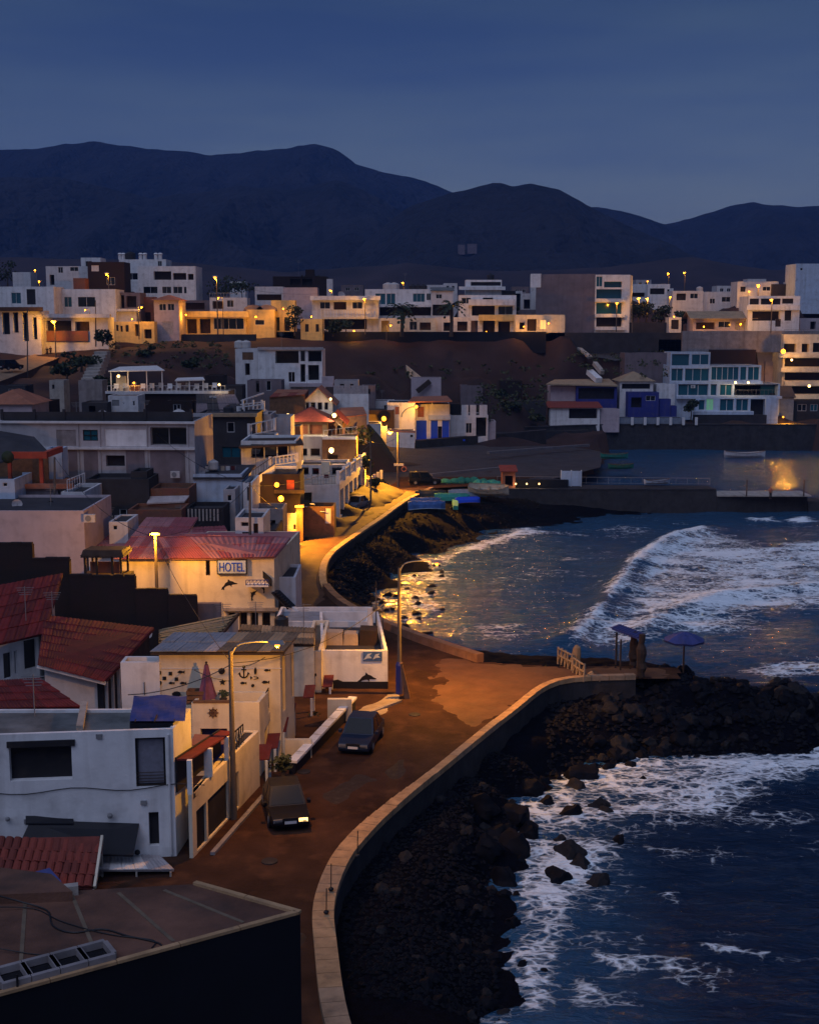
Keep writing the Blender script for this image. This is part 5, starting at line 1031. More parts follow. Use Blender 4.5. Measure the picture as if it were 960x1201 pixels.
# ================================================================ MIDDLE DISTANCE: the old town climbing from the road
ORD = ['first', 'second', 'third', 'fourth', 'fifth', 'sixth', 'seventh', 'eighth', 'ninth', 'tenth', 'eleventh', 'twelfth']
def middle():
    S = M['shut']; k = dict(group=G1)
    hb('large blank pale pink wall of a windowless building at the left edge', -70, 100, 599, 700, 96, M['pinkwhite'], depth=9, zb=1, par=.2, name='blank_walled_building', cat='building', roofmat=M['roofdk'], **k)
    # left cluster
    hb('small pale blue house front at the far left edge under the red pergola', -40, 18, 562, 612, 104, M['palebl'], [(3, 566, 9, 571), (2, 590, 6, 604)], depth=5, zb=2, **k)
    H = hb('grey rendered house with a red edged roof terrace and red pergola at the left', 18, 72, 571, 610, 107, M['brickp'], depth=7, zb=2.5, par=.08, roofmat=M['terra'], fin=False, **k); H.op(68, 575, 71, 596, 'o', r=.2); H.finish()
    H.fb(15, 567.5, 86, 573, -.3, .25, 'roof_edge', M['terra'])
    z = H.z1
    for u, v in ((49, 572), (12, 572)): p = dp(u, v, 107.3); MB().box(p.x - .14, p.x + .14, p.y, p.y + .28, z, dp(u, 530, 107.3).z).build('pergola_post', M['redwood'], H.root)
    a, b = dp(5, 530, 107.2), dp(55, 530, 107.2)
    MB().box(a.x, b.x, a.y - .1, a.y + .3, a.z - .55, a.z).build('pergola_beam', M['redwood'], H.root); c = dp(52, 526, 111)
    MB().hexa([(b.x - .4, a.y + .31, a.z - .5), (b.x, a.y + .31, a.z - .5), (b.x, a.y + 5, a.z - .5), (b.x - .4, a.y + 5, a.z - .5)], [(b.x - .4, a.y + .31, a.z), (b.x, a.y + .31, a.z), (b.x, a.y + 5, a.z), (b.x - .4, a.y + 5, a.z)]).build('pergola_beam', M['redwood'], H.root)
    hb('ochre walled room in the shade behind the red pergola', -30, 22, 532, 575, 110.5, M['tan'], depth=5, zb=5, roofmat=M['roofdk'], **k)
    hb('dark room behind the red pergola', 22.3, 50, 536, 575, 111, M['navy'], depth=5, zb=5, **k)
    q = quadz([(-30, 548, 108.5), (56, 529, 109), (40, 512, 116), (-30, 500, 116)]); r = thing('dark_roof', 'dark sloping roof above the red pergola at the left edge', 'roof', q[0], G1); MB().slab(*q, .15).build('roof', M['roofdk'], r); MB().hexa([(p.x, p.y, 4) for p in q], [p - Vector((0, 0, .16)) for p in q]).build('wall', M['wood_br'], r)
    MB().ball(dp(9, 536, 106), .55, 8, 5).build('hanging_plant', M['leaf'], None, smooth=True, label='dark round hanging plant on the red pergola beam', cat='plant')
    B = hb('small white fronted balcony house with blue railing between the grey house and the concrete building', 72.5, 100, 577, 612, 106, M['white2'], depth=6, zb=2.5, fin=False, **k); B.op(75, 582, 80, 600, 'o'); B.op(84, 586, 88, 602, 'o'); B.op(91, 584, 95, 600, 'o'); B.finish()
    p, q = B.at(.5, B.z1, -.1), B.at(2.0, B.z1, -.1); rail(B.root, p, q + Vector((0, 0, .6)), 1.0, 'bar', M['palebl'], .22)
    hb('pale blue grey wall panel standing between the red pergola and the concrete building', 54, 73, 526, 570, 113, M['palebl'], depth=2, zb=4, **k)
    # long concrete building
    H = hb('long two storey concrete building with a pale upper floor, middle left', 0, 229, 493.5, 600, 118, M['grey_white'], d2=117, depth=11, zb=1.5, par=.35, name='concrete_building', cat='building', roofmat=M['roofdk'], fin=False, **k)
    H.op(66, 504, 89.5, 523, 'd', pm=M['conc'], r=.1); H.op(97, 504, 115, 517, 'w', pm=M['teal'], fm=M['shut'], n=(2, 2)); H.op(123, 503, 172, 523.5, 'd', pm=M['white'], r=.1); H.op(176, 501, 219, 522.5, 'w', n=(2, 1), fm=M['metal'], fw=.1, r=.4); H.op(124, 534, 146.5, 547, 'o', r=.5, pm=S); H.finish()
    for u in (94, 119, 173.5, 221): H.fb(u - 2, 497, u + 2, 600, 0, .12, 'column', M['grey_white'])
    H.fb(0, 523.6, 229, 527.5, 0, .28, 'floor_slab', M['white2']); H.fb(80, 528, 93, 600, 0, .04, 'render_panel', M['brickp']); H.fb(98, 528, 117, 600, 0, .04, 'render_panel', M['brickp']); H.fb(147.5, 528, 171.5, 600, 0, .04, 'render_panel', M['brickp']); H.fb(176, 528, 218.5, 600, 0, .05, 'render_panel', M['brickp'])
    H.fb(0, 493.6, 229, 497, 0, .25, 'cornice', M['white2'])
    for u in (2, 40, 75, 120, 170, 224):
        p = dp(u, 493, 119); MB().box(p.x - .12, p.x + .12, p.y, p.y + .24, H.z1, H.z1 + 1.0).build('post', M['conc_dk'], H.root)
    a, b = dp(0, 484, 119.1), dp(226, 484, 119.1); MB().box(a.x, b.x, a.y, a.y + .1, H.z1 - .3, H.z1 + .75).build('parapet', M['conc_dk'], H.root)
    # dark walls and brick sheds in front of it
    H = hb('dark flat roofed shed in the shadow at the foot of the concrete building', 101, 175, 562, 615, 112, M['conc_dk'], [(140, 597, 149, 606)], depth=4.5, zb=2, roofmat=M['roofdk'], **k)
    hb('taller dark block of the shed at the foot of the concrete building', 154, 173, 553, 600, 113, M['conc_dk'], depth=3, zb=2, **k)
    H = hb('small orange brick house with an uneven parapet below the concrete building', 150, 213, 598, 618, 108, M['brick'], depth=4, zb=2, roofmat=M['roofbrown'], **k)
    hb('upper orange brick room with a pale slab, right end of the concrete building', 177, 222, 573, 600, 112.5, M['brick'], depth=4, zb=2, roofmat=M['roofbrown'], **k)
    q = quadz([(172, 590, 111.6), (216, 588, 111.8), (222, 581, 112.4), (176, 582, 112.4)]); MB().slab(*q, .12).build('tin_roof', M['tin'], None, label='pale tin roof sheet between the two orange brick rooms', cat='roof', group=G1)
    H = hb('dark timber shed with upright slats right of the orange brick rooms', 218, 262, 596, 622, 110, S, depth=4, zb=2, name='slatted_shed', cat='shed', **k)
    for i in range(9): u = 220 + i * 4.3; H.fb(u, 597, u + 2.2, 611, 0, .08, 'slat', M['conc_lt'])
    # white / pale blue house at 228-300
    H = hb('pale blue rendered house with a dark roof slab in the middle of the old town', 227, 284, 556, 612, 117, M['palebl'], depth=7, zb=2, roofmat=M['roofdk'], fin=False, **k); H.finish()
    q = quadz([(226, 560, 116.8), (286, 560, 116.8), (300, 545, 124), (232, 545, 124)]); MB().slab(*q, .18).build('dark_roof', M['roofdk'], H.root)
    H = hb('narrow white house with one tall window right of the pale blue house', 285, 296, 566, 612, 116.5, M['white'], [(289, 571, 294, 588)], depth=6, zb=2, **k)
    H = hb('small white framed porch with dark openings below the pale blue house', 276, 309, 607, 645, 101, M['white2'], [(282, 612, 292, 618), (297, 614, 303, 640, 'o', dict(r=.4)), (284, 624, 294, 642, 'o', dict(r=.4))], depth=5, zb=.5, **k)
    hb('grey flat roofed low house beside the road above the hotel', 270, 332, 597, 640, 118, M['conc'], [(318, 610, 323, 622, 'o')], depth=4, zb=.3, roofmat=M['roofgrey'], **k)
    hb('brown walled garden plot beside the road right of the hotel roofs', 309, 324, 622, 652, 112, M['brick_dk'], depth=7, zb=.1, name='garden_wall', cat='wall', **k)
    # grey roofs 230-310, 420-520
    H = hb('tall dark house with a small green lit window in the middle of the slope', 229, 300, 486, 560, 140, M['conc_dk'], [(231, 496, 245, 508, 'w', dict(pm=M['litgreen'], n=(1, 3))), (266, 495, 275, 507), (260, 524, 282, 537, 'w', dict(pm=M['teal'], n=(2, 1), fm=M['wood']))], depth=8, zb=3, par=.2, **k)
    H.fb(228, 484.5, 302, 488.5, -.2, .4, 'roof_edge', M['tan'])
    q = quadz([(230, 484, 147), (286, 484, 147), (276, 463, 158), (230, 462, 158)]); r = thing('grey_sheet_roof', 'grey purple sheet roof behind the tall dark house', 'roof', (q[0].x, q[0].y, 7), G1); MB().slab(*q, .12).build('roof', M['brickp'], r); MB().hexa([(p.x, p.y, 4) for p in q], [p - Vector((0, 0, .13)) for p in q]).build('wall', M['conc_dk'], r); sheets(r, *q, 4, 2, [M['brickp'], M['conc_dk'], M['brickp']])
    H = hb('grey terrace house with white balusters on its roof, centre of the slope', 278, 318, 486, 525, 148, M['grey_white'], [(283, 498, 291, 510, 'o')], depth=6, zb=4, par=.1, **k)
    for v, d in ((484, 147.6), (474, 152)): p, q = dp(279, v, d), dp(309, v - 3, d + .8); rail(H.root, Vector((p.x, p.y, H.z1)), Vector((q.x, q.y, H.z1 + .3)), .85, 'bal', M['white2'], .45)
    p, q = dp(283, 478, 150), dp(309, 470, 153); MB().bar(p + Vector((0, 0, .8)), q + Vector((0, 0, .9)), .2, .15).build('beam', M['white2'], H.root)
    for u in (285, 297, 307): p = dp(u, 484, 150); MB().bar(p, p + Vector((0, 0, 1.5)), .22).build('column', M['white2'], H.root)
    H = hb('small white terrace with a concrete baluster fence below the grey terrace house', 292, 322, 511, 532, 139, M['white2'], depth=4, zb=4, par=.1, **k); rail(H.root, H.at(0, H.z1, 0), H.at(H.edge(0)[4], H.z1 + .6, 0), 1.2, 'bal', M['white2'], .5)
    H = hb('pale tall wall block behind the baluster terrace', 319, 341, 489, 530, 151, M['grey_white'], depth=5, zb=5, **k)
    # M5 dark wooden roof house with balcony and diagonal stair
    H = hb('white house with a dark timber balcony roof and a diagonal white stair', 283, 347, 517, 575, 131, M['white'], depth=7, zb=3, roofmat=M['roofdk'], fin=False, **k)
    H.op(294, 521, 340, 537, 'o', r=1.2, pm=S); H.opl(6.2, 6.9, H.px(340, 566)[1], H.px(340, 548)[1], 'd', pm=M['redwood']); H.finish()
    q = quadz([(280, 524, 129.5), (356, 520, 130.5), (352, 513, 137), (284, 514, 137)]); MB().slab(*q, .2).build('timber_roof', M['wood'], H.root)
    for u in (310, 325, 338): H.fb(u - .8, 521, u + .8, 537, -.05, .1, 'post', M['white'])
    H.fb(309, 523, 322, 535, -1.15, -1.1, 'blue_window', M['bluesheet'])
    a0, z0 = H.px(318, 545); a1, _ = H.px(350, 545); H.block(a0, a1 - .1, z0 - .3, z0, .02, 1.2, 'balcony_slab', M['white']); rail(H.root, H.at(a0, z0, 1.15), H.at(a1, z0 + .4, 1.15), .85, 'bal', M['white2'], .4)
    p, q = dp(297, 562, 128.6), dp(322, 545, 129.6); MB().hexa([p - Vector((0, 0, .9)), q - Vector((0, 0, .6)), q + Vector((0, 1, -.6)), p + Vector((0, 1, -.9))], [p, q, q + Vector((0, 1, 0)), p + Vector((0, 1, 0))]).build('stair', M['white'], H.root); rail(H.root, p + Vector((0, -.05, .02)), q + Vector((0, -.05, .02)), .9, 'bar', M['black'], .3)
    # brown wall with two lamps
    H = hb('dark reddish brown house wall with two glowing wall lamps beside the road', 303, 352, 556, 620, 129, M['brick_dk'], [(336, 563, 345, 575, 'd', dict(pm=M['redwood']))], depth=5, zb=.2, roofmat=M['roofdk'], **k)
    H.fb(322, 574, 357, 578, -.1, .5, 'roof_edge', M['wood'])
    # M7 terrace with balustrade and garages along the road
    a, b = dp(398, 585, 142.5), dp(429, 570, 164); w0 = dp(346, 585, 141)
    H = House('balustrade_terrace', 'white raised terrace with balusters over a row of garage bays beside the road bend', 'building', [w0, a, b, (b.x - 9, b.y + 2)], .1, dp(398, 568, 142.5).z, M['white'], par=.05, roofmat=M['conc_lt'], group=G1, down=.3)
    L = H.edge(1)[4]; n = 6
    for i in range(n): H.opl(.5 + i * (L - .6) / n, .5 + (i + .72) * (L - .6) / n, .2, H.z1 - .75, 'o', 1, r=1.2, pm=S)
    H.op(352, 578, 366, 590, 'o', r=.4, pm=M['brick_dk']); H.finish()
    rail(H.root, H.at(.1, H.z1, -.15, 1), H.at(L - .1, H.z1, -.15, 1), 1.25, 'bal', M['white2'], .55); rail(H.root, H.at(2.0, H.z1, -.1), H.at(H.edge(0)[4] - .2, H.z1, -.1), .9, 'bar', M['metal'])
    for i in range(5):
        p, q = H.at(L * (i / 5), H.z1, -.15, 1), 0; MB().box(p.x - .2, p.x + .2, p.y - .2, p.y + .2, H.z1, H.z1 + 1.55).build('pillar', M['white'], H.root)
    # posts continuing along the road
    for i in range(5): p = gp(431 + i * 4, 578 - i * 2.6, 0); MB().box(p.x - .18, p.x + .18, p.y - .18, p.y + .18, 0, 1.9).build('fence_post', M['white2'], None, label=ORD[i] + ' nearest of the pale fence posts at the road bend beyond the balustrade terrace', cat='post', group='pale fence posts at the bend')
    H = hb('back room with dark openings and a yellow lit column behind the balustrade terrace', 350, 407, 545, 575, 152, M['white2'], [(352, 548, 362, 566, 'o'), (366, 549, 374, 566, 'o', dict(pm=M['redwood'])), (389, 540, 404, 566, 'o', dict(pm=M['brick_dk']))], depth=6, zb=2, **k)
    H.fb(377, 541, 387, 565, .02, .5, 'lit_column', M['cream'])
    # wooden lean-to shacks at the road, leaning boards
    H = hb('small shack with tall leaning pale boards beside the road', 334, 392, 594, 620, 130, M['wood_br'], [(381, 596, 388, 614, 'd', dict(pm=M['white2']))], depth=3, zb=.1, roofmat=M['wood'], name='shack', **k)
    for u0, u1, v0, v1 in ((357, 362, 594, 612), (365, 371, 591, 611), (378, 382, 600, 612)): p, q = gp(u1, v1 + 1, .1), dp((u0 + u1) / 2 - 2, v0, 129.8); MB().bar(p, q, .5, .07, (0, 1, 0)).build('leaning_board', M['white2'], H.root)
    hb('low pale wall with a dark hatch beside the parked cars', 324, 348, 602, 622, 127.5, M['conc_lt'], [(344, 615, 347, 621, 'o', dict(r=.2))], depth=2, zb=.1, name='low_wall', cat='wall', **k)
    H = hb('brown door shed beside the leaning boards', 347.5, 355, 594, 624, 127.5, M['wood_br'], depth=2, zb=.1, name='shed', cat='shed', **k); H.fb(346, 592.5, 356, 595, -.1, .2, 'roof_edge', M['wood_lt'])
    for u, v in ((383, 606), (377, 609)): MB().ball(gp(u, v, .1), .75, 9, 5, .45).build('debris_heap', M['canvas'], None, smooth=True, label=('right' if u > 380 else 'left') + ' one of two pale heaps of sheeting by the road beside the leaning boards', cat='debris', group='pale heaps by the boards')
    # red lit house
    H = hb('timber house lit orange by its lamps under a red tiled roof, centre of the picture', 341, 384, 494, 535, 168, M['tan'], depth=6, zb=5, roof='hip', rise=1.7, over=.9, roofmat=M['redtile'], fin=False, **k)
    H.op(349, 498, 361, 509, 'o', r=.3, pm=M['terra']); H.op(363, 498, 378, 509, 'o', r=.3, pm=M['terra']); H.finish(); H.fb(342, 510, 384, 513, 0, .8, 'balcony', M['white2'])
    H = hb('smaller wing of the timber house with white gable lamp and balcony', 384.5, 402, 493, 535, 169, M['wood_br'], [(387, 499, 393, 510, 'o', dict(pm=M['terra'])), (395, 499, 400, 510, 'o')], depth=6, zb=4, roof='gable', rise=1.0, over=.6, roofmat=M['redtile'], **k)
    H = hb('white balcony and brown base storey below the timber house', 378, 418, 513, 548, 165, M['wood_br'], [(384, 533, 396, 544, 'o')], depth=5, zb=3, par=.1, **k); rail(H.root, H.at(.2, H.z1, .1), H.at(H.edge(0)[4], H.z1 + .5, .1), .9, 'bar', M['white'], .5); H.fb(378, 512, 418, 515, 0, .5, 'balcony_slab', M['white'])
    H = hb('cream base storey under the timber house', 348, 377.5, 512, 545, 166, M['grey_white'], [(352, 526, 360, 535, 'o'), (364, 526, 375, 535, 'o')], depth=5, zb=4, par=.1, **k)
    H = hb('brown timber house with a white gable of tall windows above the red tiled roof', 356, 390, 471, 500, 182, M['white'], [(358, 470.5, 362.5, 481), (364, 470.5, 370, 481), (372, 470.5, 378, 481), (380, 471, 385, 481)], depth=7, zb=7, roof='gable', rise=1.9, over=.6, roofmat=M['terra'], **k)
    q = quadz([(317, 480, 181), (357, 480, 181), (360, 457, 189), (322, 464, 189)]); r = thing('brown_roofed_wing', 'brown roofed wing to the left of the white gable house', 'house', (q[0].x, q[0].y, 6), G1); lo = [p - Vector((0, 0, 1.3)) for p in q]
    q = quadz([(316, 466, 181), (357, 463, 181), (362, 457, 188), (325, 457, 188)]); MB().hexa([(p.x, p.y, 6) for p in q], [p - Vector((0, 0, .13)) for p in q]).build('wall', M['wood_br'], r); MB().slab(*q, .12).build('roof', M['terra'], r); sheets(r, *q, 4, 2, [M['terra'], M['redtile'], M['terra']])
    H = hb('white yard wall topped with a tin fence right of the white gable house', 391, 432, 462, 492, 190, M['white'], depth=1.2, zb=7, par=.05, name='yard_wall', cat='wall', **k)
    L = H.edge(0)[4]
    for i in range(10): H.block(L * i / 10 + .02, L * (i + .95) / 10, H.z1, H.z1 + 1.25, -.12 - .03 * (i % 2), -.06, 'tin_sheet', M['tin'])
    q = quadz([(400, 489, 176), (430, 486, 178), (426, 477, 184), (398, 478, 184)]); r = thing('terracotta_roof', 'flat terracotta roof to the right of the timber house', 'roof', (q[0].x, q[0].y, 5), G1); MB().hexa([(p.x, p.y, 5) for p in q], [p - Vector((0, 0, .13)) for p in q]).build('wall', M['brickp'], r); MB().slab(*q, .12).build('roof', M['terra'], r)
    # M1 white house high on the slope
    H = hb('white two storey house with open balcony bays high on the slope, below the yellow building', 303, 378, 410, 472, 196, M['white'], depth=7, zb=9, par=.2, fin=False, **k)
    H.op(323, 409.5, 350, 426, 'o', pm=M['wood']); H.op(352, 411, 358, 424); H.op(361, 410, 377, 424, 'o', pm=S); H.op(338, 436, 346, 448); H.op(352, 427, 358, 448, 'o', pm=S); H.op(361, 428, 374, 446, 'o', pm=S); H.finish()
    rail(H.root, H.at(*H.px(323, 426), .05), H.at(*H.px(350, 426), .05), 1.4, 'bar', M['wood'], .35)
    H.fb(340, 449, 391, 453, 0, 1.5, 'terrace_slab', M['pinkwhite']); H.fb(378, 441, 392, 449, .5, 1.4, 'terrace_wall', M['pinkwhite']); H.fb(302, 407, 379, 410.3, -.2, .3, 'roof_edge', M['tin'])
    H = hb('left wing of the white slope house with a brown door and two roof tanks', 276, 302.6, 409, 450, 197, M['white2'], [(284, 413, 297, 422, 'd', dict(pm=M['wood_br'])), (287, 426, 293, 440, 'o')], depth=6, zb=10, par=.2, **k)
    for i, u in enumerate((280.5, 288.5)): water_tank(dp(u, 408, 197.8) , .75, 1.15, M['tankw'], ['left', 'right'][i] + ' of the two pale roof tanks on the white slope house')
    H = hb('unfinished grey rendered block at the foot of the white slope house', 290, 330, 446, 475, 190, M['brickp'], [(300, 440, 304, 460, 'o'), (312, 444, 318, 458)], depth=5, zb=8, **k)
    p, q = dp(324, 462, 189.5), dp(330, 446, 191); MB().hexa([p - Vector((0, 0, 1)), q - Vector((0, 0, 1)), q + Vector((0, 1, -1)), p + Vector((0, 1, -1))], [p, q, q + Vector((0, 1, 0)), p + Vector((0, 1, 0))]).build('stair', M['white2'], H.root)
    # restaurant terrace
    H = hb('restaurant terrace with white canopy and chairs over a long maroon wall, upper left', 125, 266, 460, 492, 160, M['brick_dk'], depth=7, zb=7.5, par=.05, name='restaurant_terrace', cat='restaurant', roofmat=M['conc_lt'], **k)
    H.fb(124, 458.5, 268, 461.5, 0, .35, 'slab_edge', M['white2']); z = H.z1
    q = quadz([(127, 435, 161), (193, 434, 161), (184, 428.5, 167), (140, 430, 167)]); MB().slab(*q, .1).build('canopy', M['canvas'], H.root)
    for u in (130, 150, 172, 190): p = dp(u, 440, 161.3); MB().bar((p.x, p.y, z), (p.x, p.y, q[0].z - .05), .12).build('post', M['white2'], H.root)
    q2 = quadz([(205, 446, 161), (240, 445, 161), (238, 442, 165), (208, 443, 165)]); MB().slab(*q2, .12).build('pergola_roof', M['white2'], H.root)
    for u in (207, 222, 238): p = dp(u, 446, 161.3); MB().bar((p.x, p.y, z), (p.x, p.y, q2[0].z - .05), .14).build('post', M['white2'], H.root)
    a = dp(126, 459, 160.2); b = dp(264, 459, 160.2); rail(H.root, (a.x, a.y, z), (b.x, b.y, z), .8, 'bar', M['white2'], .55)
    H.block(.6, 1.9, z, z + 1.9, -4, -3, 'lit_bar', M['cream']); H.block(2.5, 4.6, z, z + .8, -3.4, -2.8, 'counter', M['terra'])
    for i in range(12):
        u = 136 + i * 10.5; p = dp(u, 458, 161.5 + (i % 3) * 1.1); furniture((p.x, p.y, z), i)
    H = hb('small white utility room with a door and vent below the restaurant terrace', 127, 162, 464, 485, 152, M['white2'], [(131, 469, 140, 476, 'd', dict(pm=M['metal'])), (155.5, 470, 158.5, 476), (144, 472, 146, 474)], depth=4, zb=7, par=.1, **k)
    hb('brick red room right of the maroon wall', 228, 262, 470, 490, 156, M['brick_dk'], [(232, 473, 249, 476)], depth=3, zb=6, **k)
    hb('narrow pale hut with a blue side at the end of the upper road', 58, 75, 446, 470, 178, M['conc_lt'], [(61, 451, 64, 456, 'o')], depth=3, zb=9, par=.1, **k)
    hb('small house with a flat reddish roof at the far left under the upper road', -20, 38, 474, 500, 150, M['pinkwhite'], depth=7, zb=7, roof='hip', rise=1.6, over=.4, roofmat=M['terra'], **k)
    hb('pale curved yard wall beside the steps under the upper road', 92, 120, 446, 462, 168, M['conc'], depth=3, zb=8.5, name='yard_wall', cat='wall', **k)
    # pale winding steps
    r = thing('garden_steps', 'pale concrete steps climbing the slope between the upper road and the restaurant', 'steps', dp(108, 440, 186))
    for i in range(9): f = i / 8; p = dp(104 + 14 * f, 443 - 31 * f, 186 + 26 * f); MB().box(p.x - 1.1, p.x + 1.0 , p.y, p.y + 2.6, p.z - 1.5, p.z).build('step', M['conc_lt'], r)
def water_tank(p, r, h, m, label, group=None):
    p = Vector(p); t = thing('water_tank', label, 'water tank', p, group)
    MB().lathe(p, [(r * .92, 0), (r, .08), (r, h * .35), (r * .97, h * .38), (r, h * .42), (r, h * .78), (r * .6, h * .95)], 12).build('tank', m, t, smooth=False); MB().lathe(p, [(r * .35, h * .93), (r * .33, h * 1.05)], 10).build('lid', m, t); return t
def furniture(p, i):
    p = Vector(p); t = thing('terrace_chair', ORD[i] + ' from the left of the white plastic chairs on the restaurant terrace', 'chair', p, 'white chairs on the restaurant terrace'); x, y, z = p
    MB().box(x - .3, x + .3, y - .3, y + .3, z + .4, z + .46).build('seat', M['white'], t); MB().box(x - .3, x + .3, y + .24, y + .3, z + .46, z + 1.0).build('backrest', M['white'], t)
    mb = MB()
    for a in (-.26, .26):
        for b in (-.26, .26): MB().box(x + a - .03, x + a + .03, y + b - .03, y + b + .03, z, z + .4).build('leg', M['white'], t)
middle()
def blue_house():
    k = dict(group=G1)
    H = hb('blue and white house with bright blue panels and an arched roof beside the harbour ramp', 487, 527, 474, 520, 222, M['white'], depth=7, zb=1.6, par=.1, fin=False, **k)
    H.op(489.5, 477, 497, 489, 'd', pm=M['terra']); H.op(488, 493, 500, 516, 'd', pm=M['bluep'], r=.06); H.op(505, 493, 513, 516, 'd', pm=M['bluep'], r=.06); H.op(513.2, 500, 518, 516, 'o', r=.5, pm=M['shut']); H.op(518.2, 493, 526.5, 516, 'd', pm=M['bluep'], r=.06); H.finish()
    H.fb(502, 487, 528, 492, .02, .3, 'balcony_wall', M['palebl']); H.fb(486, 515, 545, 517, 0, .5, 'terrace_edge', M['bluep'])
    q = quadz([(478, 471, 220), (530, 470, 220), (524, 464, 228), (484, 465, 228)]); MB().slab(*q, .2).build('roof_sheet', M['terra'], H.root)
    n = 6; L0, z0 = H.px(506, 486); L1, z1 = H.px(527, 486)
    P = [(L0 + (L1 - L0) * i / n, z0 + 2.1 * (1 - i / n) ** 2) for i in range(n + 1)]; A = [H.at(a, z_, .05) for a, z_ in P] + [H.at(L1, z0 - .4, .05), H.at(L0, z0 - .4, .05)]; MB().hexa(A, [p + Vector((0, .3, 0)) for p in A]).build('curved_gable', M['white'], H.root)
    L = hb('white lower house with a pale blue arch left of the bright blue panels', 454, 486.6, 472, 525, 220, M['white'], [(463, 477, 468, 486, 'd', dict(pm=M['terra']))], depth=7, zb=1.8, par=.1, **k)
    n = 8
    mb = MB()
    for i in range(n):
        g0, g1 = math.pi * (1 - i / n * .55), math.pi * (1 - (i + 1) / n * .55); f = lambda g, r: L.at(*L.px(488 + r * math.cos(g), 489 - r * .72 * math.sin(g)), .06)
        mb.hexa([f(g0, 18), f(g1, 18), f(g1, 16.6), f(g0, 16.6)], [p + Vector((0, .06, 0)) for p in (f(g0, 18), f(g1, 18), f(g1, 16.6), f(g0, 16.6))])
    mb.build('painted_arch', M['bluesheet'], L.root)
    hb('white house corner with sloping foot right behind the lamp pole by the ramp', 447, 453.7, 500, 530, 215, M['white2'], depth=6, zb=1.8, par=.1, **k)
    hb('low white curved front by the ramp with a small dark vent', 453, 486, 505, 528, 214, M['white'], [(481, 510, 484, 513, 'o')], depth=4, zb=.8, par=.1, **k)
    hb('white house with dark doorways left of the harbour lamp', 428, 446.5, 497, 530, 212, M['white2'], [(432, 501, 436, 506, 'o'), (439, 512, 444, 525, 'o')], depth=6, zb=2, par=.1, **k)
    H = hb('lit brown porch above the white doorway house, by the harbour lamp', 424, 462, 481, 500, 218, M['brick_dk'], [(432, 486, 445, 496, 'o', dict(pm=M['tan']))], depth=4, zb=3.5, par=.1, **k)
    hb('white wall block in the upper row left of the blue house', 434, 462, 470, 488, 228, M['white2'], [(450, 475, 456, 482)], depth=4, zb=4, par=.1, **k)
    hb('pale wall with sloping end above the porch', 420, 437, 462, 486, 232, M['white'], depth=4, zb=4, par=.1, **k)
    H = hb('dark upper storey with a white parapet next to the blue house', 527.4, 572, 487, 520, 224, M['white2'], [(546, 496, 553, 508), (558, 489.5, 570, 512, 'o', dict(pm=S_))], depth=7, zb=1.6, par=.1, **k)
    for i, (u0, u1) in enumerate(((541, 549), (551, 558), (562, 571))): H.fb(u0, 475, u1, 486.9, -.5, -.1, 'parapet_block', M['white2'])
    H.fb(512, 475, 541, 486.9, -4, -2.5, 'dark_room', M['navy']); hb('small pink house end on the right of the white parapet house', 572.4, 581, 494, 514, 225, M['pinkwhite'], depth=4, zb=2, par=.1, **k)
    # stair tower on the slope
    H = hb('cream stair block with a pale staircase on the bare slope above the blue house', 482, 517, 443, 470, 246, M['pinkwhite'], depth=4, zb=6, par=.1, **k)
    p, q = dp(476, 428, 262), dp(503, 450, 248); MB().hexa([p - Vector((0, 0, 2)), q - Vector((0, 0, 2)), q + Vector((0, 2, -2)), p + Vector((0, 2, -2))][::-1], [p, q, q + Vector((0, 2, 0)), p + Vector((0, 2, 0))][::-1]).build('stair', M['cream'], H.root)
    p, q = dp(489, 459, 245), dp(504, 447, 245.5); MB().bar(p, q, .5, .9).build('lower_stair', M['wood'], H.root)
    # shelter lamp post thing is built with the lamps; ramp retaining wall
    hb('dark retaining wall of the ramp road under the blue house', 487, 640, 517, 545, 214, M['conc_dk'], d2=236, depth=2, zb=-.4, name='retaining_wall', cat='wall', par=.05, **k)
    hb('dark stone retaining wall with pale top along the back of the harbour', 572, 690, 508, 530, 240, M['conc_dk'], d2=247, depth=2, zb=-.4, name='retaining_wall', cat='wall', par=.05, **k)
S_ = M['shut']
blue_house()
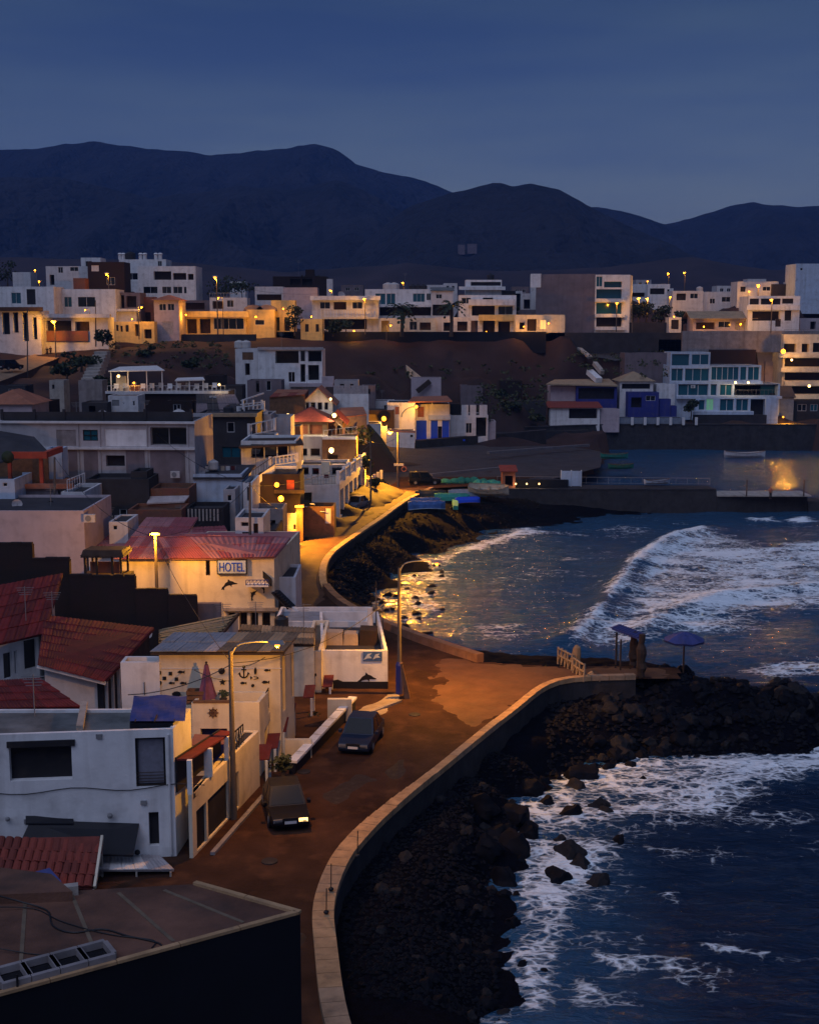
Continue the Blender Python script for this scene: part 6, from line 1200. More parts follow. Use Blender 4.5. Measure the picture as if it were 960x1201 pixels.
# ================================================================ PLATEAU TOWN
G2 = 'houses on the plateau along the skyline'
def plateau():
    k = dict(group=G2); n = lambda *a, **q: hb(*a, **q, **k)
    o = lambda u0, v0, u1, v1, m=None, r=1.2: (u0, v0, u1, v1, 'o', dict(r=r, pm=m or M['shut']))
    W1 = M['white']; W2 = M['white2']
    n('low white flat house with a bluish window at the left end of the plateau', -40, 64, 336, 400, 252, W1, [(13, 343, 25, 356, 'w', dict(pm=M['teal'])), (31, 339, 42, 357, 'd', dict(pm=M['shut']))], depth=8)
    H = n('dark timber pergola house with white columns beside the upper road, far left', -30, 48, 364, 410, 243, W2, [o(2, 366, 12, 392), o(15, 366, 22, 390), o(26, 366, 34, 400), o(38, 372, 44, 398)], depth=6); H.fb(-5, 360, 50, 365, -.3, .9, 'pergola_roof', M['wood'])
    n('white house with two windows in the left part of the plateau', 42, 136, 339, 392, 258, W1, [(75, 348, 84.5, 360, 'w', dict(pm=M['teal'])), (91, 348, 112, 360)], depth=8)
    H = n('open carport with a pale flat roof and low brick front below the two-window house', 50, 127, 372, 408, 246, W2, [o(54, 376, 84, 388), o(88, 377, 105, 388, M['wood'])], depth=5); H.fb(46, 368, 130, 372.5, -.3, 1.0, 'canopy', M['white2'])
    H.fb(55, 388, 104, 400, .02, .35, 'planter_wall', M['brick'])
    n('small pale box room on the roofs at the far left', 15, 36, 319, 338, 285, W2, [], depth=5); n('cluster of pale roof rooms left of the red brick tower', 54, 103, 312, 338, 280, W2, [(68, 313, 74, 320), (82, 313, 92, 318), o(58, 322, 64, 334)], depth=6)
    n('white roof room with vents just left of the red brick tower', 95, 118, 302, 320, 290, W1, [(100, 306, 108, 313)], depth=5)
    n('dark red brick tower behind the bright street lamp', 103, 146, 307, 340, 276, M['brick_dk'], [(107, 311, 116, 318, 'd', dict(pm=W2)), (125, 325, 135, 334)], depth=6); n('small orange brick wall patch on the roofs beside the brick tower', 86, 100, 326, 342, 271, M['brick'], [], depth=3)
    H = n('white apartment block with ribbon windows and roof pipes, highest at the upper left', 162, 230, 312, 372, 292, W1, [o(180, 318, 201, 328), o(202.5, 320, 218.5, 328), o(220, 321, 227, 328), (168, 336, 185, 344), (190, 336, 201, 344), (203, 336, 214, 344), (215.5, 336, 219, 344)], depth=9)
    H = n('top storey of the white apartments with a row of roof pipes', 140, 195, 304, 340, 301, W1, [(148, 320, 162, 328), (166, 313, 170, 318), (185, 306, 190, 312)], depth=7)
    for u in (141, 145, 165, 170, 183, 188): p = dp(u, 304, 301.6); MB().lathe((p.x, p.y, H.z1), [(.45, 0), (.45, 1.1), (.6, 1.2), (.3, 1.5)], 8).build('roof_pipe', W1, H.root)
    water_tank(dp(153, 304, 302), 1.2, 1.7, M['tankb'], 'black water tank on top of the white apartments, upper left')
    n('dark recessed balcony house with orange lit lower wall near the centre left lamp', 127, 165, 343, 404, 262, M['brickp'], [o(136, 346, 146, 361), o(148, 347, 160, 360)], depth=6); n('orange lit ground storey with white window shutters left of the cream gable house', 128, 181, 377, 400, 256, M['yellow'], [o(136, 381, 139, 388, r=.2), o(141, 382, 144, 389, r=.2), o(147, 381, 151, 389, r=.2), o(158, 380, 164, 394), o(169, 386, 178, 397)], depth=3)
    H = n('pale house with long eave under the orange lit balcony lamp', 128, 160, 363, 384, 259, W2, [], depth=5); H.fb(126, 362, 165, 365, -.4, .8, 'eave', M['white2'])
    H = n('cream house with a brown tiled roof and slatted garage, upper left', 181, 210, 352, 402, 260, M['pinkwhite'], [(186.5, 356, 195, 364, 'w', dict(n=(2, 1))), (196.5, 356, 204.5, 364, 'w', dict(n=(2, 1))), (190.5, 377, 203.5, 392, 'd', dict(pm=M['tin']))], depth=8, roof='hip', rise=1.1, over=.7, roofmat=M['terra'])
    n('orange lit brick porch between lamp and cream house', 160, 180.5, 348, 382, 266, M['brick'], [o(163, 366, 177, 378)], depth=4)
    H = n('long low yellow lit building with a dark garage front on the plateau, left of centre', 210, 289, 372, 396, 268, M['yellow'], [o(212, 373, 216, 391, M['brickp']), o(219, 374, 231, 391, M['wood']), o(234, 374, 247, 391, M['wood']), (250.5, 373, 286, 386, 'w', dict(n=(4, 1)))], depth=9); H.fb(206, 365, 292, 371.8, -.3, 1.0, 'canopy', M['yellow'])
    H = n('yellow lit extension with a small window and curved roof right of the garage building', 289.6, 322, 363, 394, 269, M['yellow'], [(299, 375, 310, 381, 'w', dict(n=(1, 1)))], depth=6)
    for u in (297, 312):
        c = dp(u, 363, 269.2); mb = MB(); P = [(c.x + 2.1 * math.cos(math.pi * i / 8), c.z - .3 + 1.3 * math.sin(math.pi * i / 8)) for i in range(9)]; mb.hexa([(x, c.y, z) for x, z in P], [(x, c.y + 5, z) for x, z in P]); mb.build('vault_roof', M['brickp'], H.root)
    H = n('roof terrace house with railings above the yellow garage building', 246, 290, 349, 372, 282, W2, [o(249, 353, 262, 362, M['wood']), (266, 352, 274, 360)], depth=5); rail(H.root, H.at(0, H.z1, 0), H.at(H.edge(0)[4], H.z1, 0), 1, 'bar', M['white2'], .6)
    n('brown unplastered low wall house behind the big double lamp', 208, 250, 352, 372, 290, M['brickp'], [o(212, 355, 240, 363, M['wood'])], depth=5)
    n('pale house with brown top right of the dark trees, behind the yellow extension', 299, 332, 336, 370, 292, W2, [o(301, 345, 330, 352, M['wood'])], depth=6)
    n('dark brown brick unfinished building on the skyline left of centre', 320, 383, 324, 360, 312, M['brick_dk'], [o(340, 325, 352, 334), o(354, 325, 366, 334)], depth=8); n('short white tower at the right end of the brown brick building', 383, 390, 327, 350, 310, W2, [], depth=3)
    n('brown roof hut on top of the unfinished brick building', 358, 368, 316, 326, 316, M['brick_dk'], [], depth=3)
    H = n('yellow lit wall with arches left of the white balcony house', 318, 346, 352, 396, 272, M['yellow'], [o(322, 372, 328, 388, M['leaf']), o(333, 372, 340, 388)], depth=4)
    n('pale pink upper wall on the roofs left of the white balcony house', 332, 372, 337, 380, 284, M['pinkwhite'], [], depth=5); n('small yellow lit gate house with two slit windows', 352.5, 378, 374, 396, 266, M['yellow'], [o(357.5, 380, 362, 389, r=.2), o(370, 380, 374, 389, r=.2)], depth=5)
    H = n('white balcony house with a flat overhanging roof left of the big palm', 366, 444, 352, 396, 276, W1, [(375, 354, 387, 362), o(391, 354, 406, 363, M['wood']), (413, 354, 425, 362), o(380, 374, 430, 386)], depth=8); H.fb(364, 347, 446, 352, -.3, 1.2, 'flat_roof', W1); a0, z0 = H.px(378, 374); a1, z1 = H.px(443, 363); H.block(a0, a1, z0, z0 + .3, 0, 1.5, 'balcony_slab', M['cream']); rail(H.root, H.at(a0, z0 + .3, 1.4), H.at(a1, z0 + .3, 1.4), 1.6, 'bal', M['cream'], .6)
    H = n('white house with blue glazed upper floor behind the big palm', 428, 506, 339, 394, 286, W1, [(440, 344, 452, 357, 'w', dict(pm=M['teal'])), (453, 344, 463.5, 357, 'w', dict(pm=M['teal'], n=(2, 1))), (484, 344, 498, 354, 'w', dict(pm=M['teal'], n=(3, 1))), (500, 344, 505, 352), o(438, 360, 505, 370)], depth=8); H.fb(426, 357, 507, 360, 0, 1, 'balcony_slab', W1)
    for i, u in enumerate((455, 462, 484, 490, 496)): water_tank(dp(u, 339, 287.5) - Vector((0, 0, .3)), .9 if i > 1 else 1.2, 1.3 + .4 * (i < 2), M['tankw'] if i < 2 else M['tankb'], ['larger pale tank left on the blue glazed house', 'larger pale tank right on the blue glazed house', 'left small dark tank on the blue glazed house', 'middle small dark tank on the blue glazed house', 'right small dark tank on the blue glazed house'][i])
    H = n('yellow lit ground floor with brown doors behind the palm trunk', 444, 511, 373, 394, 275, M['cream'], [o(447, 376, 456, 389, M['yellow']), (480, 377, 489, 387), o(492, 378, 505, 387, M['wood_br'])], depth=6)
    H = n('white house with a slanted roof right of the palm', 506, 531, 341, 394, 284, W2, [(511, 345, 518, 350), o(507, 357, 530, 370)], depth=7, roof='shed', axis='f', rise=.8, roofmat=M['roofgrey'])
    H = n('low white terrace with a pale parasol front in front of the slanted house', 510.6, 552, 372, 392, 277, W2, [o(520, 378, 530, 388), o(536, 377, 548, 388, M['wood'])], depth=5)
    H = n('modern white three storey house with a dark ribbon window and yellow lit balcony, centre right', 538, 605, 346, 394, 279, W1, [o(553, 358.5, 580, 370), (584, 359, 601, 369), (541, 349, 552, 356), o(566, 349, 578, 352), o(547, 376, 560, 390, M['brickp']), o(566, 376, 580, 391), o(584, 377, 598, 391)], depth=9)
    H.fb(549, 351, 603, 358, .01, 1.2, 'balcony_wall', W1); H.fb(561, 369, 604, 376, .01, 1.3, 'balcony_wall', M['yellow'])
    H = n('top storey of the modern white house with a slanted roof', 546, 588, 328, 350, 287, W1, [o(552, 330.5, 587, 335, r=.3)], depth=6); H.fb(538, 336, 592, 340, -.3, 1.0, 'roof_slab', W1); H.fb(588, 341, 604, 348, -.2, .6, 'sloped_canopy', M['shut'])
    n('dark narrow house right of the modern white house', 598, 612, 341, 366, 292, W2, [o(600, 344, 610, 364)], depth=5); n('pale low house with railing behind the thin white tower', 612, 642, 344, 378, 300, W2, [o(614, 351, 622, 362)], depth=6); n('thin plain white tower on the skyline right of centre', 622.5, 629, 322, 372, 290, W1, [], depth=2.5)
    n('yellow lit low house with a bright doorway left of the big concrete block', 604, 662, 369, 394, 274, M['cream'], [o(609, 378, 615, 386), (633, 375, 640, 386, 'w', dict(pm=M['litwarm'])), o(618, 374, 629, 388, M['wood'])], depth=6)
    hb('small brown houses between the modern house and the big block', 603, 640, 363, 380, 284, M['brickp'], [], depth=4, **k)
    # big block
    a, b, c = dp(628, 355, 283), dp(697, 355, 280), dp(733, 355, 286)
    H = House('concrete_block', 'tall block with a bare purplish side wall on the skyline right of centre', 'building', [a, b, (b.x + 3, b.y + 12), (a.x + 3, a.y + 12)], dp(697, 390, 280).z, dp(697, 321, 280).z, M['brickp'], group=G2, par=.5).finish(); H.fb(622, 321, 634, 337, -1, .2, 'white_panel', W1)
    H = House('balcony_block', 'white framed front with three glazed balcony storeys attached to the big concrete block', 'building', [(b.x + .05, b.y - .05), (c.x, b.y + .4), (c.x + 2, b.y + 9), (b.x + 3, b.y + 9)], dp(697, 390, 280).z, dp(697, 322, 280).z, W1, group=G2, par=.3)
    for v0, v1, m in ((339, 350, 'teal'), (355, 368, 'teal'), (371, 383, 'shut')): H.op(699, v0, 729, v1, 'o', r=1.0, pm=M[m])
    H.op(699, 324, 706, 336, 'w', pm=M['teal']); H.op(708, 330, 729, 337, 'o', r=1, pm=M['teal']); H.finish()
    for v in (350, 368, 383): H.fb(697, v, 732, v + 4, .01, .7, 'balcony_slab', W1)
    n('low white wall and small garage in front of the block', 733.6, 800, 378, 394, 281, M['conc_dk'], [o(786, 379, 796, 387, M['wood'])], depth=4); H = n('small pale garage with dark door left of the lit low house', 784, 798.5, 372, 392, 278.5, W2, [o(787, 375, 795.5, 386, r=.3)], depth=4)
    n('low house with red brown top on the back row right of the block', 735, 760, 333, 352, 315, W2, [o(738, 343, 756, 348, M['wood'])], depth=5); n('white back row house with a dark long window', 759, 785, 333, 360, 312, W1, [o(762, 338, 779, 345, r=.4), (782, 339, 785, 344)], depth=6)
    n('pale back row house with two square windows', 788, 824, 341, 370, 305, W2, [o(793, 344, 804, 352, r=.4), (809, 344, 818, 350)], depth=6); n('blank pale back row house', 824, 865, 342, 372, 306, W2, [(832, 350, 838, 356), (846, 348, 856, 354)], depth=6); n('narrow white house front beside the back row', 776, 789, 338, 358, 318, W1, [], depth=4)
    H = n('low house with a brown pitched roof and lit veranda, right of the trees', 812, 882, 372, 394, 276, M['pinkwhite'], [o(816, 378, 838, 386, M['wood']), (842, 377, 856, 384), o(862, 377, 876, 387, M['cream'])], depth=6, roof='gable', axis='s', rise=1.2, over=.9, roofmat=M['tan'])
    H = n('white modern house with long dark windows on two floors at the right', 877, 937, 347, 396, 274, W1, [o(879, 350, 889.5, 357, r=.3), o(892, 350, 915, 357, r=.3), o(917, 350, 930, 356, r=.3), o(882, 365, 914, 376), o(920, 364, 927.5, 376, r=.3), (909, 374, 915, 383, 'd', dict(pm=M['wood']))], depth=8); H.fb(875, 357.5, 937, 363.5, .01, .5, 'balcony_wall', W1)
    n('pale house with an orange lit lamp behind the white modern house', 864, 912, 330, 360, 300, W2, [o(868, 336, 874, 342, r=.3), (894, 336, 903, 341)], depth=6); n('upper room of the lamp lit pale house', 876, 898, 327, 334, 304, W2, [], depth=4)
    n('tall blank pale tower at the right edge of the skyline', 932, 985, 309, 360, 292, M['palebl'], [(938, 314, 941, 317)], depth=8, par=.8)
    n('low lit house wall at the far right edge', 937.5, 1010, 373, 394, 281, M['pinkwhite'], [o(950, 377, 956, 386)], depth=6); n('dark house in front of the pale tower', 905, 934, 333, 350, 299, M['conc_dk'], [], depth=5)
    # behind: further small blocks
    rnd = random.Random(12)
    for i, (u, v, w_, h, d) in enumerate([(500, 334, 22, 14, 340), (520, 332, 16, 10, 345), (600, 336, 20, 12, 340), (650, 338, 20, 12, 345), (400, 334, 26, 12, 345), (270, 330, 18, 14, 350), (20, 330, 24, 14, 330), (840, 335, 20, 10, 345), (745, 328, 18, 8, 350), (925, 330, 20, 12, 345)]):
        hb(['small pale box house far back between the slanted house and the hills', 'tiny white box house far back near the centre', 'small grey house far back right of the modern top storey', 'small grey house far back behind the thin tower', 'long pale house far back left of the palm', 'dark house far back behind the double lamp', 'dark roofed house far back at the far left', 'pale house far back in the right half', 'brown house far back above the lit trees', 'pale house far back near the right edge'][i], u, u + w_, v, v + h + 25, d, rnd.choice([M['grey_white'], W2, M['brickp']]), [(u + w_ * .2, v + 3, u + w_ * .4, v + 7), (u + w_ * .6, v + 3, u + w_ * .8, v + 7)], depth=6, **k)
    for j, (u, v) in enumerate(((541, 287), (552, 286))): hb(['left', 'right'][j] + ' of two lone white buildings on the dark hillside in the centre', u - 4, u + 4 + 3 * j, v - .2, v + 1.4, 1255, M['brickp'], [], depth=8, name='hill_building', cat='building', base=False, down=8)
    # low retaining wall along the plateau edge
    for (u0, u1, v, d, m, lb) in ((130, 300, 392, 262, 'conc_dk', 'dark retaining wall below the yellow buildings on the plateau edge'), (300, 640, 389, 272, 'navy', 'dark hedge topped wall along the plateau edge in the centre'), (640, 800, 390, 274, 'conc_dk', 'dark wall along the plateau edge under the big block'), (800, 1000, 388, 270, 'conc', 'pale grey wall along the plateau edge at the right')):
        hb(lb, u0, u1, v, v + 8, d, M[m], depth=1.0, name='edge_wall', cat='wall', par=.02, base=False, down=3)
plateau()
def right_side():
    k = dict(group='houses on the cliff side at the right'); o = lambda u0, v0, u1, v1, m=None, r=1.2: (u0, v0, u1, v1, 'o', dict(r=r, pm=m or M['shut'])); W1 = M['white']; T = lambda u0, v0, u1, v1, n=3: (u0, v0, u1, v1, 'w', dict(pm=M['teal'], n=(n, 1), fm=M['frame'], fw=.10, r=.3))
    n = lambda *a, **q: hb(*a, **q, **k)
    n('small white cabin with two windows on the bare slope at the right', 687, 729, 393, 420, 276, W1, [(703, 396, 708, 399), (717.5, 395, 723.5, 402)], depth=5)
    p, q = dp(670, 401, 277), dp(692, 419, 270); r = thing('hillside_ramp', 'pale narrow concrete ramp on the slope below the white cabin', 'ramp', q); MB().bar(p, q, 1.0, .4).build('ramp', M['conc_lt'], r)
    p, q = dp(691, 436, 262), dp(702, 446, 258); MB().bar(p, q, 1.4, 1.0).build('slide', W1, None, label='upper of two short pale stair flights above the blue house front', cat='stair'); p, q = dp(697, 426, 262.5), dp(706, 437, 259); MB().bar(p, q, .9, .8).build('slide', M['conc_lt'], None, label='lower slim pale stair flight beside the blue house front', cat='stair')
    n('wide rough concrete wall above the glass house', 732, 798, 414, 450, 266, M['brickp'], [], depth=6, zb=6); n('dark rubble plot wall with a white box on top', 772, 812, 398, 420, 274, M['conc'], [], depth=4); hb('small white box on the slope above the glass house', 781, 797, 393.5, 400, 277, W1, [], depth=3, **k)
    # houses with beige roofs
    n('house with a beige flat roof and dark blue front by the harbour', 675, 723, 452, 500, 256, M['bluepd'], [o(678, 455, 720, 468, r=.8), o(683, 474, 700, 486)], depth=6, zb=2.2, par=.1, roofmat=M['tan']); q = quadz([(640, 450, 255.5), (724, 452, 255.5), (714, 444, 263), (650, 445, 263)]); r = thing('beige_roof', 'wide beige flat roof over the dark blue front', 'roof', q[0]); MB().slab(*q, .25).build('roof', M['tan'], r)
    n('pinkish wall house end under the wide beige roof', 645, 674.6, 453, 500, 257, M['pinkwhite'], [], depth=6, zb=2.2, par=.1)
    n('white house with a beige hip roof and deep blue ground floor', 726, 765, 447, 500, 257, W1, [o(729, 450, 762, 456, r=.6)], depth=7, zb=2.2, roof='hip', rise=1.8, over=.5, roofmat=M['tan'])
    H = n('deep blue walled terrace under the beige hip roof', 736, 772, 460, 500, 254, M['bluepd'], [o(740, 466, 752, 478), (757, 464, 768, 470)], depth=3, zb=2.2, par=.1); n('stepped deep blue garden wall left of the glass house', 772.5, 786, 468, 500, 254.5, M['bluepd'], [], depth=2, zb=2.2); n('lower step of the deep blue garden wall', 786.3, 793, 476, 500, 254.6, M['bluepd'], [], depth=2, zb=2.2)
    n('white slanted wall between the deep blue terrace and the glass house', 769, 799, 450, 494, 258, W1, [], depth=3, zb=2.4, par=.1)
    H = n('low house with a bright red roof at the waterside, left of the blue fronts', 645, 703, 478, 500, 250, W1, [o(667, 479, 700, 491)], depth=6, zb=2, roof='shed', rise=.7, over=.5, roofmat=M['redtile']); n('white low annex right of the red roofed waterside house', 703.4, 726, 480, 500, 250.5, M['pinkwhite'], [], depth=4, zb=2)
    n('pale pool terrace wall with a row of short white posts above the sea wall', 722, 800, 490, 502, 251.5, M['bluesheet'], [], depth=3, zb=1.9, par=.05, name='terrace_wall', cat='wall')
    for i in range(6): p = dp(741 + i * 15, 497, 250.9); MB().box(p.x - .25, p.x + .25, p.y - .2, p.y + .2, 1.9, 3.4).build('terrace_post', W1, None, label=ORD[i] + ' from the left of the short white posts below the glass house', cat='post', group='white posts on the harbour wall')
    # glass house
    H = n('top floor of the modern glass house with dark and bluish panes', 786, 832.5, 413, 434, 262, M['palebl'], [T(787.5, 415, 808, 429, 1), (810.5, 415, 831, 428, 'w', dict(pm=M['teal'], n=(2, 1), fm=M['frame'], fw=.14))], depth=7, zb=7, name='glass_house', par=.1)
    H = n('main floors of the modern white framed glass house on the harbour', 785, 892, 428.5, 455, 259, M['palebl'], [T(787, 432, 800.5, 447, 2), T(803, 432, 831, 447, 3), T(834, 430, 866, 446, 5), T(868, 430, 875, 446, 1), T(877, 430, 890, 446, 2)], depth=8, zb=6, name='glass_house', par=.1); H.fb(784, 446.8, 893, 450, 0, .6, 'floor_slab', M['palebl'])
    H = n('terrace floor of the glass house with warm lamps over the sea', 793, 914, 450, 474, 256.5, M['palebl'], [T(795, 450.5, 830, 464, 3), T(833, 450.5, 840, 464, 1), T(844, 451, 858, 464, 2), o(861, 450.5, 912, 464, M['teal'], 2.5)], depth=8, zb=4, name='glass_house', par=.1); H.fb(792, 464.3, 915, 467.3, 0, 1.0, 'floor_slab', M['palebl']); rail(H.root, H.at(*H.px(861, 464), .9), H.at(*H.px(913, 464), .9), 1.2, 'bar', M['metal'], .8)
    H = n('lowest floor of the glass house with white columns', 815, 900, 467, 496, 254.5, M['palebl'], [T(819, 469, 826, 481, 1), (828, 467.5, 836, 481, 'w', dict(pm=M['litgreen'])), T(844, 468, 860, 482, 2), T(863, 468, 877, 482, 2), o(880, 468, 897, 488)], depth=8, zb=2, name='glass_house', par=.1); H.fb(812, 482, 882, 486, .01, .9, 'floor_slab', M['palebl']); H.fb(812, 486.2, 897, 497, .02, .8, 'base_wall', M['conc_dk'])
    n('tall white corner pier of the glass house with a small crest', 897, 912, 467, 500, 254, M['palebl'], [], depth=3, zb=1.9); 
    # apartments at right
    H = n('pale apartment block wing with two small windows at the right', 876, 918, 396, 425, 276, M['pinkwhite'], [(887, 404, 889.5, 410), (897, 404, 902, 411)], depth=6, zb=6); n('stepped lower part of the pale apartment wing', 897, 918, 424, 445, 275, M['pinkwhite'], [], depth=5, zb=5)
    H = n('stepped apartment block with long balconies and a glowing orange lamp at the right edge', 917, 985, 392, 478, 268, M['cream'], [o(919, 403, 933, 413), o(940, 403, 948, 413), o(953, 402, 985, 413), o(920, 420, 985, 430), o(920, 437, 985, 446), o(928, 453, 985, 462)], depth=9, zb=4)
    for v, u in ((414, 912), (431, 914), (447, 918), (463, 924)): H.fb(u, v, 990, v + 5, .01, 1.2, 'balcony_wall', M['cream'])
    for v in (396, 412): p = 0
    rail(H.root, H.at(0, H.z1, 0), H.at(H.edge(0)[4], H.z1, 0), 1, 'bar', M['metal'], .8)
    n('pale sloping wall beside the apartments going down to the harbour', 905, 930, 466, 498, 258, M['bluesheet'], [], depth=3, zb=2, roof='shed', axis='f', rise=2)
    n('dark cliff side house under the apartments', 930, 1000, 470, 500, 260, M['conc_dk'], [(935, 474, 945, 482), (950, 474, 958, 482, 'w', dict(pm=M['teal']))], depth=6, zb=2)
    # grey-white terrace under the plateau
    n('white low terrace house under the plateau wall at the right', 820, 878, 388, 402, 281, M['palebl'], [], depth=4); n('dark brown plot wall behind the glass house', 833, 886, 410, 430, 268, M['brick_dk'], [], depth=3, zb=7)
right_side()
build_land()
# ================================================================ LAMPS
GL = 'lit sodium street lamps'
def lamp(u, v, d, label, watts, ub=None, vb=None, arm=True, zb=None, col=SOD, spot=0, omni=.12, name='street_lamp', cat='street lamp', s=1.0, group=GL, pole=.11, bulb='bulb', r=.10):
    """lamp on a pole: bulb at photo point u,v; pole column ub; foot at vb (or zb)"""
    ub = u if ub is None else ub; b = dp(u, v, d); foot = dp(ub, v, d); z0 = zb if zb is not None else dp(ub, vb, d).z; top = b.z - .25 * s if arm else b.z + .1
    t = thing(name, label, cat, (foot.x, foot.y, z0), group)
    MB().tube([(foot.x, foot.y, z0), (foot.x, foot.y, z0 + (top - z0) * .5), (foot.x, foot.y, top)], [pole * s, pole * .8 * s, pole * .6 * s], 8).build('pole', M['pole'], t)
    if arm:
        q = Vector((foot.x, foot.y, top)); dx = b.x - foot.x
        P = [q - Vector((0, 0, .3 * s)), q + Vector((dx * .15, 0, .25 * s)), q + Vector((dx * .55, 0, .42 * s)), b + Vector((0, 0, .16 * s))]
        MB().tube(smoothline(P, 4), .045 * s, 6).build('arm', M['metal'], t)
    dirx = 1 if b.x >= foot.x else -1
    MB().hexa([(b.x - .34 * s, b.y - .16 * s, b.z + .07 * s), (b.x + .34 * s, b.y - .16 * s, b.z + .07 * s), (b.x + .34 * s, b.y + .16 * s, b.z + .07 * s), (b.x - .34 * s, b.y + .16 * s, b.z + .07 * s)], [(b.x - .26 * s, b.y - .1 * s, b.z + .2 * s), (b.x + .26 * s, b.y - .1 * s, b.z + .2 * s), (b.x + .26 * s, b.y + .1 * s, b.z + .2 * s), (b.x - .26 * s, b.y + .1 * s, b.z + .2 * s)]).build('lamp_head', M['metal'], t)
    MB().ball(b, max(r, .075) * s, 10, 6, .8).build('bulb', M[bulb], t, smooth=True)
    L = lamp_light(t, b - Vector((0, .1 if arm else .5, (.32 if arm else .1) * s)), watts * (omni if spot else 1), col)
    if spot:
        sp = bpy.data.lights.new('lamp_beam', 'SPOT'); sp.energy = watts * 1.0; sp.color = col; sp.spot_size = R(spot); sp.spot_blend = .55; sp.shadow_soft_size = .12; o = bpy.data.objects.new('lamp_beam', sp); C.objects.link(o); o.parent = t; o.location = L.location
    return t
def walllamp(u, v, d, label, watts, col=SOD, r=.13, bulb='bulb', out=.45, aim=None):
    b = dp(u, v, d); t = thing('wall_lamp', label, 'wall lamp', b, 'lit wall lamps'); MB().box(b.x - .05, b.x + .05, b.y, b.y + .5 + (out > 1) * 1.3, b.z + .1, b.z + .18).build('bracket', M['metal'], t)
    MB().ball(b, r, 10, 6).build('bulb', M[bulb], t, smooth=True); L = lamp_light(t, b - Vector((0, out, .15)), watts * (.05 if aim else 1), col)
    if aim:
        sp = bpy.data.lights.new('lamp_beam', 'SPOT'); sp.energy = watts; sp.color = col; sp.spot_size = R(125); sp.spot_blend = .6; sp.shadow_soft_size = .2; o = bpy.data.objects.new('lamp_beam', sp); C.objects.link(o); o.parent = t; o.location = L.location; o.rotation_euler = Vector(aim).to_track_quat('-Z', 'Y').to_euler()
    return t
KW = 1.0
lamp(325, 757, 54.5, 'nearest street lamp on a tall pole with a curved arm, by the nautical house', 1700, 270, zb=0, r=.12, pole=.15)
L2 = lamp(512, 661, 74, 'tall street lamp at the road bend with its arm reaching out over the bay', 6600, 468, zb=0, r=.11, pole=.14, spot=128)
c = dp(468, 815, 74); MB().lathe((c.x, c.y, 0), [(.21, 0), (.21, 1.75), (.15, 1.95)], 9).build('pole_base', M['bluepd'], L2)
lamp(182, 628, 86.5, 'street lamp rising behind the dark stepped wall in front of the yellow hotel wing', 2700, None, zb=2, arm=False, pole=.14, r=.13)
walllamp(324.5, 568.5, 127.2, 'upper glowing wall lamp on the dark reddish house beside the road', 9000, r=.26, out=1.0, aim=(.7, -.15, -.55)); walllamp(329.5, 585, 126.9, 'lower glowing wall lamp on the dark reddish house beside the road', 14000, r=.3, out=1.0, aim=(.7, -.2, -.5))
walllamp(450, 491, 215.5, 'big glowing lamp on the brown porch left of the harbour lamp', 1500, r=.42, out=1.6); walllamp(488, 477, 219.5, 'lamp over the terracotta door of the blue and white house', 450, r=.3, out=1.4)
walllamp(337.5, 487, 166, 'left lamp under the red tiled roof of the timber house', 800, r=.25, col=WARM, bulb='bulbw'); walllamp(392, 487, 167.2, 'right lamp at the gable of the timber house', 800, r=.3, col=WARM, bulb='bulbw'); walllamp(387.5, 468, 179.8, 'small lamp beside the white gable of tall windows', 120, r=.2, col=WARM, bulb='bulbw'); walllamp(388.5, 528, 162, 'warm lamp under the white balcony below the timber house', 1200, r=.36, col=WARM, bulb='bulbw')
t = lamp(457, 508, 170.5, 'harbour lamp post with a small flat reddish canopy at the end of the orange road', 5000, 466.5, zb=0, arm=False, r=.24, pole=.2)
sp = bpy.data.lights.new('lamp_beam', 'SPOT'); sp.energy = 48000; sp.color = SOD; sp.spot_size = R(110); sp.spot_blend = .5; sp.shadow_soft_size = .2; o = bpy.data.objects.new('lamp_beam', sp); C.objects.link(o); o.parent = t; o.location = dp(457, 508, 170.5) - Vector((0, .5, .1)) - ORG[t.name]; o.rotation_euler = Vector((-.22, -.9, -.38)).to_track_quat('-Z', 'Y').to_euler()
c = dp(470, 505, 170.5); MB().hexa([(c.x - 1.6, c.y - .9, c.z - .1), (c.x + 1.9, c.y - .9, c.z - .25), (c.x + 1.9, c.y + .9, c.z - .25), (c.x - 1.6, c.y + .9, c.z - .1)], [(c.x - 1.2, c.y - .7, c.z + .22), (c.x + 1.9, c.y - .8, c.z - .12), (c.x + 1.9, c.y + .8, c.z - .12), (c.x - 1.2, c.y + .7, c.z + .22)]).build('canopy', M['terra'], t)
c = dp(467, 545, 170.3); MB().box(c.x - .6, c.x + .7, c.y - .1, c.y, c.z - .15, c.z + .15).build('sign_plate', M['cream'], t); c = dp(473.5, 550, 170.3); mb = MB()
for i in range(10): g0, g1 = 2 * math.pi * i / 10, 2 * math.pi * (i + 1) / 10; mb.bar(c + Vector((math.cos(g0), 0, math.sin(g0))) * .33, c + Vector((math.cos(g1), 0, math.sin(g1))) * .33, .14)
mb.build('life_ring', M['terra'], t)
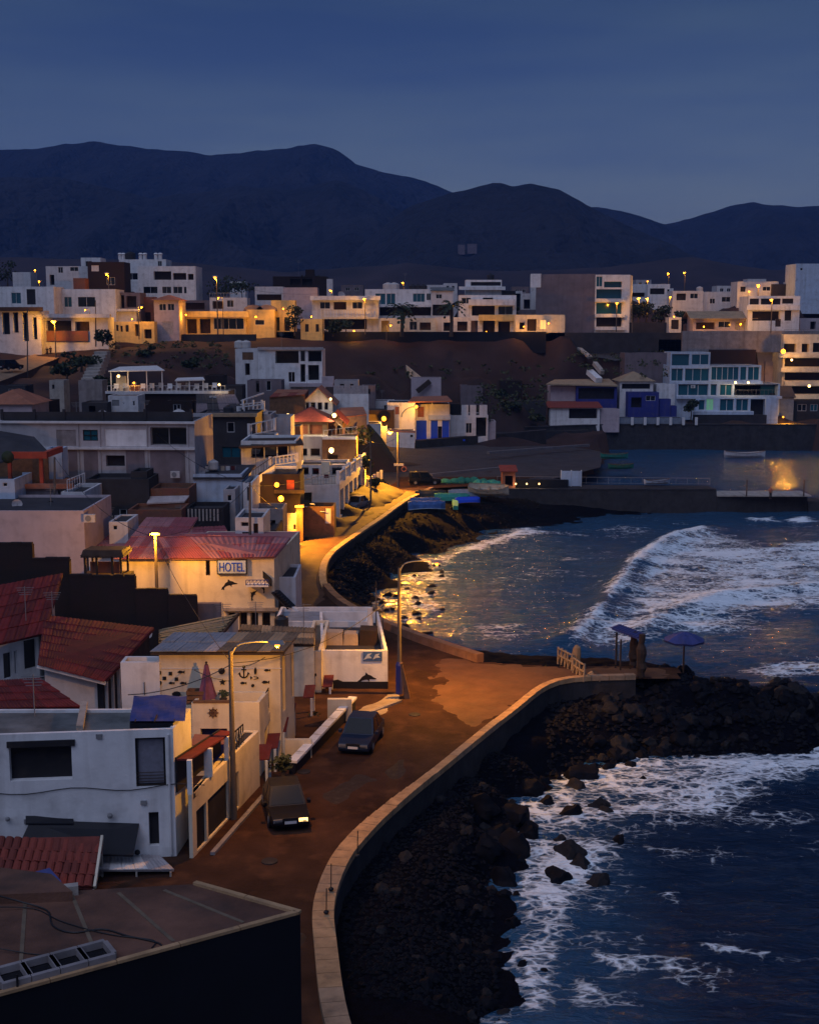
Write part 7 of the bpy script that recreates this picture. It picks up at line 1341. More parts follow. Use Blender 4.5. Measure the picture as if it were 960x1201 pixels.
PL = [(125, 321, 268, 127, 392, 520, 'bright street lamp in front of the red brick tower', 1.5), (63, 378, 241, 64, 420, 1500, 'street lamp on the upper road in front of the carport', 1.5), (100, 363, 247, 105, 400, 160, 'small lamp beside the carport of the two window house', .9), (166, 360, 254, 162, 398, 420, 'street lamp in front of the orange lit balcony house', 1.2), (252, 325, 262, 254, 392, 1100, 'big tall double lamp over the long yellow building', 1.7), (255.5, 349, 266, 261, 393, 420, 'lower lamp on the pole in front of the yellow garage building', 1.1), (388, 341, 280, 389, 372, 260, 'small lamp above the white balcony house roof', 1.1), (427, 351, 272, 428, 392, 420, 'lamp at the right end of the white balcony house', 1.3), (472, 332, 294, 473, 372, 220, 'lamp above the blue glazed house', 1.1), (458, 381, 270, 453, 428, 120, 'lamp on the lone pole standing on the bare slope below the palm', 1.3), (531, 358, 272, 529, 392, 320, 'lamp beside the second palm', 1.1), (723, 356, 277, 723, 389, 360, 'lamp in front of the glazed balconies of the big block', 1.2), (748, 350.5, 292, 749, 380, 650, 'left of the two lamps lighting the trees beside the block', 1.2), (758.5, 350.5, 292, 759, 380, 650, 'right of the two lamps lighting the trees beside the block', 1.2), (783, 321, 330, 784, 372, 200, 'left tall far lamp on the skyline behind the lit trees', 1.2), (802, 320, 330, 803, 372, 200, 'right tall far lamp on the skyline behind the lit trees', 1.2), (785.5, 349, 300, 785, 372, 260, 'lamp in front of the white back row houses', 1.1), (888.5, 335, 296, 889, 372, 620, 'lamp in front of the pale house behind the white modern house', 1.6), (878, 342, 297, 877, 365, 140, 'small lamp left of the pale lamp lit house', .9), (904, 352, 270, 905, 390, 360, 'lamp in front of the white modern house at the right', 1.4), (41, 317, 300, 41, 350, 180, 'upper far lamp at the left end of the skyline', 1.1), (46, 330, 300, 46, 350, 180, 'lower far lamp at the left end of the skyline', 1.2), (759, 330, 325, 759, 352, 90, 'faint far lamp above the back row houses', 1.0)]
for u, v, d, ub, vb, wt, lb, s in PL: lamp(u, v, d, lb, wt * 1.5, ub, vb, arm=abs(u - ub) > 1.5, s=s, r=.2, pole=.09)
for u, v, d, wt, lb in ((614, 383, 272, 260, 'lamp lighting the yellow house with the bright doorway'), (415, 388, 270, 260, 'lamp on the ground floor behind the palm trunk'), (570, 389, 275, 260, 'lamp under the yellow lit balcony of the modern house'), (332, 362, 268, 420, 'lamp lighting the yellow arches'), (365, 371, 262, 260, 'lamp over the yellow gate house'), (218, 369, 263, 400, 'lamp at the left end of the yellow garage building'), (300, 371, 265, 420, 'lamp on the yellow extension'), (825, 383, 272, 420, 'lamp on the veranda of the pitched roof house'), (868, 380, 272, 260, 'lamp at the right end of the pitched roof house'), (155, 374, 251, 420, 'lamp over the white shuttered orange storey'), (790, 371, 276, 160, 'lamp over the small pale garage'), (643, 379, 271, 300, 'lamp beside the bright doorway of the low yellow house')):
    walllamp(u, v, d, lb, wt * 1.3, r=.16)
walllamp(139, 441, 160.6, 'warm light in the restaurant canopy', 70, col=WARM, r=.2, bulb='bulbw'); walllamp(157, 449, 160.2, 'orange light over the restaurant counter', 60, r=.15); walllamp(257, 451, 159, 'small light at the right end of the restaurant terrace', 60, r=.16, col=WARM, bulb='bulbw')
walllamp(918, 412, 263.5, 'big glowing orange lamp on the stepped apartment block, by the pale wing', 1500, r=.5, out=1.5); walllamp(918, 489, 255.5, 'small orange lamp added low on the sloping wall for the harbour streak', 5000, r=.2, out=1.8, aim=(-.05, -1, -.1)); walllamp(884, 402.5, 273, 'small white light on the pale apartment wing', 60, col=WARM, r=.2, bulb='bulbw'); walllamp(928, 422, 266, 'small light on a balcony of the apartment block', 90, col=WARM, r=.25, bulb='bulbw'); walllamp(948.5, 452.5, 264, 'pale light low on the apartment block', 120, col=WARM, r=.3, bulb='bulbw')  # low orange lamp set and aimed to lay a streak on the harbour
walllamp(862, 448.5, 255, 'left warm lamp on the terrace of the glass house', 200, col=WARM, r=.25, bulb='bulbw'); walllamp(877, 448.5, 255, 'right warm lamp on the terrace of the glass house', 200, col=WARM, r=.25, bulb='bulbw')
# bare utility poles
for u, vt, vb, d, lb in ((32, 362, 436, 222, 'dark utility pole beside the upper road at the left'), (293, 566, 640, 100, 'wooden pole beside the road above the hotel sign'), (434.5, 517, 585, 152, 'thin dark pole beside the road bend'), (112, 352, 400, 246, 'thin pole by the carport'), (741, 345, 390, 276, 'thin mast beside the lit trees'), (64, 536, 600, 106, 'thin pole in front of the grey rendered house')):
    a, b = dp(u, vt, d), dp(u, vb, d); MB().tube([b - Vector((0, 0, 1)), a], [.13, .08], 7).build('utility_pole', M['pole'], None, label=lb, cat='pole')
a, b = dp(467.5, 815, 73.9), dp(468, 800, 73.9)
def cable(a, b, sag, label, r=.018):
    a, b = Vector(a), Vector(b); P = [a.lerp(b, i / 10) - Vector((0, 0, sag * 4 * (i / 10) * (1 - i / 10))) for i in range(11)]; MB().tube(P, r, 4).build('overhead_cable', M['black'], None, label=label, cat='cable')
cable(dp(182, 632, 83.5), dp(270, 776, 54.5), .5, 'overhead cable from the hotel lamp to the nearest lamp post')
cable(dp(182, 630, 83.5), dp(293, 568, 100), .9, 'overhead cable from the hotel lamp across the pink roofs')
cable(dp(293, 570, 100), dp(434.5, 520, 152), 1.4, 'overhead cable from the wooden pole to the pole at the road bend')
cable(dp(228, 786, 61), dp(270, 799, 54.5), .1, 'short cable from the nautical wall to the nearest lamp post')
# ================================================================ VEGETATION
def leafball(mb, c, r, n, s, rnd, flat=1.0):
    for i in range(n):
        while True:
            p = Vector((rnd.uniform(-1, 1), rnd.uniform(-1, 1), rnd.uniform(-1, 1)))
            if .25 < p.length < 1: break
        p = Vector((p.x * r, p.y * r, p.z * r * flat)) + c; a = Vector((rnd.uniform(-1, 1), rnd.uniform(-1, 1), rnd.uniform(-.6, .6))).normalized() * s * rnd.uniform(.6, 1.3); b = a.cross(Vector((rnd.uniform(-1, 1), rnd.uniform(-1, 1), rnd.uniform(-1, 1)))).normalized() * s * .6
        mb.quad(p - a, p + b, p + a, p - b)
def tree(u, v, d, rx, h, label, vb, m='leaf', seed=0, name='tree', cat='tree', n=420, s=.32, lumps=6):
    c = dp(u, v, d); z0 = dp(u, vb, d).z - .3; rnd = random.Random(seed); t = thing(name, label, cat, (c.x, c.y, z0), 'trees and bushes of the town')
    MB().tube([(c.x, c.y, z0), (c.x + .1, c.y, z0 + (c.z - z0) * .6), (c.x, c.y, c.z)], [.14 * max(1, rx / 2), .1, .05], 7).build('trunk', M['bark'], t)
    mb = MB()
    mb = MB()
    for i in range(lumps):
        g = rnd.uniform(0, 6.3); q = c + Vector((math.cos(g) * rx * rnd.uniform(.1, .65), math.sin(g) * rx * rnd.uniform(.1, .6), rnd.uniform(-.35, .4) * h)); leafball(mb, q, rx * rnd.uniform(.35, .6), n // lumps, s, rnd, h / max(rx, .1) * .6 if h < rx * 1.6 else 1)
    mb.build('crown', M[m], t); return t
def palm(u, v, d, vb, r, label, seed=0):
    c = dp(u, v, d); z0 = dp(u, vb, d).z - .5; rnd = random.Random(seed); t = thing('palm_tree', label, 'palm tree', (c.x, c.y, z0), 'palms on the plateau edge')
    MB().tube([(c.x, c.y, z0), (c.x + .1, c.y, (z0 + c.z) / 2), (c.x, c.y, c.z)], [.42, .36, .40], 9).build('trunk', M['bark'], t)
    for i in range(26):
        g = rnd.uniform(0, 6.3); el = rnd.uniform(-.5, 1.1); mb = MB(); L = r * rnd.uniform(.85, 1.1); pts = []
        for k in range(7): f = k / 6; pts.append(c + Vector((math.cos(g) * L * f * math.cos(el * .6), math.sin(g) * L * f * math.cos(el * .6), L * (math.sin(el) * f - .62 * f * f))))
        sd_ = Vector((-math.sin(g), math.cos(g), 0))
        for k in range(6):
            w0 = .55 * math.sin(math.pi * (.15 + .8 * k / 6)); w1 = .55 * math.sin(math.pi * (.15 + .8 * (k + 1) / 6))
            for sg in (-1, 1):
                mb.quad(pts[k], pts[k] + sd_ * sg * w0 - Vector((0, 0, .3 * w0)), pts[k].lerp(pts[k + 1], .55) + sd_ * sg * w0 * .9 - Vector((0, 0, .35 * w0)), pts[k].lerp(pts[k + 1], .6)); 
        mb.tube(pts, [.05, .045, .04, .035, .03, .02, .01], 4); mb.build('frond', M['leaf'], t)
    return t
palm(471, 362, 268, 392, 4.2, 'large dark palm in front of the blue glazed house', 1); palm(529, 358, 269, 392, 3.4, 'second dark palm left of the modern white house', 2)
for i, a in enumerate([(345, 372, 266, 2.6, 4, 'dark bushy tree between the yellow arches and the gate house', 392), (262, 338, 300, 4.5, 4.5, 'large dark tree behind the double lamp', 372), (283, 332, 305, 4.0, 3.5, 'dark tree right of the double lamp', 370), (405, 382, 268, 3.0, 2.2, 'dark bush below the white balcony house', 393), (390, 383, 269, 2.4, 2.2, 'smaller dark bush below the white balcony house', 393), (366, 330, 320, 3, 3.0, 'dark tree on the skyline behind the brown brick building', 350), (742, 360, 287, 2.8, 4.0, 'left lit tree between the block and the back row houses', 385, 'leaf2'), (757, 362, 288, 3.4, 3.6, 'middle lit tree with feathery crown beside the block', 385, 'leaf2'), (775, 368, 287, 2.8, 3.2, 'right dark tree beside the small pale garage', 388), (800, 372, 285, 2.8, 3.0, 'dark tree left of the pitched roof house', 388), (868, 404, 272, 2.8, 2.6, 'dark bush beside the pale apartment wing', 412), (120, 395, 236, 1.8, 2.4, 'dark shrub in front of the open carport', 404), (418, 507, 178, 3.2, 3.2, 'large dark bushy tree right of the timber house', 530), (421, 546, 163, 2.2, 2.0, 'round dark bush behind the balustrade terrace', 560), (810, 478, 252, 1.7, 2.2, 'dark bush in front of the glass house', 492), (120, 448, 176, 2.4, 2.6, 'dark shrub left of the restaurant terrace', 462), (95, 422, 200, 3.0, 2.2, 'scrub on the bank under the upper road', 434), (78, 432, 195, 2.6, 2.0, 'scrub on the bank beside the narrow hut', 446), (170, 412, 236, 2.4, 1.6, 'low scrub on the slope below the orange lit storey', 416), (225, 425, 226, 2.6, 1.6, 'low scrub on the dark slope above the restaurant', 432), (600, 480, 248, 2.8, 2.4, 'brown shrub on the slope left of the red roofed waterside house', 490), (585, 462, 254, 2.2, 2.0, 'upper brown shrub on the bare slope', 468), (630, 492, 247, 2.2, 1.8, 'shrub behind the harbour wall', 500), (8, 318, 320, 4, 4.5, 'dark tree clump at the left end of the skyline', 340), (605, 365, 280, 1.6, 1.6, 'shrub beside the modern white house', 375), (330, 896, 59.0, .75, .8, 'green shrub at the planted corner beside the parked car', 912, 'leaf2'), (368, 843, 70, .8, .7, 'dark shrub in the garden of the nautical house', 855), (378, 848, 69.5, .6, .55, 'smaller dark shrub in the garden by the dolphin house', 856), (440, 566, 160, .7, .8, 'small green shrub at the end of the fence posts', 572, 'leaf2'), (310, 440, 200, 2.0, 2.2, 'dark shrub between the slope house and the roof tanks', 450)]):
    near_ = a[2] < 90; tree(*a[:6], a[6], *(a[7:8] or ('leaf',)), seed=i, name='bush' if a[4] < 2.6 else 'tree', cat='bush' if a[4] < 2.6 else 'tree', n=360 if not near_ else 260, s=.34 if not near_ else .12)
# scrub scattered over the bare slopes: uncountable
def scrub():
    mb = MB(); rnd = random.Random(8)
    for i in range(230):
        u, v, d = rnd.choice([(rnd.uniform(385, 640), rnd.uniform(400, 455), 0), (rnd.uniform(560, 640), rnd.uniform(450, 490), 1), (rnd.uniform(130, 270), rnd.uniform(400, 428), 2), (rnd.uniform(640, 790), rnd.uniform(395, 440), 0)]); dd = 285 - (v - 392) * .62 if d != 2 else 255 - (v - 395) * .9
        p = dp(u, v, dd); leafball(mb, p + Vector((0, 0, -.2)), rnd.uniform(.5, 1.2), 14, .3, rnd, .5)
    mb.build('scrub', M['leaf2'], None, kind='stuff')
scrub()
# ================================================================ PIER AND HARBOUR
def pier():
    a, b, c = gp(562, 574, 0), gp(840, 575, -.05), gp(946, 578, -.6); r = thing('pier', 'long dark concrete pier across the bay with a lower pale landing at its end', 'pier', (a.x, a.y, -4))
    MB().hexa([(a.x, a.y - .6, -5), (b.x, b.y - .8, -5), (b.x, b.y + 5.5, -5), (a.x, a.y + 6, -5)], [(a.x, a.y, -.06), (b.x, b.y, -.06), (b.x, b.y + 5, -.06), (a.x, a.y + 6, -.06)]).build('pier_body', m_wall, r)
    MB().hexa([(b.x + .02, b.y - .6, -5), (c.x, c.y - .6, -5), (c.x, c.y + 5, -5), (b.x + .02, b.y + 5, -5)], [(b.x + .02, b.y - .3, -.85), (c.x, c.y - .3, -.85), (c.x, c.y + 4.5, -.85), (b.x + .02, b.y + 4.5, -.85)]).build('landing_body', m_wall, r)
    e_ = Vector((c.x + 40, c.y + 3, 0)); MB().hexa([(c.x + .02, c.y - 1.5, -5), (e_.x, e_.y - 1.5, -5), (e_.x, e_.y + 4, -5), (c.x + .02, c.y + 4, -5)], [(c.x + .02, c.y - .5, -1.7), (e_.x, e_.y - .5, -2.1), (e_.x, e_.y + 3, -2.1), (c.x + .02, c.y + 3, -1.7)]).build('pier_footing', m_wall, r)
    n = 24
    for i in range(n): p, q = a.lerp(b, i / n), a.lerp(b, (i + 1) / n - .002); MB().box(p.x, q.x, p.y - .05, p.y + .6, -.06, .1 + .03 * (i % 3)).build('coping_stone', M['conc_dk'], r)
    n = 10
    for i in range(n): p, q = b.lerp(c, i / n), b.lerp(c, (i + 1) / n - .003); MB().box(p.x + .03, q.x, b.y - .45, b.y + 4.4, -.85, -.7 + .02 * (i % 2)).build('landing_slab', M['conc_lt'], r)
    p, q = gp(585, 570, 0), gp(838, 572, 0); rail(r, (p.x, p.y + 3.5, .0), (q.x, q.y + 3, .0), .9, 'bar', M['metal'], 1.5)
    # white gate panel and hut
    p = gp(669.5, 571, .0); g = thing('white_gate', 'white panelled double gate standing on the pier', 'gate', (p.x, p.y, 0)); w_ = 1.35
    for sx in (-1, 1): MB().box(p.x + (0 if sx > 0 else -w_) + .02, p.x + (w_ if sx > 0 else 0) - .02, p.y, p.y + .12, .1, 2.15).build('gate_leaf', M['palebl'], g)
    for x in (-w_, 0, w_): MB().box(p.x + x - .07, p.x + x + .07, p.y + .125, p.y + .25, 0, 2.25).build('gate_post', M['white'], g)
    H = hb('small reddish hut with a dark door at the root of the pier', 589, 604, 553, 571, 168.5, M['terra'], [(592, 558, 601, 570, 'o')], depth=2.5, name='hut', cat='hut', roof='shed', rise=.4, over=.3, roofmat=M['redtile'], zb=-.05)
    z = H.z1
    a2 = dp(605, 568, 170); MB().box(a2.x, a2.x + 7, a2.y, a2.y + 1.2, 0, 1.0).build('dark_barrier', M['navy'], None, label='long dark low barrier with small lights right of the reddish hut', cat='barrier')
    for u in (604.5, 617.5, 632): walllamp(u, 567.5, 168.4, ['left', 'middle', 'right'][[604.5, 617.5, 632].index(u)] + ' of three small warm lights at the root of the pier', 25, col=WARM, r=.12, bulb='bulbw')
    for u, lb in ((875, 'taller thin post near the end of the pier'), (942, 'dark post at the outer end of the landing')): p = gp(u, 582, -.7); MB().tube([p, p + Vector((0, 0, 2.2))], .09, 6).build('mooring_post', M['wood'], None, label=lb, cat='post')
    person(gp(903, 585, -.7), 1.6, M['terra'], M['navy'], 'person in a reddish top standing on the pale landing of the pier'); 
    # more bits on the pier: white lines, small boat
    boat(gp(770, 568, .15), .25, 3.6, 1.3, .55, M['palebl'], 'small pale dinghy lying on the pier', False)
def boat(p, rz, L, B, Hh, m, label, flip=False, group='small boats around the harbour', tilt=0, inner=None):
    p = Vector(p); r = thing('rowing_boat', label, 'boat', p, group); mb = MB(); n = 9; rows = []
    for i in range(n):
        f = i / (n - 1); x = (f - .5) * L; w_ = B / 2 * (math.sin(math.pi * (.13 + .80 * f)) ** .6 if f < .98 else .12); k = .18 * (2 * f - 1) ** 2 * L * .25; zt = Hh + k
        rows.append([(x, -w_, zt), (x, -w_ * .86, Hh * .45 + k * .5), (x, -w_ * .35, k * .3), (x, w_ * .35, k * .3), (x, w_ * .86, Hh * .45 + k * .5), (x, w_, zt)])
    S_f = -1 if flip else 1
    tr = Matrix.Rotation(rz, 3, 'Z') @ Matrix.Rotation(tilt, 3, 'X'); F_ = lambda q: p + tr @ Vector((q[0], q[1], q[2] if not flip else Hh * 1.25 - q[2]))
    for i in range(n - 1):
        for j in range(5): mb.quad(F_(rows[i][j]), F_(rows[i + 1][j]), F_(rows[i + 1][j + 1]), F_(rows[i][j + 1]))
    mb.quad(*[F_(q) for q in rows[0]]); mb.quad(*[F_(q) for q in rows[-1]]); mb.build('hull', m, r)
    mb = MB()
    for sd_ in (0, 5):
        for i in range(n - 1): mb.bar(F_(rows[i][sd_]), F_(rows[i + 1][sd_]), .08, .06)
    mb.build('gunwale', inner or M['wood_br'], r)
    if not flip:
        for i in (2, 4, 6): a, b = F_((rows[i][0][0], rows[i][0][1] * .95, Hh * .7)), F_((rows[i][0][0], -rows[i][0][1] * .95, Hh * .7)); MB().bar(a, b, .28, .04).build('thwart', inner or M['wood_br'], r)
        fl = MB(); 
        for i in range(1, n - 2): fl.quad(F_((rows[i][1][0], rows[i][1][1], Hh * .4)), F_((rows[i + 1][1][0], rows[i + 1][1][1], Hh * .4)), F_((rows[i + 1][4][0], rows[i + 1][4][1], Hh * .4)), F_((rows[i][4][0], rows[i][4][1], Hh * .4)))
        fl.build('floor', inner or M['wood_br'], r)
    else: MB().bar(F_((-L * .42, 0, -.02)), F_((L * .42, 0, -.02)), .07, .09).build('keel', m, r)
    return r
def person(p, h, top, legs, label, rz=0.0):
    """one continuous small standing figure"""
    p = Vector(p); r = thing('person', label, 'person', p); s = h / 1.7; c, sn = math.cos(rz), math.sin(rz); X = lambda x, y, z: p + Vector((x * c - y * sn, x * sn + y * c, z)) * s
    mb = MB()
    mb.tube([X(.09, 0, 0), X(.095, .02, .08), X(.09, 0, .45), X(.08, 0, .85), X(.03, 0, .95)], [.05 * s, .055 * s, .06 * s, .085 * s, .09 * s], 7); mb.tube([X(-.09, -.03, 0), X(-.095, -.02, .08), X(-.09, 0, .45), X(-.08, 0, .85), X(-.03, 0, .95)], [.05 * s, .055 * s, .06 * s, .085 * s, .09 * s], 7)
    mb.tube([X(0, 0, .82), X(0, 0, 1.0), X(0, -.01, 1.2), X(0, 0, 1.38), X(0, 0, 1.46), X(0, -.01, 1.52), X(0, -.02, 1.6), X(0, -.01, 1.68), X(0, 0, 1.72)], [.15 * s, .14 * s, .16 * s, .17 * s, .06 * s, .065 * s, .095 * s, .085 * s, .03 * s], 9)
    for sg in (-1, 1): mb.tube([X(sg * .14, 0, 1.4), X(sg * .22, 0, 1.3), X(sg * .25, -.02, 1.08), X(sg * .24, -.08, .85), X(sg * .24, -.1, .77)], [.06 * s, .055 * s, .045 * s, .035 * s, .03 * s], 6)
    mb.build('body', M['skin'], r, smooth=True)
    t = MB().tube([X(0, 0, .86), X(0, 0, 1.0), X(0, -.01, 1.2), X(0, 0, 1.39), X(0, 0, 1.44)], [.165 * s, .155 * s, .175 * s, .185 * s, .09 * s], 9)
    for sg in (-1, 1): t.tube([X(sg * .14, 0, 1.4), X(sg * .22, 0, 1.3), X(sg * .25, -.02, 1.1)], [.075 * s, .068 * s, .058 * s], 6)
    t.build('shirt', top, r, smooth=True)
    t = MB()
    for sg in (-1, 1): t.tube([X(sg * .09, 0, .06), X(sg * .09, 0, .45), X(sg * .08, 0, .85), X(sg * .03, 0, .93)], [.07 * s, .075 * s, .1 * s, .12 * s], 7)
    t.build('trousers', legs, r, smooth=True); MB().ball(X(0, .01, 1.665), .1 * s, 8, 5, .75).build('hair', M['black'], r, smooth=True); return r
pier()
bz = lambda u, v, z: gp(u, v, z)
boat(bz(500, 597, -.75), .12, 4.6, 1.7, .8, M['blue_p'], 'blue tarpaulin covered boat on the dark beach beside the road end', True, inner=M['palebl']); boat(bz(497, 592, -.6), .1, 4.2, 1.5, .7, M['blue_p'], 'second blue boat just behind the blue covered boat on the beach', True, inner=M['palebl'])
boat(bz(530, 588, -.6), -.1, 4.5, 1.6, .8, M['teal_p'], 'teal boat upside down on the beach right of the blue boats', True, inner=M['teal_p']); MB().hexa([bz(531, 598, -.8), bz(537, 598, -.8), bz(537, 592, -.6), bz(530, 590, -.6)], [p + Vector((0, 0, .5)) for p in (bz(531, 598, -.8), bz(537, 598, -.8), bz(537, 592, -.6), bz(530, 590, -.6))]).build('green_tarpaulin', M['teal_p'], None, label='bright teal tarpaulin hanging down beside the upturned teal boat', cat='tarpaulin')
boat(bz(548, 583, -.5), .05, 5, 1.7, .8, M['bluesheet'], 'grey boat lying behind the upturned teal boat', True); boat(bz(505, 583, -.3), .0, 4, 1.5, .7, M['conc_dk'], 'dark boat at the very end of the orange road', True); boat(bz(548, 590, -.7), .2, 3.2, 1.3, .6, M['bluep'], 'small deep blue boat right of the upturned teal boat', True)
boat(bz(573, 580, -.1), -.22, 5.2, 1.9, 1.1, M['cream'], 'cream wooden boat lying tilted at the root of the pier', False, tilt=.35, inner=M['wood_lt'])
boat(bz(873, 537, -2.95), .03, 7.5, 2.2, 1.0, M['white2'], 'long white boat moored in the harbour before the sea wall', False); boat(bz(720, 538, -.9), .02, 4.6, 1.6, .8, M['teal_p'], 'teal boat on the dark harbour slip, farther one', False); boat(bz(728, 550, -1.6), .2, 4.2, 1.4, .7, M['green'], 'green boat on the dark harbour slip, nearer one', False)
for i, (u0, u1, v, lb) in enumerate(((522, 578, 566, 'long green net heap lying along the harbour ramp'), (560, 600, 568, 'dark teal net heap beside the reddish hut'))):
    mb = MB(); rnd = random.Random(i)
    for k in range(16): p = gp(u0 + (u1 - u0) * k / 15, v, 0); mb.ball(p + Vector((0, rnd.uniform(-.4, .4), 0)), rnd.uniform(.5, .9), 7, 5, rnd.uniform(.5, 1))
    mb.build('fishing_net_heap', M['green'] if i == 0 else M['teal_p'], None, label=lb, cat='net')
# ================================================================ JETTY: shelter, umbrella, log railings
def jetty():
    zg = .06; P = lambda u, v: gp(u, v, zg); r = thing('palm_shelter', 'small shelter with a sloping blue roof and four posts at the root of the jetty', 'shelter', P(735, 782))
    A, B, Cc, D = P(722, 780), P(726, 777), P(752, 796), P(743, 780); ztop = dp(725, 738, A.y).z
    for p, rr, h in ((A, .07, 2.15), (P(727, 786), .06, 2.0)): MB().tube([p, p + Vector((0, 0, h))], rr, 6).build('post', M['wood'], r)
    for u, vb, vt in ((742, 780, 741), (751, 794, 744)):
        p = P(u, vb); h = dp(u, vt, p.y).z - zg; rnd = random.Random(u); k = 9; MB().tube([p + Vector((rnd.uniform(-.04, .04), 0, h * i / k)) for i in range(k + 1)], [.20 + (.10 if 1 < i < 7 else 0) + rnd.uniform(-.04, .05) for i in range(k + 1)], 9).build('log_post', M['wood'], r)
    q = [dp(717, 737, 80.0), dp(749, 749, 78.9), dp(756, 744, 80.3), dp(727, 733, 81.6)]; MB().slab(*q, .08).build('roof', M['tarp'], r)
    for i in range(10): a, b = q[0].lerp(q[1], i / 10), q[3].lerp(q[2], i / 10); MB().bar(a + Vector((0, 0, .03)), b + Vector((0, 0, .03)), .2, .04).build('roof_slat', M['tarp'], r)
    p = P(801, 784); r = thing('beach_umbrella', 'open blue thatched beach umbrella standing at the head of the jetty', 'umbrella', p); MB().tube([p - Vector((0, 0, .3)), p + Vector((0, 0, 2.2))], .06, 6).build('pole', M['wood'], r)
    n = 14; mb = MB()
    for k in range(n):
        f = lambda j, rr, z: p + Vector((math.cos(2 * math.pi * j / n) * rr, math.sin(2 * math.pi * j / n) * rr, z + (0 if j % 2 else .06)))
        mb.quad(f(k, 1.28, 1.86), f(k + 1, 1.28, 1.86), f(k + 1, .62, 2.2), f(k, .62, 2.2)); mb.quad(f(k, .62, 2.2), f(k + 1, .62, 2.2), p + Vector((0, 0, 2.42))); mb.quad(f(k, 1.28, 1.86), f(k + 1, 1.28, 1.86), f(k + 1, 1.22, 1.72), f(k, 1.22, 1.72))
    mb.build('canopy', M['tarp'], r)
    def logfence(a, b, n, lab):
        a, b = P(*a), P(*b); r = thing('log_railing', lab, 'railing', a); rnd = random.Random(n)
        for i in range(n): p = a.lerp(b, i / (n - 1)); MB().tube([p - Vector((0, 0, .1)), p + Vector((rnd.uniform(-.06, .06), 0, 1.0 + rnd.uniform(-.1, .08)))], .075, 6).build('post', M['wood_lt'], r)
        for z in (.5, .95): MB().tube([a + Vector((0, -.05, z)), b + Vector((0, -.05, z + .05))], .06, 6).build('rail', M['wood_lt'], r)
        for i in range(n - 1): p, q = a.lerp(b, i / (n - 1)), a.lerp(b, (i + 1) / (n - 1)); MB().tube([p + Vector((0, -.03, .05)), q + Vector((0, -.03, .9))], .05, 6).build('brace', M['wood_lt'], r)
    logfence((654, 777), (670, 786), 5, 'left log railing of crossed poles at the steps down to the bay'); logfence((672, 789), (684, 798), 4, 'front log railing of crossed poles beside the pale boulder'); 
    p = P(675, 778); MB().tube([p, p + Vector((.02, 0, .6)), p + Vector((.05, 0, 1.05)), p + Vector((0, 0, 1.2))], [.28, .3, .24, .1], 8).build('stone_pillar', M['coping'], None, label='rough pale stone pillar between the two log railings', cat='pillar')
    for u, v, s, lb in ((692, 795, .42, 'pale boulder beside the front log railing'), (700, 796, .25, 'smaller pale stone right of the pale boulder')): rock(P(u, v), s, 1.3, M['coping'], lb, None, 3)
# ---- rocks
RP = []
def rockmesh(seed, m):
    bm = bmesh.new(); bmesh.ops.create_icosphere(bm, subdivisions=3, radius=1); rnd = random.Random(seed); cuts = [(Vector((rnd.uniform(-1, 1), rnd.uniform(-1, 1), rnd.uniform(-.6, 1))).normalized(), rnd.uniform(.5, .85)) for _ in range(9)]
    for v in bm.verts:
        for n, k in cuts:
            e = v.co.dot(n) - k
            if e > 0: v.co -= n * e * .9
    from mathutils import noise
    for v in bm.verts: v.co *= 1 + .30 * noise.noise(v.co * 1.8 + Vector((seed * 3.1, 0, 0))) + .12 * noise.noise(v.co * 4 + Vector((seed, 0, 0)))
    me = bpy.data.meshes.new('rock'); bm.to_mesh(me); bm.free(); me.materials.append(m); me.polygons.foreach_set('use_smooth', [True] * len(me.polygons))
    try: me.set_sharp_from_angle(angle=R(32))
    except Exception: pass
    return me
RM = {}
def rock(p, s, tall, m, label, group, k, flat=1.0):
    key = (k % 7, m.name)
    if key not in RM: RM[key] = rockmesh(k % 7, m)
    o = bpy.data.objects.new('rock', RM[key]); C.objects.link(o); o.location = p; o.scale = (s, s * .9, s * tall * .8); o.rotation_euler = (0, 0, k * 1.7); o['label'] = label; o['category'] = 'rock'
    if group: o['group'] = group
    ORG[o.name] = Vector(p); return o
jetty()
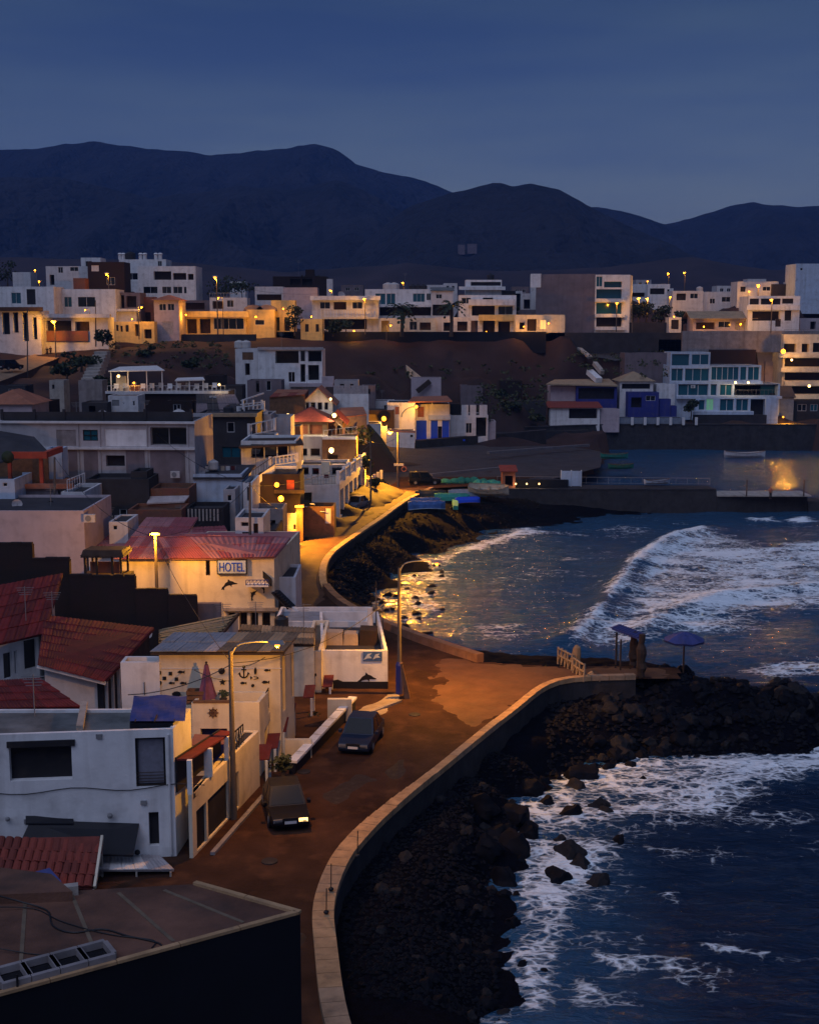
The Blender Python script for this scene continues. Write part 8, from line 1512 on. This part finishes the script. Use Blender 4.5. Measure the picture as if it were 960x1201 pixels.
def rocks():
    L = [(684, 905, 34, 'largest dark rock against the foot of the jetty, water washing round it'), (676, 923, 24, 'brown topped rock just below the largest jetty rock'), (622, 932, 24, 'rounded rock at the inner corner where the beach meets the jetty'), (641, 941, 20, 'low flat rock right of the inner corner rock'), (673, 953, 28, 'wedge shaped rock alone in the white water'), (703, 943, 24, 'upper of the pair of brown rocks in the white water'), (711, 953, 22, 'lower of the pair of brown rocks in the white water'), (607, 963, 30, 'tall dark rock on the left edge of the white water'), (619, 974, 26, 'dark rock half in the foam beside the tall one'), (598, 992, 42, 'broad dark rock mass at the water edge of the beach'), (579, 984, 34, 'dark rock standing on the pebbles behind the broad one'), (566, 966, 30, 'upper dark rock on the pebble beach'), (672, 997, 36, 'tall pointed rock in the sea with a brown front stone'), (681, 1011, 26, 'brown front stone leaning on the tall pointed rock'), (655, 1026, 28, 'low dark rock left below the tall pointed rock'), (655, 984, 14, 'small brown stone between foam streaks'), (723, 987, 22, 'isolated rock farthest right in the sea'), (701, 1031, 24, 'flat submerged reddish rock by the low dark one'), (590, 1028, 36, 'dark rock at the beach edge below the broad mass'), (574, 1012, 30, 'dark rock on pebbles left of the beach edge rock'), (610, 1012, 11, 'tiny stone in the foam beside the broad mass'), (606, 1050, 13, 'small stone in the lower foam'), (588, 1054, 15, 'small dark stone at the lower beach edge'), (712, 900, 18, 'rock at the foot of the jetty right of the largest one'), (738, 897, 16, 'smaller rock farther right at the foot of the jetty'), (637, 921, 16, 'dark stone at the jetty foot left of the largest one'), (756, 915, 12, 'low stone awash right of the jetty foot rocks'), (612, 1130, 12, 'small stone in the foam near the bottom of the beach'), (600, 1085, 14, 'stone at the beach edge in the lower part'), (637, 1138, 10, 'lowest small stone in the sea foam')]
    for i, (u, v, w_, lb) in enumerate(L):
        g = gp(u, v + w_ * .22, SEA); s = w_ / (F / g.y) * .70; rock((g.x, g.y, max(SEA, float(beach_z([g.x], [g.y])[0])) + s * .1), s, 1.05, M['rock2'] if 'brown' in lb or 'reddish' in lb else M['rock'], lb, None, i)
    rnd = random.Random(4); k = 0; G_ = 'dark boulders heaped on the jetty and the beach'
    def put(x, y, s):
        nonlocal k
        z = float(beach_z([x], [y])[0]); k += 1
        if z < SEA - .3: return
        rock((x, y, z + s * .15), s, rnd.uniform(.7, 1.0), rnd.choice([M['rock'], M['rock'], M['rock2']]), LB, G_, k)
    LB = 'one of the many dark boulders heaped along the rubble jetty'
    for i in range(150):
        u = rnd.uniform(690, 990); f = rnd.random(); v = (797 + (u - 745) * .06 * (u > 745)) * (1 - f) + (896 - (u - 690) * .11) * f; g = gp(u, v, -.35 * (1 - f) - 2.9 * f); put(g.x, g.y, rnd.uniform(.28, .75))
    for i in range(36): u = rnd.uniform(780, 985); g = gp(u, 790 + (u - 745) * .05, -.2); put(g.x, g.y + rnd.uniform(-.5, 2.2), rnd.uniform(.3, .6))
    LB = 'one of the dark boulders lying on the near pebble beach'
    for i in range(80):
        f = rnd.random(); v = 930 + 270 * f; u0, u1 = np.interp(v, [930, 1000, 1080, 1201], [560, 460, 430, 440]), np.interp(v, [930, 985, 1040, 1110, 1201], [620, 580, 580, 578, 600]); u = u1 - (u1 - u0) * rnd.random() ** 1.6; g = gp(u, v, -2.4); put(g.x, g.y, rnd.uniform(.15, .4))
    for i in range(40): u = rnd.uniform(410, 520); v = rnd.uniform(655, 735); g = gp(u, v, SEA + .05); LB = 'one of the dark stones at the water edge of the inner bay'; s = rnd.uniform(.25, .6); k += 1; rock((g.x, g.y, SEA + .02), s, .8, M['rock'], LB, 'dark stones at the edge of the inner bay', k)
    # pebbles: beyond counting
    mb = MB(); rnd = random.Random(21)
    def peb(x, y, s):
        z = float(ZB_[0]); c = Vector((x, y, z)); a = rnd.uniform(0, 6.3); T = [c + Vector((math.cos(a + j * 1.571) * s * rnd.uniform(.8, 1.2), math.sin(a + j * 1.571) * s * .8, s * .12)) for j in range(4)]; top = c + Vector((rnd.uniform(-.2, .2) * s, 0, s * .75))
        for j in range(4): mb.quad(T[j], T[(j + 1) % 4], top)
    pts = []
    for i in range(5200):
        f = rnd.random(); v = 905 + 300 * f; u0, u1 = np.interp(v, [905, 1000, 1066, 1130, 1201], [560, 428, 400, 402, 412]), np.interp(v, [905, 960, 985, 1040, 1110, 1201], [640, 605, 580, 580, 575, 600]); g = gp(rnd.uniform(u0, u1), v, -2.2); pts.append((g.x, g.y, rnd.uniform(.05, .16)))
    for i in range(2600): u = rnd.uniform(640, 985); v = rnd.uniform(805, 890); g = gp(u, v, -1.8); pts.append((g.x, g.y, rnd.uniform(.1, .3)))
    for i in range(2600): f = rnd.random(); v = 585 + 130 * f; u0, u1 = np.interp(v, [585, 612, 650, 700, 715], [490, 450, 395, 392, 415]), np.interp(v, [585, 620, 640, 660, 700, 715], [640, 620, 520, 460, 420, 425]); g = gp(rnd.uniform(u0, u1), v, -1.8); pts.append((g.x, g.y, rnd.uniform(.1, .28)))
    zz = beach_z(np.array([p[0] for p in pts]), np.array([p[1] for p in pts]))
    for (x, y, s), z in zip(pts, zz):
        if z < SEA - .1: continue
        ZB_ = [z]; peb(x, y, s)
    mb.build('pebbles', M['rock'], None, kind='stuff')
rocks()
# ================================================================ VEHICLES
def car(p, rz, label, m, L=4.4, Wd=1.78, Hh=1.55, suv=False, lights=False):
    p = Vector(p); r = thing('parked_car', label, 'car', (0, 0, 0), 'cars along the road'); hw = Wd / 2; hb_ = .95 if suv else .82; Hh = 1.75 if suv else 1.48
    X = [-L / 2, -L / 2 + .12, -L * .30, -L * .12, L * .16 if not suv else L * .2, L / 2 - .5, L / 2 - .1, L / 2]
    def ring(x, w_, z0, z1): return [Vector((x, -w_ * .92, z0)), Vector((x, -w_, (z0 + z1) / 2)), Vector((x, -w_ * .95, z1)), Vector((x, w_ * .95, z1)), Vector((x, w_, (z0 + z1) / 2)), Vector((x, w_ * .92, z0))]
    prof = [(hw * .86, .38, hb_ * .85), (hw * .95, .25, hb_ * .97), (hw, .22, hb_), (hw, .22, hb_ + .02), (hw, .22, hb_), (hw * .98, .22, hb_ * .88), (hw * .92, .25, hb_ * .80), (hw * .80, .38, hb_ * .66)]
    mb = MB(); rows = [ring(x, *q) for x, q in zip(X, prof)]
    for i in range(len(X) - 1):
        for j in range(6): mb.quad(rows[i][j], rows[i + 1][j], rows[i + 1][(j + 1) % 6], rows[i][(j + 1) % 6])
    mb.quad(*rows[0]); mb.quad(*rows[-1]); ORG[r.name] = Vector((0, 0, 0)); body = mb.build('body', m, r)
    xr0, xr1 = (-L * .47, L * .08) if suv else (-L * .22, L * .05); xb0, xb1 = (-L * .485, L * .24) if suv else (-L * .40, L * .22); zt = Hh; q0 = [(xb0, -hw * .93, hb_ - .02), (xb1, -hw * .93, hb_ - .02), (xb1, hw * .93, hb_ - .02), (xb0, hw * .93, hb_ - .02)]; q1 = [(xr0, -hw * .74, zt), (xr1, -hw * .74, zt), (xr1, hw * .74, zt), (xr0, hw * .74, zt)]
    MB().hexa(q0, q1).build('cabin', m, r)
    def pane(a, b, c, d, nm):
        a, b, c, d = map(Vector, (a, b, c, d)); n = (b - a).cross(d - a).normalized(); cc = (a + b + c + d) / 4; n = n if n.dot(cc - Vector((0, 0, 1.0))) > 0 else -n
        k = lambda q: cc + (q - cc) * .88 + n * .012; Q = [k(q) for q in (a, b, c, d)]; MB().hexa(Q, [q - n * .02 for q in Q]).build(nm, M['carglass'], r)
    pane(q0[1], q0[2], q1[2], q1[1], 'windscreen'); pane(q0[0], q0[3], q1[3], q1[0], 'rear_window')
    for a, b in ((0, 1), (3, 2)):
        a0, b0, a1, b1 = Vector(q0[a]), Vector(q0[b]), Vector(q1[a]), Vector(q1[b]); pane(a0.lerp(b0, .04), a0.lerp(b0, .49), a1.lerp(b1, .47), a1.lerp(b1, .06), 'side_window'); pane(a0.lerp(b0, .51), a0.lerp(b0, .95), a1.lerp(b1, .96), a1.lerp(b1, .5), 'side_window')
    for x in (-L * .30, L * .30):
        for s in (-1, 1):
            c = Vector((x, s * (hw - .1), .33)); w_ = MB().tube([c - Vector((0, .1, 0)), c + Vector((0, .1, 0))], .33, 14).build('wheel', M['black'], r); ORG[w_.name] = Vector((0, 0, 0)); MB().tube([c + Vector((0, s * .09, 0)), c + Vector((0, s * .115, 0))], .19, 10).build('rim', M['metal'], w_)
    for s in (-1, 1):
        y = s * hw * .62; MB().box(L / 2 - .10, L / 2 - .0, y - .2, y + .2, hb_ * .58, hb_ * .76).build('headlight', M['carlight'] if not lights or s < 0 else M['bulbw'], r); MB().box(-L / 2 + .0, -L / 2 + .08, y - .14, y + .14, hb_ * .6, hb_ * .86).build('taillight', M['maroon'], r); MB().box(L * .14, L * .2, s * hw * 1.0 - (0 if s > 0 else .16), s * hw * 1.0 + (.16 if s > 0 else 0), hb_, hb_ + .14).build('mirror', m, r)
    MB().box(L / 2 - .02, L / 2 + .03, -.26, .26, .42, .54).build('number_plate', M['white2'], r); MB().box(-L / 2 - .02, -L / 2 + .05, -.26, .26, .5, .62).build('number_plate', M['white2'], r); MB().box(L / 2 - .06, L / 2 + .025, -hw * .4, hw * .4, .56, .68).build('grille', M['black'], r)
    r.location = p; r.rotation_euler = (0, 0, rz); return r
def paint(nm, c): 
    m, n, l, b = newmat(nm); b.inputs['Base Color'].default_value = c + (1,); b.inputs['Specular IOR Level'].default_value = .12; b.inputs['Coat Weight'].default_value = .15
    tc = n.new('ShaderNodeTexCoord'); z = n.new('ShaderNodeTexNoise'); z.inputs['Scale'].default_value = 2.5; z.inputs['Detail'].default_value = 5; l.new(tc.outputs['Object'], z.inputs['Vector']); mr = n.new('ShaderNodeMapRange'); mr.inputs['To Min'].default_value = .3; mr.inputs['To Max'].default_value = .6; l.new(z.outputs['Fac'], mr.inputs['Value']); l.new(mr.outputs['Result'], b.inputs['Roughness']); return m
M['carlight'] = glassmat('headlight_lens', (.16, .16, .17), .1)
cn, cb, cs, cw = paint('navy_car_paint', (.012, .022, .05)), paint('black_car_paint', (.008, .008, .010)), paint('silver_blue_car_paint', (.10, .13, .18)), paint('white_car_paint', (.5, .5, .5))
car(gp(424, 872, 0), R(-100), 'dark blue car parked beside the white topped boundary wall, facing the camera', cn, L=4.3)
car(gp(333, 962, 0) + Vector((0, .6, 0)), R(-78), 'black car at the planted corner with one headlight on', cb, L=4.2, lights=True)
car(gp(418, 596, 0), R(-112), 'silver blue car parked by the garage bays of the balustrade terrace', cs)
car(gp(441, 575, 0), R(-115), 'small dark car parked by the pale fence posts at the far bend', cb, L=3.9); car(gp(360, 622, 0), R(-125), 'dark car parked in front of the leaning boards', cn); car(gp(498, 568, 0), R(3), 'black off road car seen from the side at the end of the orange road', cb, suv=True)
car(dp(13, 436, 219) + Vector((0, 0, .35)), R(60), 'dark car at the far left of the upper road', cb, suv=True); car(dp(72, 416, 250.5) + Vector((0, 0, .3)), R(50), 'pale car parked on the upper road near the two persons', cw)
person(dp(55.5, 419, 243) + Vector((0, 0, .2)), 1.75, M['navy'], M['navy'], 'left of the two persons in dark clothes standing on the upper road'); person(dp(59.5, 418, 244) + Vector((0, 0, .2)), 1.75, M['wood'], M['navy'], 'right of the two persons in dark clothes standing on the upper road')
# small iron posts on the sea wall in the foreground
for u, v, h, lb in ((382.5, 1072, 1.0, 'nearest thin iron rod with a dark foot on the sea wall coping'), (388, 1045, 1.1, 'second thin iron rod with a dark foot on the sea wall coping'), (419, 1006, 1.15, 'farthest thin iron rod on the sea wall coping')):
    p = gp(u, v, .3); MB().tube([p, p + Vector((.02, 0, h))], .022, 6).ball(p + Vector((0, 0, .07)), .11, 8, 5, .7).build('iron_rod', M['black'], None, label=lb, cat='post')
# extra: small kerb post where the pole foot is painted dark
c = gp(469, 818, 0)
MB().hexa([(c.x + .25, c.y - .3, 0), (c.x + .6, c.y - .3, 0), (c.x + .6, c.y + .4, 0), (c.x + .25, c.y + .4, 0)], [(c.x - .0, c.y - .1, 2.1), (c.x + .12, c.y - .1, 2.1), (c.x + .12, c.y + .05, 2.1), (c.x, c.y + .05, 2.1)]).build('pole_brace', M['wood_br'], None, label='brown timber brace leaning against the foot of the pole at the bend', cat='brace')
# ================================================================ ROOF CLUTTER AND STREET DETAIL
def aerial(u, v, d, h, where):
    p = dp(u, v, d); r = thing('television_aerial', 'thin television aerial ' + where, 'aerial', p); MB().tube([p - Vector((0, 0, .6)), p + Vector((0, 0, h))], .025, 5).build('mast', M['metal'], r)
    for k in range(4): z = h - .1 - .13 * k; w_ = .5 - .06 * k; MB().bar(p + Vector((-w_, 0, z)), p + Vector((w_, .1, z)), .025).build('element', M['metal'], r)
for a in [(262, 742, 74.5, 1.8, 'behind the bamboo roof'), (300, 735, 77.5, 1.6, 'on the brown sheet roof'), (356, 735, 79, 1.5, 'at the right end of the brown sheet roof'), (62, 727, 73, 1.7, 'at the ridge of the large red roof'), (30, 716, 71, 1.4, 'behind the red roof at the left edge'), (128, 622, 106, 2.0, 'on the pink roof beside the hotel lamp'), (212, 616, 111, 1.8, 'on the bright pink roof behind the hotel'), (60, 600, 100, 2.2, 'on the blank pale pink wall'), (170, 493, 122, 2.0, 'on the roof of the concrete building'), (90, 493, 123, 1.8, 'at the left part of the concrete building roof'), (250, 484, 146, 2.2, 'on the tall dark house'), (300, 545, 124, 1.6, 'beside the pale blue house'), (360, 456, 188, 2.0, 'on the brown timber house'), (440, 470, 230, 2.4, 'on the white wall block by the porch'), (448, 470, 231, 2.0, 'right of the one on the white wall block'), (330, 408, 198, 2.4, 'on the white slope house'), (475, 336, 290, 3.0, 'on the blue glazed house'), (350, 322, 315, 3.4, 'on the unfinished brick building'), (850, 410, 269, 2.4, 'above the glass house'), (960, 392, 272, 2.6, 'on the apartment block'), (40, 826, 52.6, 1.3, 'at the back of the grey flat roof')]: aerial(*a)
def dish(u, v, d, r_, where):
    p = dp(u, v, d); r = thing('satellite_dish', 'small satellite dish ' + where, 'satellite dish', p); MB().tube([p - Vector((0, 0, .8)), p], .04, 5).build('stand', M['metal'], r)
    mb = MB(); n = 10; ax = Vector((.3, -.8, .5)).normalized(); s = ax.cross(Vector((0, 0, 1))).normalized(); t_ = s.cross(ax); f = lambda j, k: p + (s * math.cos(j * .628) + t_ * math.sin(j * .628)) * r_ * k + ax * .3 * r_ * k * k
    for j in range(n): mb.quad(f(j, .5), f(j + 1, .5), f(j + 1, 1), f(j, 1)); mb.quad(p, f(j, .5), f(j + 1, .5))
    mb.build('reflector', M['tin'], r); MB().bar(p, p + ax * r_ * .9, .03).build('feed_arm', M['metal'], r)
for a in [(205, 610, 111, .4, 'on the bright pink roof'), (20, 592, 100, .42, 'above the blank pale pink wall'), (120, 486, 121, .45, 'on the concrete building'), (236, 553, 119, .4, 'on the dark slab of the pale blue house'), (310, 484, 150, .45, 'on the grey terrace house'), (400, 346, 278, .8, 'on the flat roof left of the palm'), (172, 744, 73, .32, 'at the left end of the bamboo roof'), (335, 752, 65.5, .3, 'on the nautical house roof')]: dish(*a)
def acbox(u, v, d, where):
    p = dp(u, v, d); r = thing('air_conditioner', 'pale air conditioner box ' + where, 'air conditioner', p); MB().box(p.x - .42, p.x + .42, p.y - .32, p.y, p.z, p.z + .6).build('casing', M['tankw'], r)
    c = p + Vector((-.08, -.33, .3)); MB().tube([c, c - Vector((0, .02, 0))], .23, 12).build('fan_grille', M['metal'], r)
for a in [(106, 612, 95.9, 'at the right end of the blank pink wall'), (237, 540, 139.8, 'on the tall dark house'), (356, 786, 74.1, 'on the narrow house by the dolphins'), (250, 470, 155.8, 'on the brick red room'), (206, 560, 116.8, 'on the lower storey of the concrete building'), (812, 455, 256.3, 'on the glass house')]: acbox(*a)
for (u, v, d, r_, h, m, lb) in [(52, 497, 121, .6, 1.0, 'tankb', 'black water tank on the left part of the concrete building roof'), (210, 490, 122, .6, 1.0, 'tankw', 'pale water tank at the right end of the concrete building roof'), (268, 484, 146, .6, 1.0, 'tankb', 'black water tank on the tall dark house'), (250, 548, 120, .5, .9, 'tankw', 'pale water tank on the dark slab of the pale blue house'), (60, 598, 102, .5, .9, 'tankb', 'black water tank behind the blank pink wall'), (330, 733, 78.5, .45, .8, 'tankb', 'black water tank behind the brown sheet roof'), (575, 327, 290, .8, 1.3, 'tankb', 'black water tank on the modern white house'), (820, 341, 308, .8, 1.2, 'tankw', 'pale tank on the back row house with square windows')]: water_tank(dp(u, v, d) - Vector((0, 0, .2)), r_, h, M[m], lb)
# washing lines
def washing(a, b, n, lb, seed):
    a, b = Vector(a), Vector(b); r = thing('washing_line', lb, 'washing line', a); rnd = random.Random(seed)
    for p in (a, b): MB().tube([p - Vector((0, 0, 1.7)), p], .03, 5).build('post', M['metal'], r)
    MB().tube([a, a.lerp(b, .5) - Vector((0, 0, .08)), b], .01, 4).build('line', M['black'], r)
    for i in range(n): p = a.lerp(b, (i + .5) / n) - Vector((0, 0, .05)); w_ = (b - a).length / n * .38; h = rnd.uniform(.4, .9); t_ = (b - a).normalized(); MB().hexa([p - t_ * w_ - Vector((0, .02, h)), p + t_ * w_ - Vector((0, .02, h)), p + t_ * w_ + Vector((0, .02, -h)), p - t_ * w_ + Vector((0, .02, -h))], [p - t_ * w_ - Vector((0, .01, 0)), p + t_ * w_ - Vector((0, .01, 0)), p + t_ * w_ + Vector((0, .01, 0)), p - t_ * w_ + Vector((0, .01, 0))]).build('cloth', rnd.choice([M['canvas'], M['tarp_be'], M['bluesheet'], M['maroon'], M['white2']]), r)
washing(dp(108, 605, 104), dp(146, 603, 105), 6, 'washing line behind the pink roof at the left', 1); washing(dp(240, 546, 120), dp(276, 546, 121), 6, 'washing line on the dark slab of the pale blue house', 2); washing(dp(352, 556, 148), dp(386, 556, 149), 5, 'washing line on the balustrade terrace', 3); washing(dp(30, 500, 123), dp(62, 500, 123), 5, 'washing line on the concrete building roof', 4)
# more cables over the old town
for a, b, s, lb in [(dp(64, 536, 106), dp(182, 630, 83.5), 1.2, 'overhead cable from the thin pole to the hotel lamp'), (dp(270, 778, 54.5), dp(468, 692, 74), 1.0, 'overhead cable between the two tall lamp posts'), (dp(434.5, 518, 152), dp(466.5, 512, 170.5), .5, 'overhead cable from the bend pole to the harbour lamp'), (dp(293, 567, 100), dp(170, 495, 120), 1.0, 'overhead cable from the wooden pole to the concrete building'), (dp(293, 568, 100), dp(336, 600, 127), .5, 'overhead cable from the wooden pole to the shack'), (dp(32, 363, 222), dp(63, 380, 240), .4, 'overhead cable along the upper road'), (dp(254, 330, 262), dp(388, 343, 280), 1.2, 'overhead cable between plateau lamps left of the palm'), (dp(434.5, 519, 152), dp(392, 492, 168), .5, 'overhead cable from the bend pole to the timber house'), (dp(270, 780, 54.5), dp(150, 815, 53), .3, 'overhead cable from the nearest lamp to the tarpaulin shed'), (dp(270, 781, 54.5), dp(312, 770, 62.5), .2, 'overhead cable from the nearest lamp to the nautical roof')]: cable(a, b, s, lb, .02)
# small jumble of huts and yards filling the slope
GH = 'small huts and yard walls of the old town'
for u0, u1, vt, vb, d, m, wins, lb in [(322, 340, 528, 550, 143, 'conc_dk', [(326, 532, 334, 540, 'o')], 'dark shed wall beside the white balcony stair'), (342, 352, 500, 520, 158, 'wood_br', [], 'brown timber shed below the brown roofed wing'), (262, 284, 452, 475, 182, 'conc_dk', [(268, 456, 276, 464)], 'dark yard hut left of the unfinished grey block'), (240, 262, 440, 462, 190, 'brick_dk', [], 'dark brick yard wall behind the restaurant terrace'), (392, 420, 446, 466, 214, 'grey_white', [(398, 450, 404, 456), (410, 450, 415, 456)], 'grey hut with two windows above the tin fence'), (424, 440, 452, 470, 226, 'brickp', [(428, 456, 434, 463, 'o')], 'purplish hut above the porch lamp'), (96, 126, 472, 492, 150, 'conc_dk', [(104, 476, 112, 484, 'o')], 'dark hut left of the white utility room'), (40, 60, 470, 492, 158, 'brick_dk', [(46, 474, 52, 482)], 'dark brick hut under the narrow pale hut'), (0, 30, 452, 474, 182, 'conc_dk', [(10, 456, 16, 462), (21, 456, 26, 462)], 'dark hut under the upper road at the left edge'), (196, 226, 470, 488, 158, 'brick_dk', [(203, 474, 212, 482)], 'low brick hut below the maroon wall'), (262, 276, 574, 600, 114, 'grey_white', [(266, 580, 272, 588)], 'small grey front under the pale blue house'), (408, 426, 552, 574, 168, 'white2', [(412, 556, 418, 564, 'o')], 'small white hut behind the balustrade terrace'), (420, 434, 534, 560, 182, 'conc_dk', [(424, 540, 430, 548)], 'dark hut by the thin bend pole'), (540, 566, 452, 470, 250, 'brickp', [], 'rough low wall on the bare slope right of the stair block'), (596, 640, 470, 486, 252, 'conc_dk', [], 'dark ruin wall on the slope by the red roofed house'), (586, 612, 446, 460, 262, 'brick_dk', [], 'dark brick plot wall high on the bare slope'), (735, 765, 424, 436, 272, 'conc_dk', [], 'dark plot wall below the white cabin'), (128, 150, 612, 636, 100, 'white2', [(132, 616, 138, 622)], 'small white roof room behind the pink sheet roof')]:
    hb(lb, u0, u1, vt, vb, d, M[m], wins, depth=4, par=.12, name='hut', cat='hut', group=GH, down=2.5)
# kerb stones and manholes
def kerb(a, b, lb):
    a, b = Vector(a), Vector(b); r = thing('kerb', lb, 'kerb', a); n = max(2, int((b - a).length / 1.0)); rnd = random.Random(n)
    for i in range(n): MB().bar(a.lerp(b, i / n) + Vector((0, 0, .05)), a.lerp(b, (i + .97) / n) + Vector((0, 0, .05 + rnd.uniform(0, .02))), .2, .16).build('kerb_stone', M['conc'], r)
kerb((-8.2, 50.6, 0), (-6.6, 58.2, 0), 'kerb in front of the carport bays'); kerb(gp(420, 843, 0), gp(470, 823, 0), 'kerb at the pale pavement by the dolphin house'); kerb(gp(318, 668, 0), gp(352, 640, 0), 'kerb beside the road above the hotel')
for u, v, lb in ((356, 905, 'round manhole cover beside the parked dark blue car'), (486, 838, 'round manhole cover in the road at the bend'), (316, 1010, 'round manhole cover near the nearest lamp post')):
    c = gp(u, v, .03); r = thing('manhole_cover', lb, 'manhole cover', c); MB().tube([c - Vector((0, 0, .03)), c + Vector((0, 0, .012))], .34, 16).build('cover', M['shut'], r)
m_dkp = mat('dark_road_repair', (.030, .019, .015), var=.4, scale=1.5, bump=.4, dirtamt=.3)
for px in ([(372, 930), (420, 905), (440, 915), (390, 955)], [(330, 1100), (356, 1085), (362, 1100), (338, 1120)], [(455, 905), (470, 885), (478, 892), (462, 912)], [(358, 690), (380, 660), (384, 664), (366, 692)]): blob_sheet('road_patch', px, m_dkp, .045, .25, .02)
# ================================================================ dusk air between here and the hills
def haze():
    mb = MB().box(-4500, 4500, -60, 3700, -9, 420); m = bpy.data.materials.new('dusk_haze'); m.use_nodes = True; n = m.node_tree.nodes; n.clear()
    out = n.new('ShaderNodeOutputMaterial'); v = n.new('ShaderNodeVolumePrincipled'); v.inputs['Color'].default_value = (.12, .34, 1, 1); v.inputs['Density'].default_value = .00014; v.inputs['Anisotropy'].default_value = 0
    m.node_tree.links.new(v.outputs['Volume'], out.inputs['Volume']); mb.build('haze', m, None, kind='stuff')
haze()
